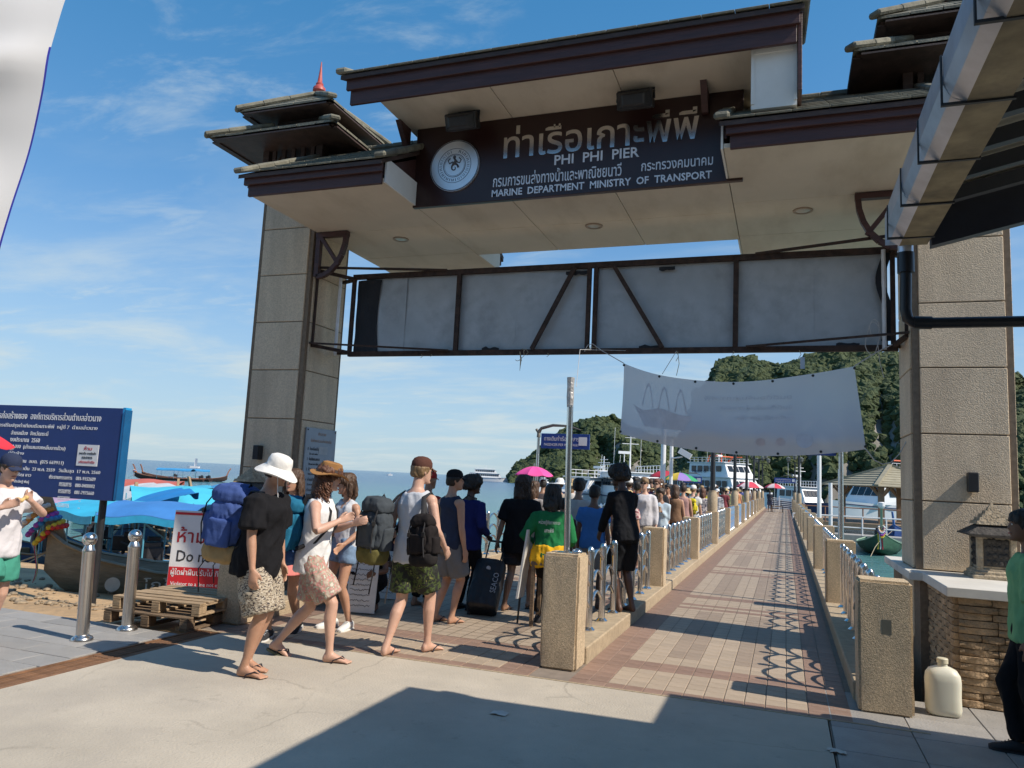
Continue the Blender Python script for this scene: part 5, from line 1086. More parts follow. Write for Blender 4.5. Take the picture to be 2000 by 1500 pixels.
def rail_run(p0, p1, n, label, mat, h=1.05, z=-.3):
    e = E('jetty_railing', (p0[0], p0[1], z), label, 'railing', 'jetty railings'); p0, p1 = Vector((*p0, z)), Vector((*p1, z))
    for k in range(n+1): q = p0.lerp(p1, k/n); b = MB(); b.tube([q, q+Vector((0, 0, h))], .05, 6); b.build('rail_post', mat, e)
    for dz in (.45, h): b = MB(); b.tube([p0+Vector((0, 0, dz)), p1+Vector((0, 0, dz))], .045, 6); b.build('rail_bar', mat, e)
rail_run((cx-6, cy_-4.9), (cx+16, cy_-4.9), 18, 'brown railing along the front of the jetty platform', M('rail_brown', (.25, .12, .07), .6))
rail_run((1.2, cy_-2), (cx-6, cy_-2), 10, 'brown railing along the jetty walkway', MATS['rail_brown'])
b = MB(); b.bx(cx-7, cx+14, cy_-13, cy_-11, SEA-.2, SEA+.45); struct(b, 'floating_pontoon', M('pontoon_grey', (.35, .33, .30), .8))
rail_run((cx-7, cy_-12.8), (cx+14, cy_-12.8), 16, 'pale steel railing of the floating pontoon', whiteb, 1.1, SEA+.45)
for k, (px_, d, zt) in enumerate(((1600, 50, 4.4), (1642, 44, 3.0), (1622, 56, 2.4))):
    p = pd(px_, 980, d); b = MB(); b.tube([(p.x, p.y, SEA-1), (p.x, p.y, zt)], .13, 10)
    if k == 0: b.box((p.x+.15, p.y, zt), (.7, .25, .15))
    o = b.build('mooring_pole', whiteb, smooth=40); tag(o, ['tall white lamp pole standing beside the jetty walkway', 'white mooring pole rising beside the floating pontoon', 'thin white mooring pole behind the jetty railing'][k], 'pole')
# ================================================================== furniture of the pier
lampme = {}
def lamp_post(x, y, z0, label, h=3.6, sc=1):
    e = E('lamp_post', (x, y, z0), label, 'lamp post', 'black lamp posts of the pier')
    b = MB(); b.lathe([(.14, z0), (.14, z0+.5), (.11, z0+.55), (.11, z0+.62)], 10, (x, y, 0)); b.build('base', kerbm, e, smooth=40)
    b = MB(); b.lathe([(.075, z0+.6), (.065, z0+1.5), (.055, z0+h-.5)], 10, (x, y, 0)); b.build('column', blackm, e, smooth=40)
    b = MB(); b.bar((x-.55, y, z0+h-.55), (x+.55, y, z0+h-.55), .04, .05); b.build('cross_arm', blackm, e)
    for s in (-.5, .5, 0):
        b = MB(); zz = z0+h-.5+(.18 if s == 0 else 0); b.lathe([(.05, zz), (.13, zz+.08), (.16, zz+.30), (.19, zz+.32), (.06, zz+.42), (.01, zz+.47)], 8, (x+s, y, 0)); b.build('lantern_head', M('lamp_head', (.12, .13, .12), .4), e)
for i, y in enumerate((22.2, 32.2, 42.2, 52.2, 62.2, 72.0)): lamp_post(-1.93, y, 1.0, f'{ordinal(i)} black lamp post from the gate, standing between the pier lanes')
for i, y in enumerate((47.2, 67)): lamp_post(.75, y, 1.0, ['black lamp post on the rail beyond the jerrycan, nearer the gate', 'black lamp post on the rail beyond the jerrycan, farther out'][i])
sb = M('sign_blue', (.015, .05, .24), .45, var=.05)
def walk_sign(x, y, z0, zb, label, w=1.2, back=False, h=.36, side_=1, txt=True):
    e = E('pier_sign', (x, y, z0), label, 'sign', 'blue passenger walkway signs')
    b = MB(); b.tube([(x, y, z0), (x, y, zb+h-.02)], .035, 10); b.build('pole', steel2, e, smooth=40)
    b = MB(); pts = [(x-side_*.07, y, zb+h+.10), (x, y, zb+h+.02), (x+side_*.06, y, zb+h+.12), (x+side_*.35, y, zb+h+.20), (x+side_*.75, y, zb+h+.19), (x+side_*1.05, y, zb+h+.10)]; b.tube(pts[1:], [.05, .04, .035, .025, .008], 8); b.tube([(x, y, zb+h-.1), (x, y, zb+h+.02), pts[0]], [.05, .045, .03], 8); b.build('curved_arm', M('arm_bronze', (.16, .15, .13), .5, .4), e, smooth=50)
    xa, xb = sorted((x+side_*.07, x+side_*(w+.07))); b = MB(); b.bx(xa, xb, y-.02, y+.02, zb, zb+h); p_ = b.build('panel', sb, e, bevel=.004)
    if txt:
        text('lettering', 'ทางเดินท่าเรือโดยสาร', w*.72, h*.34, (xa+.08, y-.022, zb+h*.52), (1, 0, 0), (0, 0, 1), whp, p_, .001); text('lettering', 'PASSENGER PIER WALK WAY', w*.72, h*.17, (xa+.08, y-.022, zb+h*.18), (1, 0, 0), (0, 0, 1), whp, p_, .001)
        b = MB(); b.bx(xb-.26, xb-.06, y-.026, y-.0215, zb+.09, zb+.29); b.build('white_patch', whp, p_)
walk_sign(-5.62, 17.42, 1.0, 2.44, 'blue walkway sign on a pole above the pink umbrella')
walk_sign(.80, 12.6, 1.0, 2.27, 'blue walkway sign half hidden behind the faded banner', side_=-1)
q = py(1333, 940, 44); walk_sign(q.x, 44, .5, 1.9, 'blue walkway sign beside the large two deck ferry', w=1.0)
q = py(1545, 940, 60); walk_sign(.8, 60, 1.0, 2.3, 'small blue walkway sign near the far end of the pier', w=1.5, side_=-1)
q = py(1293, 1000, 30); cp = E('camera_pole', (q.x, 30, 0), 'tall white pole with a security floodlight among the waiting crowd', 'pole')
b = MB(); b.tube([(q.x, 30, 0), (q.x, 30, 4.6)], .10, 12); b.tube([(q.x+.30, 30.1, 0), (q.x+.30, 30.1, 3.5)], .07, 10); b.build('tube', whiteb, cp, smooth=40)
b = MB(); b.tube([(q.x+.3, 30, 2.75), (q.x+.75, 29.9, 2.82)], .03, 6); b.box((q.x+.85, 29.9, 2.95), (.5, .22, .22), mat=Matrix.Rotation(.5, 3, 'Y')); b.build('floodlight_head', whiteb, cp)
def umbrella(c, r, cols, label, z_low=0, kind='umbrella', sag=.42, key=''):
    e = E('umbrella', (c[0], c[1], z_low), label, kind); n = 8; ms = [M('umb_%s%d' % (key, i), k, .7, var=.06) for i, k in enumerate(cols)]
    for s in range(n):
        b = MB()
        def uq(u, v):
            a_ = 2*math.pi*(s+u)/n; rr = r*v*(1-.05*math.sin(math.pi*u)*v); return (c[0]+rr*math.cos(a_), c[1]+rr*math.sin(a_), c[2]+r*sag*(1-v**2)-.03*math.sin(math.pi*u)*v)
        b.solid(uq, 4, 8, (0, 0, .006)); b.build('panel', ms[s % len(ms)], e, smooth=60)
    b = MB(); b.tube([(c[0], c[1], z_low), (c[0], c[1], c[2]+r*sag+.08)], .016, 6); b.build('shaft', steel2, e)
p = pd(1043, 928, 17.5); umbrella((p.x, p.y, p.z), .46, [(.75, .08, .32)], 'bright pink umbrella held up over the waiting crowd', z_low=1.2, key='p')
p = pd(1328, 938, 36); umbrella((p.x, p.y, p.z), .82, [(.02, .28, .10), (.65, .45, .05), (.30, .20, .50), (.03, .3, .12)], 'large green yellow and purple parasol beside the white pole', key='g')
p = pd(1298, 932, 40); umbrella((p.x, p.y, p.z), .8, [(.45, .03, .05)], 'dark red parasol behind the green and yellow one', key='r')
wr_ = [(.62, .05, .09), (.68, .55, .55)]
p = pd(1464, 952, 50); umbrella((p.x, p.y, p.z), .85, wr_, 'red and white patterned parasol in front of the two deck ferry', key='w')
p = pd(1513, 953, 60); umbrella((p.x, p.y, p.z), .75, wr_, 'red and white patterned parasol at the far end of the pier', key='w')
# white ramp barrier and hand cart at the far end
e = E('ramp_barrier', (-.4, 74, 0), 'white slatted ramp barrier closing the far end of the pier lane', 'barrier')
for k in range(6): b = MB(); b.bar((-1.5, 74, .2+.17*k), (1.6, 74, .05+.17*k), .05, .07); b.build('slat', whiteb, e)
for x in (-1.5, -.5, .6, 1.6): b = MB(); b.bx(x-.05, x+.05, 73.95, 74.05, 0, 1.2); b.build('post', whiteb, e)
# ================================================================== people
SKIN = {'fair': (.56, .34, .25), 'tan': (.46, .255, .165), 'olive': (.34, .19, .12), 'brown': (.17, .085, .05), 'dark': (.085, .042, .026)}
def skinm(k): return M('skin_'+k, SKIN[k], .5, var=.10, scale=9, bump=.0015, bscale=90, sub=.08)
def clothm(key, col, **kw): return M('cloth_'+key, col, .9, spec=.15, var=kw.pop('var', .10), scale=kw.pop('scale', 5), bump=.006, bscale=22, **kw)
HAIR = {'black': (.012, .010, .009), 'dkbrown': (.035, .02, .012), 'brown': (.075, .04, .022), 'auburn': (.11, .045, .022), 'ltbrown': (.20, .125, .06), 'blond': (.32, .21, .10)}
def ik(a, b, l1, l2, pole):
    a, b = Vector(a), Vector(b); d = b-a; L = d.length; mx_ = (l1+l2)*.998
    if L > mx_: b = a+d*(mx_/L); d = b-a; L = mx_
    d.normalize(); x = (l1*l1-l2*l2+L*L)/(2*L); h = math.sqrt(max(0, l1*l1-x*x)); p = Vector(pole); p = p-d*p.dot(d)
    p.normalize(); return a+d*x+p*h, b
TOR = [(-.09, .115, .095, 0), (-.03, .163, .118, -.008), (.04, .168, .118, -.006), (.11, .155, .105, 0), (.20, .143, .098, .004), (.30, .156, .108, .008), (.40, .172, .116, .008), (.47, .172, .108, 0), (.52, .135, .085, -.008), (.55, .085, .066, -.012), (.585, .056, .058, -.004), (.66, .050, .054, .010)]
HEADR = [(-.118, .020, .026, .052), (-.104, .040, .046, .038), (-.075, .054, .070, .020), (-.04, .063, .084, .008), (0, .070, .092, .002), (.04, .074, .096, -.002), (.075, .067, .086, -.006), (.10, .048, .060, -.010), (.116, .018, .024, -.012)]
class Person:
    """local frame: x right, y forward, z up; feet on z = 0"""
    def __init__(s, loc, rz, label, H=1.75, skin='tan', feet=None, hands=None, lean=0, side=0, headturn=(0, 0), hip=None, vox=.011, build=1.0, fem=False, toes=True, group=None, kneepole=(0, 1, 0), elbow=None, seated=None):
        s.H = H; s.k = k = H/1.75; s.vox = vox; s.loc = Vector(loc); s.rz = rz; s.bld = build; s.hi = vox < .016
        s.e = E('person', loc, label, 'person', group, rz=rz); LOC[s.e.name] = Vector((0, 0, 0))
        feet = feet or ((-.10, 0, 0), (.10, 0, 0)); s.hip = Vector(hip) if hip else Vector(((feet[0][0]+feet[1][0])/2, (feet[0][1]+feet[1][1])/2, .92))
        s.Rt = Matrix.Rotation(-lean, 3, 'X') @ Matrix.Rotation(side, 3, 'Y'); s.skin = skinm(skin)
        s.feetd = []; s.ank = []
        for f in feet:
            s.ank.append(Vector((f[0], f[1]-.03, f[2]+.085))); s.feetd.append((f[3] if len(f) > 3 else 0, f[4] if len(f) > 4 else 0))
        s.hj = [s.hip+Vector((-.092, 0, -.02)), s.hip+Vector((.092, 0, -.02))]; s.knee = []
        for i in (0, 1):
            kn, an = ik(s.hj[i], s.ank[i], .425, .425, kneepole); s.knee.append(kn); s.ank[i] = an
        s.sh = [s.sp(Vector((-.175*build, -.005, .475))), s.sp(Vector((.175*build, -.005, .475)))]
        hands = hands or (None, None); s.wr = []; s.el = []
        for i in (0, 1):
            h = hands[i]; sg = -1 if i == 0 else 1
            t = Vector(h) if h else s.sh[i]+Vector((sg*.07, .04, -.53))
            ep = Vector(elbow[i]) if elbow and elbow[i] else Vector((sg*.5, -1, -.2)); el, w = ik(s.sh[i], t, .285, .255, ep); s.el.append(el); s.wr.append(w)
        s.hr = s.Rt @ Matrix.Rotation(headturn[0], 3, 'Z') @ Matrix.Rotation(headturn[1], 3, 'X')
        s.hc = s.sp(Vector((0, .012, .66)))+s.hr @ Vector((0, .02, .085))
        s.body(toes)
    def sp(s, v): return s.hip+s.Rt @ v
    def put(s, mb, name, mat, parent=None, smooth=50):
        for p in mb.v: p *= s.k
        return mb.build(name, mat, parent or s.e, world=False, smooth=smooth)
    def puth(s, me, name, mat, parent=None):
        me.transform(Matrix.Scale(s.k, 4)); return link(name, me, mat, parent or s.e)
    def ringt(s, t, hw, hd, yo, n=16, b_=1.0):
        return [s.sp(Vector((hw*b_*math.cos(a), yo+hd*math.sin(a), t))) for a in [2*math.pi*i/n for i in range(n)]]
    def toworld(s, v): return s.loc+Matrix.Rotation(s.rz, 3, 'Z') @ (Vector(v)*s.k)
    def body(s, toes):
        b = MB(); B = s.bld
        b.loft([s.ringt(t, hw*B, hd*B, yo) for t, hw, hd, yo in TOR])
        for i in (0, 1):
            sg = -1 if i == 0 else 1; h, kn, an = s.hj[i], s.knee[i], s.ank[i]
            b.tube([h+Vector((0, 0, .04)), h.lerp(kn, .25), h.lerp(kn, .6), h.lerp(kn, .9), kn, kn.lerp(an, .12)], [.088*B, .086*B, .070*B, .057, .055, .053], 12)
            cb = (an-kn).normalized(); back = Vector((0, -.012, 0))
            b.tube([kn, kn.lerp(an, .12)+back*.3, kn.lerp(an, .3)+back, kn.lerp(an, .55)+back*.6, kn.lerp(an, .85), an, an+cb*.03], [.052, .054, .057, .047, .034, .036, .038], 12)
            yaw, pt = s.feetd[i]; fr = Matrix.Rotation(yaw, 3, 'Z') @ Matrix.Rotation(pt, 3, 'X')
            F = lambda x, y, z: an+fr @ Vector((x, y, z-.085))
            rings = []
            for y, w, z0, z1 in ((-.055, .018, .012, .05), (-.045, .030, .002, .075), (-.01, .034, .0, .10), (.04, .036, .004, .088), (.09, .042, .004, .062), (.135, .046, .001, .042), (.165, .045, .001, .030)):
                rings.append([F(w*math.cos(a)+(.006*sg*(-1) if y > .08 else 0), y, (z0+z1)/2+(z1-z0)/2*math.sin(a)) for a in [2*math.pi*q/12 for q in range(12)]])
            b.loft(rings)
            if toes:
                for q in range(5): tx_ = -sg*(.030-.0165*q); ln = (.052, .048, .042, .036, .028)[q]; r = (.013, .0095, .009, .0085, .008)[q]; b.tube([F(tx_, .155, .014), F(tx_*1.05, .155+ln*.7, .013), F(tx_*1.05, .155+ln, .010)], [r, r, r*.7], 7)
            sh, el, wr = s.sh[i], s.el[i], s.wr[i]
            b.ell(sh+Vector((-sg*.01, 0, -.01)), (.062*B, .060*B, .066*B), 12, 8); b.tube([sh+Vector((-sg*.03, 0, .005)), sh.lerp(el, .2), sh.lerp(el, .55), el], [.054*B, .050*B, .044*B, .037], 12)
            b.tube([sh.lerp(el, .9), el, el.lerp(wr, .2), el.lerp(wr, .5), el.lerp(wr, .88), wr], [.037, .038, .040, .035, .026, .027], 12)
            s.hand(b, i)
        # neck to head
        b.tube([s.sp(Vector((0, -.004, .56))), s.hc-s.hr @ Vector((0, .022, .05))], [.054, .050], 12)
        hh = lambda v: s.hc+s.hr @ Vector(v)
        b.loft([[hh((w*math.cos(a), yo+d*math.sin(a)*(1 if math.sin(a) > 0 else 1.02), z)) for a in [2*math.pi*q/16 for q in range(16)]] for z, w, d, yo in HEADR])
        b.loft([[hh((x*w, y, z)) for x, y in ((-1, .07), (1, .07), (.55, d), (-.55, d))] for z, w, d in ((-.036, .017, .100), (-.028, .018, .113), (-.005, .011, .104), (.016, .009, .090))])
        b.ell(hh((0, .082, -.062)), (.024, .014, .010), 10, 6); b.ell(hh((0, .084, -.102)), (.022, .016, .014), 8, 6)
        for sg in (-1, 1):
            b.ell(hh((sg*.074, -.004, -.008)), (.010, .022, .032), 8, 8); b.ell(hh((sg*.030, .080, .026)), (.024, .012, .008), 8, 6)
        me = remesh(b, s.vox, 2 if s.hi else 1, name='body'); s.bodyo = s.puth(me, 'body', s.skin)
        if s.hi:
            ew = M('eye_white', (.6, .58, .55), .3); ed = M('eye_dark', (.02, .014, .01), .2); lp = M('lips', (.32, .11, .09), .5); bw = M('brow', (.03, .02, .014), .8)
            for sg in (-1, 1):
                q = MB(); q.ell(hh((sg*.030, .0805, .006)), (.013, .009, .0075), 8, 6); e_ = s.put(q, 'eye', ew, s.bodyo)
                q = MB(); q.ell(hh((sg*.030, .0870, .006)), (.0062, .004, .0062), 8, 6); s.put(q, 'iris', ed, s.bodyo)
                q = MB(); q.tube([hh((sg*.014, .094, .028)), hh((sg*.03, .094, .034)), hh((sg*.05, .080, .028))], .004, 6); s.put(q, 'eyebrow', bw, s.bodyo)
            q = MB(); q.tube([hh((-.022, .088, -.062)), hh((0, .0965, -.060)), hh((.022, .088, -.062))], [.004, .007, .004], 6); s.put(q, 'lips', lp, s.bodyo)
    def hand(s, b, i):
        sg = -1 if i == 0 else 1; el, wr = s.el[i], s.wr[i]; d = (wr-el).normalized()
        side_ = Vector((0, 1, 0)) if abs(d.z) > .6 else Vector((0, 0, 1)); u = (side_-d*side_.dot(d)).normalized(); n = d.cross(u).normalized()*(-sg if abs(d.z) > .6 else sg)
        if abs(d.z) > .6 and n.x*sg > 0: n = -n          # palm faces the thigh
        P = lambda a, c, e_: wr+d*a+u*c+n*e_
        b.loft([[P(a, w*math.cos(t), th*math.sin(t)) for t in [2*math.pi*q/10 for q in range(10)]] for a, w, th in ((-.02, .026, .022), (.01, .030, .019), (.05, .040, .017), (.085, .042, .014), (.098, .036, .010))])
        for q, (c, ln) in enumerate(((.030, .070), (.010, .080), (-.011, .074), (-.030, .058))):
            b.tube([P(.08, c, 0), P(.09+ln*.35, c*1.12, .006), P(.09+ln*.7, c*1.15, .022), P(.085+ln*.92, c*1.12, .040)], [.0105, .0098, .0092, .0075], 7)
        b.tube([P(.015, .026, .004), P(.045, .050, .014), P(.075, .058, .024), P(.095, .055, .032)], [.014, .0125, .011, .008], 7)
    # ---------------------------------------------------------------- clothes
    def shirt(s, mat, hem=-.06, sleeve=.55, loose=.018, name='shirt', tank=False, wr=.010, top=.55, hemw=1.0, long=False, sl=.018):
        b = MB(); B = s.bld; rs = []
        ts = [t for t in (-.30, -.24, -.18, -.12, -.06, 0, .06, .13, .20, .28, .36, .43, .475, .51, .535, .552) if t >= hem-.001]
        if hem not in ts: ts = [hem]+ts
        for t in ts:
            if t > top: break
            q = [r for r in TOR if r[0] >= max(t, -.03)][0]; pr = [r for r in TOR if r[0] <= max(t, -.03)][-1]; f = 0 if q[0] == pr[0] else (max(t, -.03)-pr[0])/(q[0]-pr[0])
            hw, hd, yo = [pr[j]+(q[j]-pr[j])*f for j in (1, 2, 3)]; l = loose*(1.25 if t < .25 else 1) if t < .45 else loose*.55
            if t < -.03: hw *= hemw
            if tank and t > .38: hw *= 1-.95*(t-.38); 
            rs.append(s.ringt(t, (hw+l)*B, (hd+l)*B, yo, 20))
        b.loft(rs)
        if tank:
            for sg in (-1, 1):
                pts = [s.sp(Vector((sg*.088*B, .085, .40))), s.sp(Vector((sg*.088*B, .075, .48))), s.sp(Vector((sg*.092*B, .02, .540))), s.sp(Vector((sg*.092*B, -.05, .515))), s.sp(Vector((sg*.085*B, -.098, .42)))]; b.tube(pts, .030, 8, flat=.7)
        else:
            for i in (0, 1):
                sh, el, w = s.sh[i], s.el[i], s.wr[i]; sg = -1 if i == 0 else 1
                if long: b.tube([sh+Vector((-sg*.06, 0, .01)), sh, sh.lerp(el, .5), el, el.lerp(w, .5), el.lerp(w, .93)], [.062, .064+sl*.5, .054+sl*.6, .046+sl*.6, .042+sl*.5, .034+sl*.4], 12)
                else: b.tube([sh+Vector((-sg*.06, 0, .012)), sh+Vector((0, 0, .0)), sh.lerp(el, sleeve*.5), sh.lerp(el, sleeve)], [.060, .064+sl*.6, .058+sl, .056+sl*1.3], 12)
        me = remesh(b, s.vox*1.2, 3, wr, 8, s.loc.x*3, name=name); return s.puth(me, name, mat)
    def shorts(s, mat, to=.8, loose=.024, top=.12, name='shorts', wr=.010, flare=1.15):
        b = MB(); B = s.bld
        b.loft([s.ringt(t, (hw+.014)*B, (hd+.014)*B, yo, 20) for t, hw, hd, yo in ((-.10, .15, .11, 0), (-.03, .166, .122, -.006), (.04, .166, .118, -.004), (top, .155, .108, 0))])
        for i in (0, 1):
            h, kn, an = s.hj[i], s.knee[i], s.ank[i]
            if to <= 1: b.tube([h+Vector((0, 0, .05)), h.lerp(kn, .15), h.lerp(kn, to*.6), h.lerp(kn, to)], [.095*B, (.09+loose*.6)*B, (.078+loose)*B*flare, (.074+loose)*flare*B], 14)
            else: b.tube([h+Vector((0, 0, .05)), h.lerp(kn, .2), h.lerp(kn, .7), kn, kn.lerp(an, .4), kn.lerp(an, min(.97, to-1))], [.095*B, (.088+loose*.5)*B, .066+loose, .058+loose, .054+loose, .048+loose], 14)
        me = remesh(b, s.vox*1.2, 3, wr, 8, s.loc.y*3, name=name); return s.puth(me, name, mat)
    def skirt(s, mat, ln=.42, top=.12, flare=.10):
        b = MB(); n = 28; rs = []
        m = (s.knee[0]+s.knee[1])/2
        for j in range(7):
            t = j/6; z = top-t*ln; c = s.hip+Vector((0, 0, z)); c = c.lerp(Vector((m.x, m.y, c.z)), max(0, t-.3)*.6)
            rs.append([c+Vector(((.158+flare*t)*math.cos(a)*(1+.05*t*math.sin(a*7)), (.112+flare*1.1*t)*math.sin(a)*(1+.05*t*math.sin(a*7)), 0)) for a in [2*math.pi*q/n for q in range(n)]])
        b.loft(rs); me = remesh(b, s.vox, 2, .004, 8, name='skirt'); return s.puth(me, 'skirt', mat)
    def hh(s, v): return s.hc+s.hr @ Vector(v)
    def hair(s, col, style='short', ln=.2):
        m = M('hair_'+col, HAIR[col], .55, var=.35, scale=30, bump=.012, bscale=45, stretch=(1, 1, .35)); b = MB(); rnd = random.Random(int(s.loc.x*100))
        cap = .010 if style in ('short', 'under') else .022
        if style == 'afro': cap = .042
        rings = []
        for z, w, d, yo in ((-.065, .05, .045, -.045), (-.04, .066, .064, -.034), (0, .074, .080, -.022), (.035, .077, .094, -.008), (.075, .070, .088, -.008), (.10, .052, .064, -.012), (.118, .022, .03, -.014)):
            if style == 'under' and z > .06: break
            rings.append([s.hh(((w+cap)*math.cos(a), yo+(d+cap)*math.sin(a), z+cap*(.6 if z > .05 else 0))) for a in [2*math.pi*q/16 for q in range(16)]])
        b.loft(rings)
        if style in ('long', 'curly', 'bob', 'pony'):
            L = ln; bk = s.hh((0, -.06, .02)); pts = [bk, s.hh((0, -.085, -.06)), s.hh((0, -.085, -.06))+Vector((0, -.01, -L*.5)), s.hh((0, -.075, -.06))+Vector((0, 0, -L))]
            if style == 'pony': b.tube([s.hh((0, -.09, .04)), s.hh((0, -.14, .02)), s.hh((0, -.15, -.05))+Vector((0, 0, -L*.4)), s.hh((0, -.13, -.05))+Vector((0, 0, -L))], [.025, .034, .030, .012], 10)
            else:
                w = .085 if style != 'bob' else .08
                rr = []
                for p, wd, th in zip(pts, (.070, w, w*1.05, w*.75), (.05, .055, .05, .03)): rr.append([p+s.hr @ Vector((wd*math.cos(a), th*math.sin(a), 0)) for a in [2*math.pi*q/14 for q in range(14)]])
                b.loft(rr)
                for sg in (-1, 1): b.tube([s.hh((sg*.074, -.02, .03)), s.hh((sg*.084, -.015, -.05)), s.hh((sg*.088, -.02, -.05))+Vector((0, 0, -L*.7))], [.025, .034, .022], 8)
        if style == 'bun': b.ell(s.hh((0, -.10, .07)), (.045, .045, .045), 10, 8)
        if style == 'curly':
            cm_ = MB()
            for q in range(150):
                a = rnd.uniform(2.75, 6.75); z = rnd.uniform(-.10, .05); p0 = s.hh((.098*math.cos(a), -.025+.10*math.sin(a), z)); l = rnd.uniform(.5, 1)*ln; ph = rnd.random()*6; r_ = rnd.uniform(.010, .017)
                cm_.tube([p0+Vector((r_*math.cos(ph+i*1.25)+.012*math.cos(a)*i/10, r_*math.sin(ph+i*1.25), -l*i/12)) for i in range(13)], [.006]*12+[.003], 4)
            s.put(cm_, 'curls', m)
        if style in ('afro', 'curly'):
            for q in range(150 if style == 'afro' else 200):
                if style == 'afro': a = rnd.random()*6.28; z = rnd.uniform(-.05, .12); r = math.sqrt(max(.05, 1-(max(0, z-.03)/.11)**2)); b.ell(s.hh((.105*r*math.cos(a), -.02+.118*r*math.sin(a) if math.sin(a) < .35 or z > .06 else -.02, z+.02)), (.022, .022, .022), 6, 5)
                else:
                    a = rnd.uniform(2.6, 6.8); z = rnd.uniform(-.06-ln, .06); b.ell(s.hh((.09*math.cos(a), -.03+.085*math.sin(a), 0))+s.hr @ Vector((0, 0, z)), (.018, .018, .026), 6, 5)
        me = remesh(b, min(s.vox, .010) if s.hi else s.vox, 1, .006 if style in ('short', 'under') else .009, 26, name='hair'); h = s.puth(me, 'hair', m)
        if s.hi and style not in ('under',):
            q = MB(); n = 90
            for i in range(n):
                a = rnd.uniform(2.7, 6.7); z = rnd.uniform(-.04, .1); r = math.sqrt(max(.1, 1-(max(0, z)/.13)**2)); p = s.hh(((.077+cap)*r*math.cos(a), -.016+(.09+cap)*r*math.sin(a), z+.01)); l = {'short': .035, 'afro': .03, 'bun': .05}.get(style, ln*.8)
                o_ = (p-s.hc).normalized()*.012; q.tube([p, p+o_+Vector((0, 0, -l*.4)), p+o_*1.4+Vector((rnd.uniform(-.012, .012), rnd.uniform(-.012, .012), -l))], [.006, .005, .002], 4)
            s.put(q, 'hair_strands', m, h)
        return h
    def lathehat(s, prof, mat, name, tilt=(0, 0), wob=0, band=None, n=28, sy=1.18):
        r = s.hr @ Matrix.Rotation(tilt[0], 3, 'X') @ Matrix.Rotation(tilt[1], 3, 'Y'); b = MB()
        b.loft([[s.hc+r @ Vector((q*math.cos(a), -.006+q*sy*math.sin(a) if q < .13 else -.006+(q+.016)*math.sin(a), z+(wob*math.sin(2*a+.6)+wob*.5*math.sin(3*a))*max(0, q-.1)*9)) for a in [2*math.pi*i/n for i in range(n)]] for q, z in prof]); h = s.put(b, name, mat, smooth=50)
        if band:
            b = MB(); b.loft([[s.hc+r @ Vector((q*math.cos(a), -.006+q*sy*math.sin(a), z)) for a in [2*math.pi*i/n for i in range(n)]] for q, z in ((.092, .052), (.094, .054), (.090, .082), (.088, .082))], cap=False); s.put(b, 'hat_band', band, h)
        return h
    def cap(s, mat, back=False, visor=None):
        sg = -1 if back else 1; b = MB()
        b.loft([[s.hh((q*math.cos(a), -.010+q*1.2*math.sin(a), z)) for a in [2*math.pi*i/20 for i in range(20)]] for q, z in ((.084, .028), (.087, .045), (.084, .080), (.068, .112), (.040, .130), (.006, .136))]); h = s.put(b, 'cap', mat, smooth=60)
        b = MB(); b.solid(lambda u, v: s.hh(((u-.5)*.135*(1-.25*v*v), sg*(.075+.075*v*math.sin(math.pi*(.15+.7*u))+.012)-.01, .034-.022*v-.03*(u-.5)**2*4*.6)), 8, 4, s.hr @ Vector((0, 0, .006))); s.put(b, 'visor', visor or mat, h)
        return h
    def glasses(s):
        b = MB(); m = M('sunglass', (.008, .008, .009), .1)
        for sg in (-1, 1): b.ell(s.hh((sg*.031, .099, .006)), (.026, .006, .019), 10, 8); b.tube([s.hh((sg*.055, .095, .012)), s.hh((sg*.079, .03, .012)), s.hh((sg*.079, -.02, .006))], .0035, 5)
        b.tube([s.hh((-.012, .102, .010)), s.hh((.012, .102, .010))], .004, 5); o = s.put(b, 'sunglasses', m); return o
    def flipflops(s, sole, strap):
        for i in (0, 1):
            an = s.ank[i]; yaw, pt = s.feetd[i]; fr = Matrix.Rotation(yaw, 3, 'Z') @ Matrix.Rotation(pt, 3, 'X'); F = lambda x, y, z: an+fr @ Vector((x, y, z-.085))
            ol = [(.034*math.cos(a)*(1.0 if y_ < .05 else 1.35), y_) for a, y_ in []]
            pts = []
            for j in range(22):
                a = 2*math.pi*j/22; y = .075+.142*math.sin(a); w = .036+.014*(1 if math.sin(a) > 0 else 0)*math.sin(a)*.9; pts.append((w*math.copysign(abs(math.cos(a))**.6, math.cos(a)), y))
            b = MB(); b.loft([[F(x, y, z) for x, y in pts] for z in (-.020, -.002)]); o = s.put(b, 'flip_flop', sole)
            b = MB()
            for sg in (-1, 1): b.tube([F(.008*(1 if i == 0 else -1), .155, .022), F(sg*.026, .115, .056), F(sg*.047, .05, .030), F(sg*.043, .035, -.004)], .0075, 6, flat=.6)
            b.tube([F(.008*(1 if i == 0 else -1), .158, .0), F(.008*(1 if i == 0 else -1), .155, .024)], .006, 6); s.put(b, 'strap', strap, o)
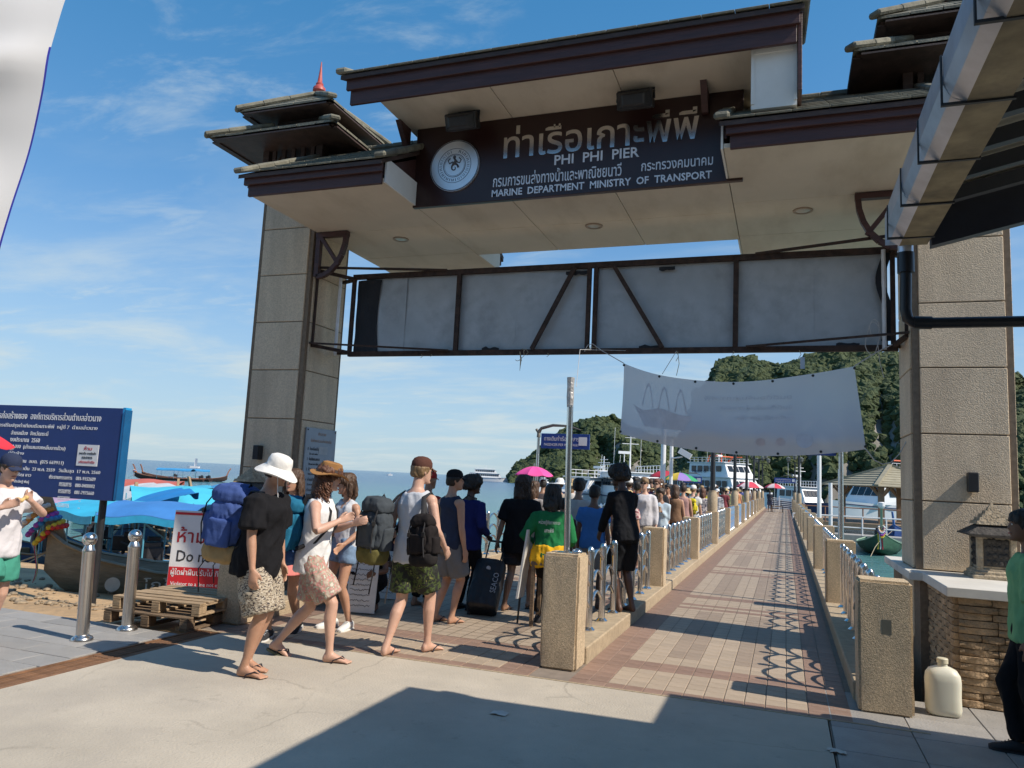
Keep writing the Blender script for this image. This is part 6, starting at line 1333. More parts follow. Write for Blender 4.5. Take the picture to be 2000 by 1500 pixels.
    def shoes(s, mat, sole):
        for i in (0, 1):
            an = s.ank[i]; yaw, pt = s.feetd[i]; fr = Matrix.Rotation(yaw, 3, 'Z') @ Matrix.Rotation(pt, 3, 'X'); F = lambda x, y, z: an+fr @ Vector((x, y, z-.085)); b = MB(); c = MB(); rings = []; r2 = []
            for y, w, z1 in ((-.075, .022, .065), (-.060, .038, .095), (-.01, .043, .112), (.04, .046, .100), (.09, .050, .076), (.14, .053, .058), (.185, .047, .046), (.212, .026, .034)):
                rings.append([F(w*math.cos(a), y, z1/2-.004+(z1/2)*math.sin(a)) for a in [2*math.pi*q/14 for q in range(14)]]); r2.append([F(x*(w+.004), y, z) for x, z in ((-1, -.016), (1, -.016), (1, .014), (-1, .014))])
            b.loft(rings); o = s.put(b, 'shoe', mat, smooth=60); c.loft(r2); s.put(c, 'sole', sole, o)
            l = MB()
            for q in range(4): l.tube([F(-.022, .06+.022*q, .088-.011*q), F(.022, .06+.022*q, .088-.011*q)], .005, 5)
            s.put(l, 'laces', sole, o)
def backpack(P, cols, label, w=.30, h=.50, d=.22, z=.24, front=False, rolls=True, side=0, tilt=0, x=0, straps=True, hangs=0):
    """rucksack on the back (or chest) of person P; a thing of its own"""
    sg = 1 if front else -1
    c = P.toworld(P.sp(Vector((x, sg*(.115+d/2), z)))); o = E('backpack', c, label, 'backpack', 'rucksacks of the travellers'); LOC[o.name] = Vector((0, 0, 0)); o.rotation_euler = (0, 0, P.rz)
    m1 = clothm(label[:18], cols[0], var=.18); m2 = clothm(label[:18]+'b', cols[1], var=.15); ms = M('strap_black', (.015, .015, .018), .8)
    rt = P.Rt @ Matrix.Rotation(tilt, 3, 'Y')
    T = lambda v: rt @ Vector(v)
    def se(hx, hy, zz, e=3, n=20): return [T((hx*math.copysign(abs(math.cos(t))**(2/e), math.cos(t)), hy*math.copysign(abs(math.sin(t))**(2/e), math.sin(t)), zz)) for t in [2*math.pi*i/n for i in range(n)]]
    b = MB(); b.loft([se(w*.40, d*.34, -h*.30), se(w*.49, d*.47, -h*.22), se(w*.5, d*.5, 0), se(w*.48, d*.46, h*.22), se(w*.36, d*.33, h*.30)]); me = remesh(b, .011, 2, .016, 11, c.x, 'main_bag'); mb_ = link('main_bag', me, m1, o)
    b = MB(); b.loft([se(w*.36, d*.36, h*.27), se(w*.46, d*.50, h*.30), se(w*.46, d*.52, h*.40), se(w*.36, d*.38, h*.49), se(w*.12, d*.16, h*.51)]); link('lid', remesh(b, .011, 2, .010, 9, c.y, 'lid'), m1, o)
    b = MB(); b.loft([se(w*.34, d*.34, -h*.50), se(w*.48, d*.47, -h*.46), se(w*.50, d*.50, -h*.36), se(w*.47, d*.45, -h*.27)]); link('bottom_pocket', remesh(b, .013, 2, .010, 9, c.y+5, 'bottom_pocket'), m2, o)
    b = MB(); q = [T((0, sg*d*.44, -.02))]; b.loft([[v+T((0, sg*d*.46, -h*.06)) for v in se(w*.34, d*.16, zz)] for zz in (-h*.18, -h*.14, h*.12, h*.18)]); link('front_pocket', remesh(b, .012, 2, .008, 10, c.y+9, 'front_pocket'), m1, mb_)
    for s_ in (-1, 1):
        b = MB(); b.loft([[v+T((s_*w*.50, 0, -h*.10)) for v in se(.035, d*.30, zz)] for zz in (-h*.18, -h*.14, h*.12, h*.16)]); link('side_pocket', remesh(b, .013, 2, .006, 10, c.x+3, 'side_pocket'), m1, mb_)
        b = MB(); b.tube([T((s_*w*.30, sg*d*.30, h*.46)), T((s_*w*.32, sg*d*.56, h*.22)), T((s_*w*.30, sg*d*.62, -h*.05)), T((s_*w*.28, sg*d*.54, -h*.32))], .009, 6, flat=.5); b.build('compression_strap', ms, o, world=False, smooth=50)
        b = MB(); b.box(T((s_*w*.31, sg*d*.60, h*.12)), (.03, .02, .04)); b.build('buckle', M('buckle', (.02, .02, .02), .35), o, world=False)
        if straps:
            z2 = -z; b = MB(); pts = [T((s_*w*.26-x, -sg*d*.40, h*.36)), T((s_*.085-x, -sg*d*.5, .545-z)), T((s_*.088-x, -sg*(d*.5+.115), .552-z)), T((s_*.095-x, -sg*(d*.5+.232), .44-z)), T((s_*.115-x, -sg*(d*.5+.240), .30-z)), T((s_*.165-x, -sg*(d*.5+.16), .17-z)), T((s_*.165-x, -sg*d*.48, .08-z))]; b.tube(pts, .024, 8, flat=.42); b.build('shoulder_strap', ms, o, world=False, smooth=60)
    for k in range(hangs): b = MB(); xx = -.1+.2*k; b.tube([T((xx, sg*d*.3, -h*.45)), T((xx+.02, sg*d*.45, -h*.62)), T((xx-.01, sg*d*.4, -h*.85-.05*k))], .010, 6, flat=.4); b.build('hanging_strap', ms, o, world=False, smooth=50)
    b = MB(); b.tube([T((-.03, -sg*d*.3, h*.47)), T((0, -sg*d*.3, h*.55)), T((.03, -sg*d*.3, h*.47))], .008, 6); b.build('grab_loop', ms, o, world=False)
    return o
RT = -math.pi/2       # facing +X (to the right in the picture)
def aim(dx, dy): return math.atan2(-dx, dy)
blk = clothm('black', (.012, .012, .014)); wht = clothm('white', (.72, .72, .72), var=.05); whg = clothm('heather', (.50, .52, .56), var=.05)
khaki = M_pattern('aztec_shorts', [(.36, .30, .22), (.05, .04, .04), (.42, .36, .27), (.22, .17, .12), (.48, .42, .33)], 75, stretch=(1, 1, 1.8))
floral = M_pattern('floral_shorts', [(.48, .40, .32), (.42, .36, .28), (.50, .22, .20), (.28, .28, .20), (.55, .50, .42)], 26, 'noise')
tropic = M_pattern('tropical_shorts', [(.015, .016, .014), (.02, .025, .015), (.06, .09, .02), (.018, .02, .016), (.16, .17, .05)], 16, 'noise')
denim = clothm('denim', (.16, .24, .36), var=.2, scale=20)
solek = M('sole_black', (.02, .02, .022), .7); strapb = M('strap_dark', (.025, .022, .03), .7)
# -- man in white sun hat
p = (gz(465, 1310)+gz(495, 1320))/2
a1 = Person((p.x, p.y, 0), aim(1, .12), 'man in a floppy white sun hat, black tee and patterned shorts walking past', 1.76, 'tan', feet=((-.09, -.02, 0), (.10, .07, 0)), hands=((-.28, .10, .78), (.26, .14, .76)), lean=.10, headturn=(-.15, -.12), build=1.10, vox=.010)
a1.shirt(blk, hem=-.12, sleeve=.75, loose=.035, sl=.035, wr=.014); a1.shorts(khaki, to=.97, loose=.034, wr=.009); a1.hair('dkbrown', 'under'); a1.flipflops(M('sole_straw', (.36, .25, .12), .8), strapb)
a1.lathehat([(.168, -.034), (.172, -.027), (.13, .010), (.095, .036), (.094, .075), (.082, .118), (.05, .136), (.004, .139)], clothm('sunhat', (.74, .72, .68), var=.04), 'sun_hat', (-.10, 0), wob=.018)
b = MB(); b.tube([a1.hh((.06, .05, -.01)), a1.hh((.05, .085, -.14)), a1.hh((.02, .10, -.24))], .004, 5); a1.put(b, 'hat_cord', wht)
backpack(a1, ((.055, .095, .27), (.36, .25, .12)), 'blue and tan rucksack on the man in the white sun hat', .36, .64, .36, .25, hangs=2)
# -- man in brown hat, white tank
p = (gz(540, 1290)+gz(650, 1282))/2
a2 = Person((p.x, p.y, 0), aim(1, .30), 'long curly haired man in a brown felt hat and white vest striding with a rucksack', 1.75, 'fair', feet=((-.07, -.26, .03, 0, -.35), (.09, .27, 0)), hands=((-.20, .30, 1.20), (.16, .26, 1.24)), lean=.08, headturn=(.25, -.05), build=1.0, vox=.010, hip=(0, 0, .885), elbow=(None, (1, -.4, -.6)))
a2.shirt(wht, hem=-.12, tank=True, loose=.022); a2.shorts(floral, to=.86, loose=.032, wr=.010); a2.hair('auburn', 'curly', .22); a2.flipflops(M('sole_olive', (.10, .11, .07), .8), strapb)
a2.lathehat([(.165, .020), (.168, .026), (.12, .034), (.092, .046), (.090, .085), (.078, .130), (.052, .142), (.035, .128), (.004, .126)], clothm('felt', (.30, .155, .06), var=.12), 'felt_hat', (-.06, .04), wob=.03, band=M('hat_band', (.05, .035, .035), .7))
backpack(a2, ((.02, .15, .26), (.05, .10, .22)), 'teal and navy rucksack on the man in the brown felt hat', .34, .60, .30, .22, hangs=2)
# -- woman in pink skirt with sunglasses
p = gz(551, 1240); a3 = Person((p.x, p.y, 0), aim(.25, -1), 'woman in sunglasses and a pink skirt walking between two backpackers', 1.66, 'tan', feet=((-.07, -.20, .02, 0, -.3), (.08, .22, 0)), hands=((-.25, .12, .80), (.26, .05, .80)), headturn=(-.2, 0), build=.90, vox=.011, hip=(0, 0, .895))
a3.shirt(clothm('swimblue', (.20, .28, .40)), hem=.16, tank=True, loose=.010, name='top'); a3.skirt(clothm('pink', (.62, .20, .18)), .36); a3.hair('brown', 'long', .16); a3.glasses(); a3.shoes(M('canvas_black', (.02, .02, .024), .8), M('rubber_white', (.7, .7, .68), .6))
# -- woman in denim shorts
p = gz(662, 1226); a4 = Person((p.x, p.y, 0), aim(-.3, -1), 'woman in a white vest, denim shorts and white trainers facing the gate entrance', 1.62, 'tan', feet=((-.13, 0, 0, .3), (.10, .05, 0, -.2)), hands=((-.22, .22, .98), (.06, .26, 1.02)), headturn=(-.3, -.05), build=.90, vox=.011)
a4.shirt(whg, hem=-.0, tank=True, loose=.010); a4.shorts(denim, to=.36, loose=.018); a4.hair('brown', 'long', .14); a4.shoes(M('canvas_white', (.72, .71, .68), .7), MATS['rubber_white'])
# -- man in white tank with two bags seen from behind
p = (gz(775, 1288)+gz(815, 1266))/2
a5 = Person((p.x, p.y, 0), aim(.18, 1), 'tall man seen from behind in a white vest, brown cap and tropical shorts', 1.82, 'fair', feet=((-.10, -.16, 0, .15), (.09, .20, 0, -.25)), hands=((-.25, .10, .92), (.24, .16, .95)), headturn=(-.45, -.08), vox=.010, hip=(0, .0, .915))
a5.shirt(whg, hem=-.10, tank=True, loose=.022); a5.shorts(tropic, to=.82, loose=.028, wr=.010); a5.hair('ltbrown', 'under'); a5.cap(clothm('browncap', (.09, .04, .03))); a5.flipflops(M('sole_navy', (.05, .055, .10), .7), strapb)
bp1 = backpack(a5, ((.055, .065, .075), (.13, .115, .04)), 'olive and charcoal trekking rucksack slung from the left shoulder of the man in white', .30, .62, .24, .18, x=-.28, straps=False, hangs=3, tilt=.06)
bp2 = backpack(a5, ((.018, .015, .015), (.02, .018, .018)), 'plain black daypack slung from the right shoulder of the man in white', .26, .46, .18, .13, x=.25, straps=False, tilt=-.10)
for bp, sx in ((bp1, -1), (bp2, 1)):
    off = a5.sp(Vector((sx*.10, 0, .54))); b = MB(); R_ = Matrix.Rotation(-a5.rz, 3, 'Z')
    c0 = R_ @ (Vector(bp.location)-a5.loc); W2 = lambda v: (Vector(v)*a5.k)-c0
    for sy in (-1, 1): b.tube([W2(a5.sp(Vector((sx*.22, -.17+.02*sy, .36)))), W2(a5.sp(Vector((sx*.15, -.10, .50)))), W2(a5.sp(Vector((sx*.145, .01, .545)))), W2(a5.sp(Vector((sx*.19, .10, .40)))), W2(a5.sp(Vector((sx*.26, -.02, .05))))], .022, 8, flat=.4)
    b.build('shoulder_strap', MATS['strap_black'], bp, world=False, smooth=60)
# -- man in black cap beyond, and a companion in red
p = gz(868, 1216); a6 = Person((p.x, p.y, 0), aim(.5, 1), 'man in a black cap and grey shorts standing in the shade of the gate', 1.72, 'tan', feet=((-.10, -.04, 0), (.10, .05, 0)), headturn=(-.6, 0), vox=.013)
a6.shirt(clothm('navyv', (.03, .04, .07)), tank=True); a6.shorts(clothm('greyshorts', (.16, .16, .16)), to=.85, loose=.03); a6.hair('black', 'under'); a6.cap(blk); a6.flipflops(M('sole_blue', (.05, .06, .12), .7), strapb)
p = gz(815, 1200); a7 = Person((p.x-.2, p.y+.5, 0), aim(.3, 1), 'person in a red cap and red top mostly hidden behind the tall man', 1.70, 'olive', vox=.016); a7.shirt(clothm('redt', (.35, .03, .03))); a7.shorts(blk, to=1.9, loose=.01, name='trousers'); a7.cap(clothm('redcap', (.35, .03, .03)))
# -- woman in blue, afro hair, shoulder bag
p = gz(905, 1190); a8 = Person((p.x, p.y, 0), aim(.25, 1), 'person with bushy dark hair in a navy top and black trousers looking out to sea', 1.66, 'dark', feet=((-.09, 0, 0), (.10, .04, 0)), hands=((-.24, .12, .95), (.20, .18, 1.0)), headturn=(-.9, 0), vox=.012)
a8.shirt(clothm('navyblue', (.016, .022, .11)), hem=-.12, long=True, loose=.026, sl=.022); a8.shorts(blk, to=1.96, loose=.016, name='trousers'); a8.hair('black', 'afro'); a8.shoes(MATS['canvas_black'], solek)
bc = a8.toworld((-.26, -.10, .98)); bg_ = E('shoulder_bag', bc, 'round black shoulder bag on the person in the navy top', 'bag'); bg_.rotation_euler = (0, 0, a8.rz); LOC[bg_.name] = Vector((0, 0, 0))
b = MB(); b.ell((0, 0, 0), (.09, .15, .17), 16, 12); link('pouch', remesh(b, .013, 1, .010, 10, name='pouch'), blk, bg_)
b = MB(); b.tube([(0, -.08, .13), (.14, -.10, .35), (.34, -.06, .52), (.36, .10, .48), (.2, .20, .25), (.02, .10, .10)], .014, 6, flat=.5); b.build('strap', MATS['strap_black'], bg_, world=False, smooth=60)
# -- woman in black pulling the wheeled holdall
p = (gz(995, 1195)+gz(1030, 1170))/2; p = gz(1008, 1190)
a9 = Person((p.x, p.y, 0), aim(.1, 1), 'long haired person in a loose black tee pulling a black wheeled holdall', 1.70, 'olive', feet=((-.09, -.16, 0), (.10, .20, .01, 0, -.1)), hands=((-.32, -.12, .70), (.26, .1, .8)), headturn=(-.3, 0), vox=.012, build=1.08)
a9.shirt(blk, hem=-.18, sleeve=.85, loose=.045, sl=.04, hemw=1.1); a9.shorts(M_pattern('dark_stripe_shorts', [(.02, .018, .02), (.06, .03, .03), (.02, .02, .03)], 22, stretch=(.1, .1, 1)), to=.75, loose=.03); a9.hair('dkbrown', 'curly', .20); a9.flipflops(solek, strapb)
sc_ = gz(938, 1203); hd = a9.toworld(a9.wr[0]); case = E('wheeled_holdall', (sc_.x, sc_.y, 0), 'large black wheeled holdall tilted behind the person in the loose black tee', 'suitcase'); bot = Vector((sc_.x, sc_.y, .05)); axis = (hd-bot); ln_ = axis.length; ax = axis.normalized(); sx_ = Vector((1, .25, 0)); sx_ = (sx_-ax*sx_.dot(ax)).normalized(); nx_ = ax.cross(sx_)
def hq(hx, hy, t, e=4, n=24): return [bot+ax*t+sx_*(hx*math.copysign(abs(math.cos(a))**(2/e), math.cos(a)))+nx_*(hy*math.copysign(abs(math.sin(a))**(2/e), math.sin(a))) for a in [2*math.pi*i/n for i in range(n)]]
b = MB(); b.loft([hq(.15, .11, .0), hq(.185, .15, .03), hq(.19, .16, .2), hq(.19, .16, .45), hq(.185, .15, .66), hq(.15, .10, .70)]); me = remesh(b, .012, 2, .008, 8, 2, 'bag_body'); me.transform(Matrix.Translation(-Vector((sc_.x, sc_.y, 0)))); link('bag_body', me, M('holdall', (.014, .014, .017), .5, var=.2), case)
for s_ in (-1, 1):
    b = MB(); b.tube([bot+ax*.62+sx_*(s_*.10), hd+sx_*(s_*.10)], .010, 6); b.build('handle_bar', blackm, case)
    b = MB(); b.tube([bot+sx_*(s_*.15-.02)+nx_*.08+ax*.0, bot+sx_*(s_*.15+.02)+nx_*.08+ax*.0], .045, 12); b.build('wheel', solek, case)
b = MB(); b.tube([hd-sx_*.10, hd+sx_*.10], .014, 8); b.build('grip', blackm, case)
gl = M('bag_print', (.42, .42, .44), .6)
text('printed_name', 'SEACO', .28, .07, bot+ax*.18+sx_*.155-nx_*.178, ax, (nx_.cross(ax)).normalized()*-1, gl, case, .001, gap=9)
b = MB(); b.ell(bot+ax*.52-nx_*.165, (.03, .006, .03), 8, 6); b.build('badge', gl, case)
# -- seated woman in green with yellow cloth
p = gz(1045, 1216); stool = E('stool', (-2.62, 8.75, 0), 'tall wooden stool under the person in the green shirt', 'stool')
b = MB(); b.bx(-2.80, -2.44, 8.58, 8.92, .70, .74); b.build('seat', plo, stool, bevel=.005)
for x in (-2.77, -2.47):
    for y in (8.61, 8.89): b = MB(); b.bx(x-.02, x+.02, y-.02, y+.02, 0, .70); b.build('leg', plo, stool)
a10 = Person((-2.62, 8.75, 0), aim(-.15, 1), 'person with long black hair in a green printed shirt seated beside the post', 1.70, 'olive', hip=(0, 0, .82), feet=((-.14, .22, 0), (.10, .26, 0)), hands=((-.26, .18, .96), (.2, .25, .96)), lean=.06, vox=.012, headturn=(-.2, 0))
a10.shirt(clothm('green', (.018, .16, .055)), hem=-.03, long=True, loose=.032, sl=.03); a10.shorts(blk, to=1.9, loose=.012, name='trousers'); a10.hair('black', 'long', .18); a10.shoes(MATS['canvas_black'], solek)
b = MB(); b.loft([a10.ringt(t, hw, hd_, 0, 24) for t, hw, hd_ in ((-.13, .22, .17), (-.04, .245, .185), (.06, .225, .165), (.13, .205, .150))]); me = remesh(b, .012, 2, .012, 8, 3, 'waist_cloth'); a10.puth(me, 'waist_cloth', clothm('yellow', (.72, .40, .02)))
R_ = a10.sp(Vector((-.15, -.165, .40)))
for k, (s_, w_, h_) in enumerate((('หน่วยกู้ภัยทางทะเล', .26, .065), ('เกาะพีพี', .11, .05))): text('shirt_lettering', s_, w_*a10.k, h_*a10.k, a10.sp(Vector((-w_/2, -.155, .37-.085*k)))*a10.k, (1, 0, 0), (0, -.06, 1), wht, a10.e, .0015, world=False, gap=9)
bd = E('held_board', (-2.95, 8.62, 0), 'narrow white board leaning edge on against the person in green', 'board'); b = MB(); b.loft([[Vector((-2.95+dx+.10*t, 8.62+dy, .30+.80*t)) for dx, dy in ((-.012, -.05), (.012, -.05), (.012, .2), (-.012, .2))] for t in (0, .3, 1)]); b.build('sheet', M('board_white', (.6, .6, .58), .5), bd); b = MB(); b.tube([(-2.97, 8.7, .0), (-2.95, 8.7, .32)], .012, 6); b.build('prop_leg', blackm, bd)
# -- man in black leaning on the rail
a11 = Person((-1.88, 9.42, .15), aim(-.75, .66), 'barefoot man in a black jacket and black shorts leaning on the middle rail', 1.74, 'dark', feet=((-.08, -.02, 0), (.09, -.06, 0)), hands=((-.12, .34, .90), (.22, .30, .92)), lean=.18, headturn=(.5, -.05), vox=.011, build=.92)
a11.shirt(clothm('blackjacket', (.012, .013, .016)), hem=-.08, long=True, loose=.016, sl=.012); a11.shorts(clothm('blackshorts', (.010, .011, .013)), to=.95, loose=.022); a11.hair('black', 'afro')
b = MB(); b.tube([a11.sp(Vector((.165, .03, -.05))), a11.sp(Vector((.185, .04, .2))), a11.sp(Vector((.17, .05, .42)))], .006, 5); a11.put(b, 'piping', wht)
# -- two vendors squatting with boards
for i, (x, y, hdx) in enumerate(((702, 1200, .2), (748, 1172, .1))):
    p = gz(x, y); v = Person((p.x-.1, p.y+.35, 0), aim(hdx, -1), ['dark clothed vendor squatting behind the nearer handwritten board', 'dark clothed vendor squatting behind the farther handwritten board'][i], 1.66, 'brown', hip=(0, -.12, .34), feet=((-.14, .14, 0), (.14, .14, 0)), hands=((-.16, .34, .50), (.16, .34, .50)), lean=.35, vox=.014, kneepole=(0, 1, .8)); v.shirt(clothm('vendor%d' % i, ((.02, .02, .024), (.03, .03, .05))[i]), loose=.026); v.shorts(blk, to=1.9, loose=.014, name='trousers'); v.hair('black', 'short'); v.cap(clothm('vcap%d' % i, ((.6, .6, .6), (.03, .03, .03))[i]))
    bd = E('handwritten_board', (p.x, p.y, 0), ['white board of handwritten lines, held by the nearer squatting vendor', 'white board of handwritten lines, held by the farther squatting vendor'][i], 'board'); bd.rotation_euler = (-.12, 0, .2); LOC[bd.name] = Vector((0, 0, 0))
    b = MB(); b.box((0, 0, .33), (.36, .012, .62)); b.build('sheet', M('board_white', (.6, .6, .58), .5), bd, world=False)
    for k in range(9):
        b = MB(); rnd = random.Random(k+i*20); x0 = -.15; pts = []
        while x0 < .10+.05*rnd.random(): pts.append((x0, -.0075, .58-.06*k+rnd.uniform(-.012, .014))); x0 += .012
        b.tube(pts, .0028, 4); b.build('handwriting', ink, bd, world=False)
# -- person at the left edge, eating
p = gz(8, 1270); a12 = Person((p.x-.26, p.y, 0), aim(1, -.1), 'person in a white tee, navy cap and green shorts eating a snack', 1.66, 'fair', feet=((-.09, -.12, 0), (.09, .14, 0)), hands=((-.08, .30, 1.36), (.16, .28, 1.30)), headturn=(0, -.25), vox=.011, elbow=((-1, -.2, -.8), (1, -.2, -.8)))
a12.shirt(clothm('whitetee', (.62, .60, .62), var=.06), hem=-.10, sleeve=.6, loose=.03, sl=.03); a12.shorts(clothm('seagreen', (.06, .27, .20)), to=.7, loose=.03); a12.hair('dkbrown', 'under'); a12.cap(clothm('navycap', (.03, .04, .08))); a12.glasses(); a12.flipflops(M('sole_yellow', (.45, .45, .05), .7), M('strap_yellow', (.55, .55, .06), .7))
sn = a12.toworld(Vector((.04, .36, 1.36))); b = MB(); random.seed(4)
for k in range(7): b.ell(sn+Vector((random.uniform(-.03, .03), random.uniform(-.03, .03), random.uniform(-.01, .04))), (.026, .022, .02), 8, 6)
o = link('snack', remesh(b, .008, 1, .003, 30, name='snack'), M('fried_batter', (.62, .42, .16), .7)); tag(o, 'golden fried snack held to the mouth by the person in the navy cap', 'food')
pr_ = gz(5, 1262); um = (-7.75, 5.3, 1.76); umbrella(um, .42, [(.62, .03, .05), (.75, .72, .70)], 'red and white parasol above the person in the navy cap', key='rw', z_low=0)
# -- man at the right edge in a green shirt
a13 = Person((1.60, 6.22, 0), aim(-1, .15), 'man in a pale green shirt and black trousers passing the planter', 1.62, 'brown', feet=((-.09, -.10, 0), (.09, .12, 0)), hands=((-.26, .05, .80), (.26, .05, .80)), vox=.011, headturn=(.1, .0))
a13.shirt(clothm('palegreen', (.20, .42, .20)), hem=-.10, sleeve=.95, loose=.028, sl=.03); a13.shorts(blk, to=1.96, loose=.02, name='trousers'); a13.hair('black', 'short'); a13.shoes(MATS['canvas_black'], solek)
# -- the queue along the left lane
rc = random.Random(11)
def crowd(px_, d, label, top, bottom, skin='tan', hair=('black', 'short'), hat=None, face=(.1, 1), H=1.7, long=False, tank=False, to=.8, pack=None, glasses=False, hands=None, tilt=0, z=0):
    q = pd(px_, 1000, d)
    if px_ < 1495:            # stay between the rails of the left lane
        k = -q.x/d; d = min(max(d, 2.45/max(k, .02)), max(5.2/max(k, .02), 9)); q = pd(px_, 1000, d)
    X, Y = q.x, min(q.y, 73.5)
    P = Person((X, Y, z), aim(*face), label, H, skin, vox=.020 if d < 17 else .028, toes=False, feet=((-.09, rc.uniform(-.1, .05), 0), (.10, rc.uniform(-.05, .1), 0)), headturn=(rc.uniform(-.5, .5), 0), hands=hands, group='people queueing on the pier')
    ck = 'c%d_%d' % (px_, int(d)); P.shirt(clothm(ck, top) if isinstance(top, tuple) else top, long=long, tank=tank, loose=.024); P.shorts(clothm(ck+'b', bottom), to=to, loose=.024, name='shorts' if to < 1 else 'trousers')
    if hair: P.hair(hair[0], 'under' if hat in ('cap', 'dark') and hair[1] == 'short' else hair[1], .2)
    if hat == 'cap': P.cap(clothm(ck+'h', (.7, .7, .7)))
    elif hat == 'dark': P.cap(blk)
    elif hat == 'straw': P.lathehat([(.19, -.01), (.192, -.004), (.12, .026), (.092, .04), (.09, .09), (.06, .125), (.004, .13)], clothm('straw', (.55, .42, .22), var=.2, scale=30), 'straw_hat', wob=.03)
    elif hat == 'white': P.lathehat([(.15, .0), (.152, .006), (.10, .03), (.092, .04), (.086, .09), (.05, .125), (.004, .13)], wht, 'white_hat')
    if glasses: P.glasses()
    if pack: backpack(P, (pack, tuple(c*.5 for c in pack)), 'rucksack on the '+label.replace('person in ', 'one in ').replace(' in the queue', '')[:60], .28, .42, .18, .26)
    return P
G_ = (.20, .21, .23)
crowd(1098, 10.8, 'person with short dark hair crouched beside the green shirt', (.05, .03, .03), (.03, .03, .04), 'olive', H=1.42)
crowd(1128, 11.6, 'person in a light grey long sleeved shirt behind the steel pole', (.46, .47, .47), (.40, .42, .42), 'olive', ('black', 'bun'), long=True, to=1.9)
crowd(1160, 10.6, 'person in a bright blue tee beside the man in the black jacket', (.06, .20, .52), (.30, .28, .27), 'brown', H=1.62)
crowd(1040, 13.5, 'person in a white cap in front of the pink umbrella', (.30, .28, .28), (.2, .2, .2), 'tan', ('brown', 'long'), 'cap', H=1.62)
crowd(1058, 17.3, 'person carrying the pink umbrella in the queue', (.12, .10, .10), (.1, .1, .12), 'olive', H=1.66, hands=(None, (.16, .26, 1.25)))
crowd(1090, 15.5, 'person in a white sun hat beyond the green shirt', (.42, .36, .30), (.3, .3, .3), 'tan', ('brown', 'short'), 'white', H=1.70)
crowd(1112, 17.5, 'person in a straw hat and white top beyond the steel pole', (.65, .63, .60), (.2, .2, .25), 'tan', ('ltbrown', 'long'), 'straw')
crowd(1225, 13.2, 'person in a wide straw hat and rose print top in the queue', M_pattern('rose_print', [(.50, .20, .20), (.55, .40, .38), (.30, .10, .12), (.6, .5, .48)], 30), (.3, .2, .2), 'tan', ('brown', 'short'), 'straw', H=1.55)
crowd(1244, 16.5, 'person in a lime yellow tee in the queue', (.45, .56, .03), (.05, .05, .06), 'brown', H=1.72)
crowd(1212, 18.5, 'person in a white cap and grey top near the moored ferry', (.35, .35, .36), (.1, .1, .1), 'tan', ('black', 'short'), 'cap', H=1.68)
crowd(1258, 15.4, 'man in an open white shirt and sunglasses facing the gate', (.58, .57, .60), (.25, .22, .2), 'fair', ('ltbrown', 'short'), None, (0, -1), 1.80, long=True, glasses=True)
crowd(1282, 17.0, 'bearded man in sunglasses and a black tee facing the gate', (.03, .03, .035), (.1, .1, .1), 'fair', ('auburn', 'short'), None, (.1, -1), 1.80, glasses=True)
a20 = crowd(1292, 14.0, 'woman in a pale blue shirt holding a drink cup', (.46, .56, .64), (.4, .4, .42), 'olive', ('dkbrown', 'bun'), None, (-.2, -1), 1.60, long=True, hands=((-.08, .24, 1.26), (.1, .24, .98)))
cpz = a20.toworld(Vector((-.06, .32, 1.30))); b = MB(); b.lathe([(.028, -.05), (.036, .06), (.038, .062), (.03, .07)], 12, cpz); o = b.build('drink_cup', M('cup', (.5, .36, .25), .5), smooth=40); tag(o, 'plastic cup of iced drink held by the woman in pale blue', 'cup')
crowd(1304, 20.5, 'person in sunglasses and a rust top in the queue', (.30, .13, .08), (.1, .1, .1), 'tan', ('black', 'short'), None, (0, -1), glasses=True)
crowd(1318, 18.0, 'woman with long brown hair, brown top and black skirt', (.22, .13, .08), (.012, .012, .014), 'tan', ('brown', 'long'), None, (.1, 1), 1.68, tank=True, to=.35)
crowd(1333, 20.0, 'person in a rose vest behind the woman with long brown hair', (.40, .24, .22), (.1, .1, .12), 'tan', ('dkbrown', 'short'), tank=True)
crowd(1331, 24, 'person in a teal cap top beneath the green parasol', (.05, .25, .32), (.1, .1, .1), 'tan', H=1.78)
crowd(1342, 23, 'person in a straw hat and black dress by the lamp post', (.03, .03, .03), (.02, .02, .02), 'olive', ('black', 'short'), 'straw', H=1.6, to=1.3)
crowd(1352, 21.5, 'person in a white cap with a yellow and black rucksack', (.60, .60, .58), (.5, .48, .44), 'fair', ('ltbrown', 'short'), 'cap', pack=(.60, .50, .03))
crowd(1371, 23.5, 'woman with auburn hair in a patterned playsuit', M_pattern('playsuit', [(.5, .45, .42), (.08, .07, .12), (.35, .3, .3), (.55, .5, .48)], 30), (.4, .36, .34), 'fair', ('auburn', 'long'), H=1.62, to=.4)
crowd(1383, 26.5, 'person in a yellow vest with a turquoise rucksack', (.55, .46, .12), (.1, .12, .2), 'tan', ('black', 'short'), pack=(.03, .36, .42))
crowd(1401, 24.5, 'person in a striped shirt with a pale headscarf', M_pattern('striped', [(.55, .54, .55), (.10, .10, .12), (.6, .6, .6)], 20, stretch=(.3, .3, 2)), (.15, .15, .2), 'olive', ('black', 'short'), 'cap', (-.2, -1), 1.62, long=True)
crowd(1413, 27.5, 'person in a maroon tee behind the striped shirt', (.20, .05, .06), (.1, .1, .1), 'brown')
crowd(1427, 28, 'person in a pale yellow tee near the second lamp post', (.60, .54, .25), (.3, .3, .3), 'olive')
crowd(1440, 31, 'person in an orange vest near the second lamp post', (.62, .28, .14), (.2, .1, .1), 'fair', ('blond', 'short'), tank=True)
crowd(1452, 33, 'person in a navy top under the red and white parasol', (.04, .05, .12), (.05, .05, .07), 'brown')
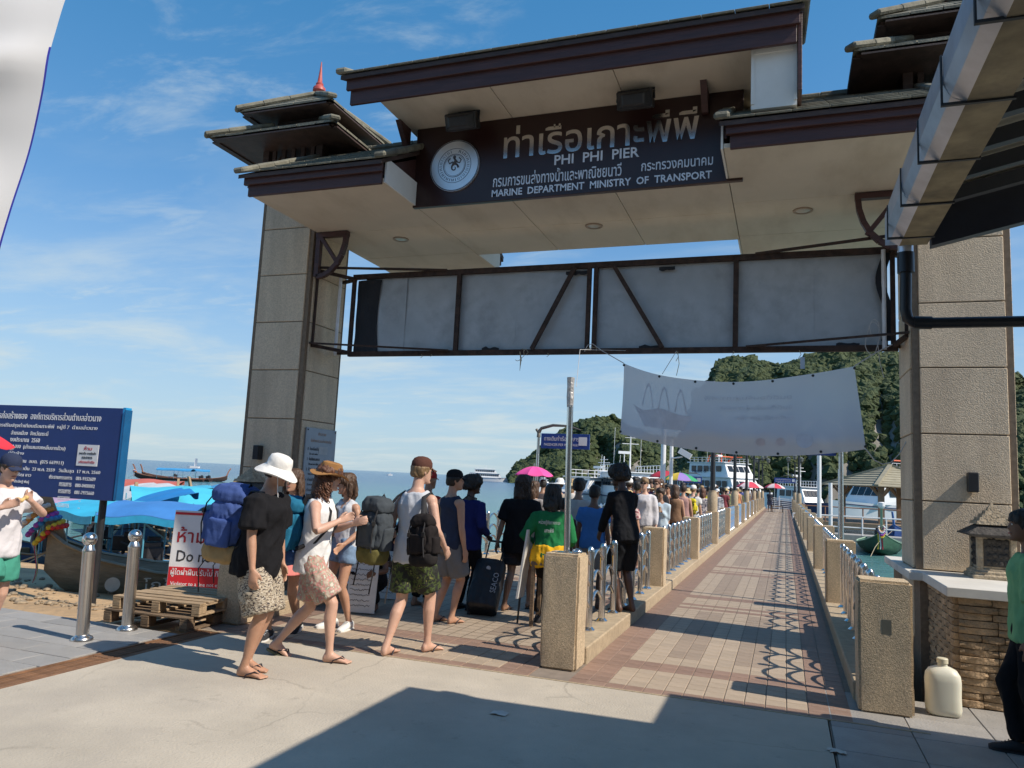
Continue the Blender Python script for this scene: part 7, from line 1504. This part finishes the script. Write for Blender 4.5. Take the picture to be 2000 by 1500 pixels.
for i, (x, d, c, w) in enumerate(((1310, 27, (.5, .5, .52), 'pale grey tee'), (1322, 30, (.12, .2, .35), 'denim blue tee'), (1362, 31, (.6, .58, .55), 'cream tee'), (1374, 35, (.35, .08, .1), 'crimson tee'), (1394, 34, (.08, .08, .1), 'charcoal tee'), (1408, 37, (.1, .3, .2), 'bottle green tee'), (1420, 40, (.45, .3, .5), 'lilac tee'), (1432, 43, (.62, .6, .6), 'bright white tee'), (1446, 40, (.1, .12, .3), 'royal blue tee'), (1458, 46, (.3, .2, .12), 'brown tee'), (1467, 48, (.55, .45, .1), 'mustard tee'), (1474, 52, (.05, .05, .06), 'plain black tee'), (1482, 56, (.5, .2, .2), 'salmon tee'), (1488, 60, (.1, .25, .4), 'steel blue tee'), (1300, 24.5, (.58, .35, .3), 'coral tee'))):
    crowd(x, d, f'person in a {w} far along the queue', c, rc.choice(((.05, .05, .06), (.2, .18, .15), (.1, .14, .22))), rc.choice(('tan', 'olive', 'brown', 'fair')), (rc.choice(('black', 'dkbrown', 'brown')), rc.choice(('short', 'long'))), rc.choice((None, None, 'dark', 'cap')), H=rc.uniform(1.6, 1.82))
NC = {'sage': (.25, .32, .2), 'peach': (.6, .36, .25), 'slate': (.16, .18, .22), 'ivory': (.62, .6, .52), 'scarlet': (.5, .04, .04), 'teal': (.04, .25, .28), 'khaki': (.33, .28, .17), 'violet': (.22, .1, .34), 'cobalt': (.03, .1, .42), 'lemon': (.62, .55, .12), 'olive green': (.14, .15, .05), 'rose': (.5, .2, .26), 'ash grey': (.36, .36, .36), 'chocolate': (.1, .05, .03), 'aqua': (.15, .48, .5), 'tangerine': (.6, .22, .05)}
used_lb = 0
for i in range(30):
    cn_, cc_ = list(NC.items())[i % len(NC)]; x = 1205+9.2*i+rc.uniform(-3, 3); dd = rc.uniform(17, 24)+max(0, x-1300)*.17
    g_ = ('vest', 'sleeved shirt')[i // len(NC)]
    crowd(x, dd, f'person in a {cn_} {g_} standing in the pier queue', cc_, rc.choice(((.05, .05, .06), (.2, .18, .15), (.1, .14, .22), (.3, .27, .22))), rc.choice(('tan', 'olive', 'brown', 'fair')), (rc.choice(('black', 'dkbrown', 'brown', 'blond')), rc.choice(('short', 'long', 'bun', 'short'))), rc.choice((None, None, 'dark', 'cap', 'straw', 'white')), (rc.uniform(-.5, .5), rc.choice((1, 1, -1))), rc.uniform(1.58, 1.82), tank=(g_ == 'vest'), long=(g_ != 'vest' and i % 2 == 0), to=rc.choice((.6, .85, 1.9)))
# -- porter with a hand cart far down the right lane
P = crowd(1503, 64, 'porter in dark clothes pushing a hand cart down the clear lane', (.04, .045, .06), (.06, .07, .12), 'dark', H=1.68, hands=((-.2, .4, .9), (.2, .4, .9)))
ct = P.toworld((0, .8, 0)); ct.x += .5; hc_ = E('hand_cart', (ct.x, ct.y, 0), 'hand cart with two wheels pushed down the clear pier lane', 'cart'); b = MB(); b.box((ct.x, ct.y, .45), (.7, 1.2, .06)); b.build('bed', jetm, hc_)
for s_ in (-.4, .4): b = MB(); b.tube([(ct.x+s_-.03, ct.y, .3), (ct.x+s_+.03, ct.y, .3)], .3, 16); b.build('wheel', solek, hc_); b = MB(); b.tube([(ct.x+s_*.7, ct.y-.5, .45), (ct.x+s_*.7, ct.y-1.1, .95)], .025, 6); b.build('handle', blackm, hc_)
bpy.data.batch_remove(TRASH)
bpy.data.scenes.remove(TMP)
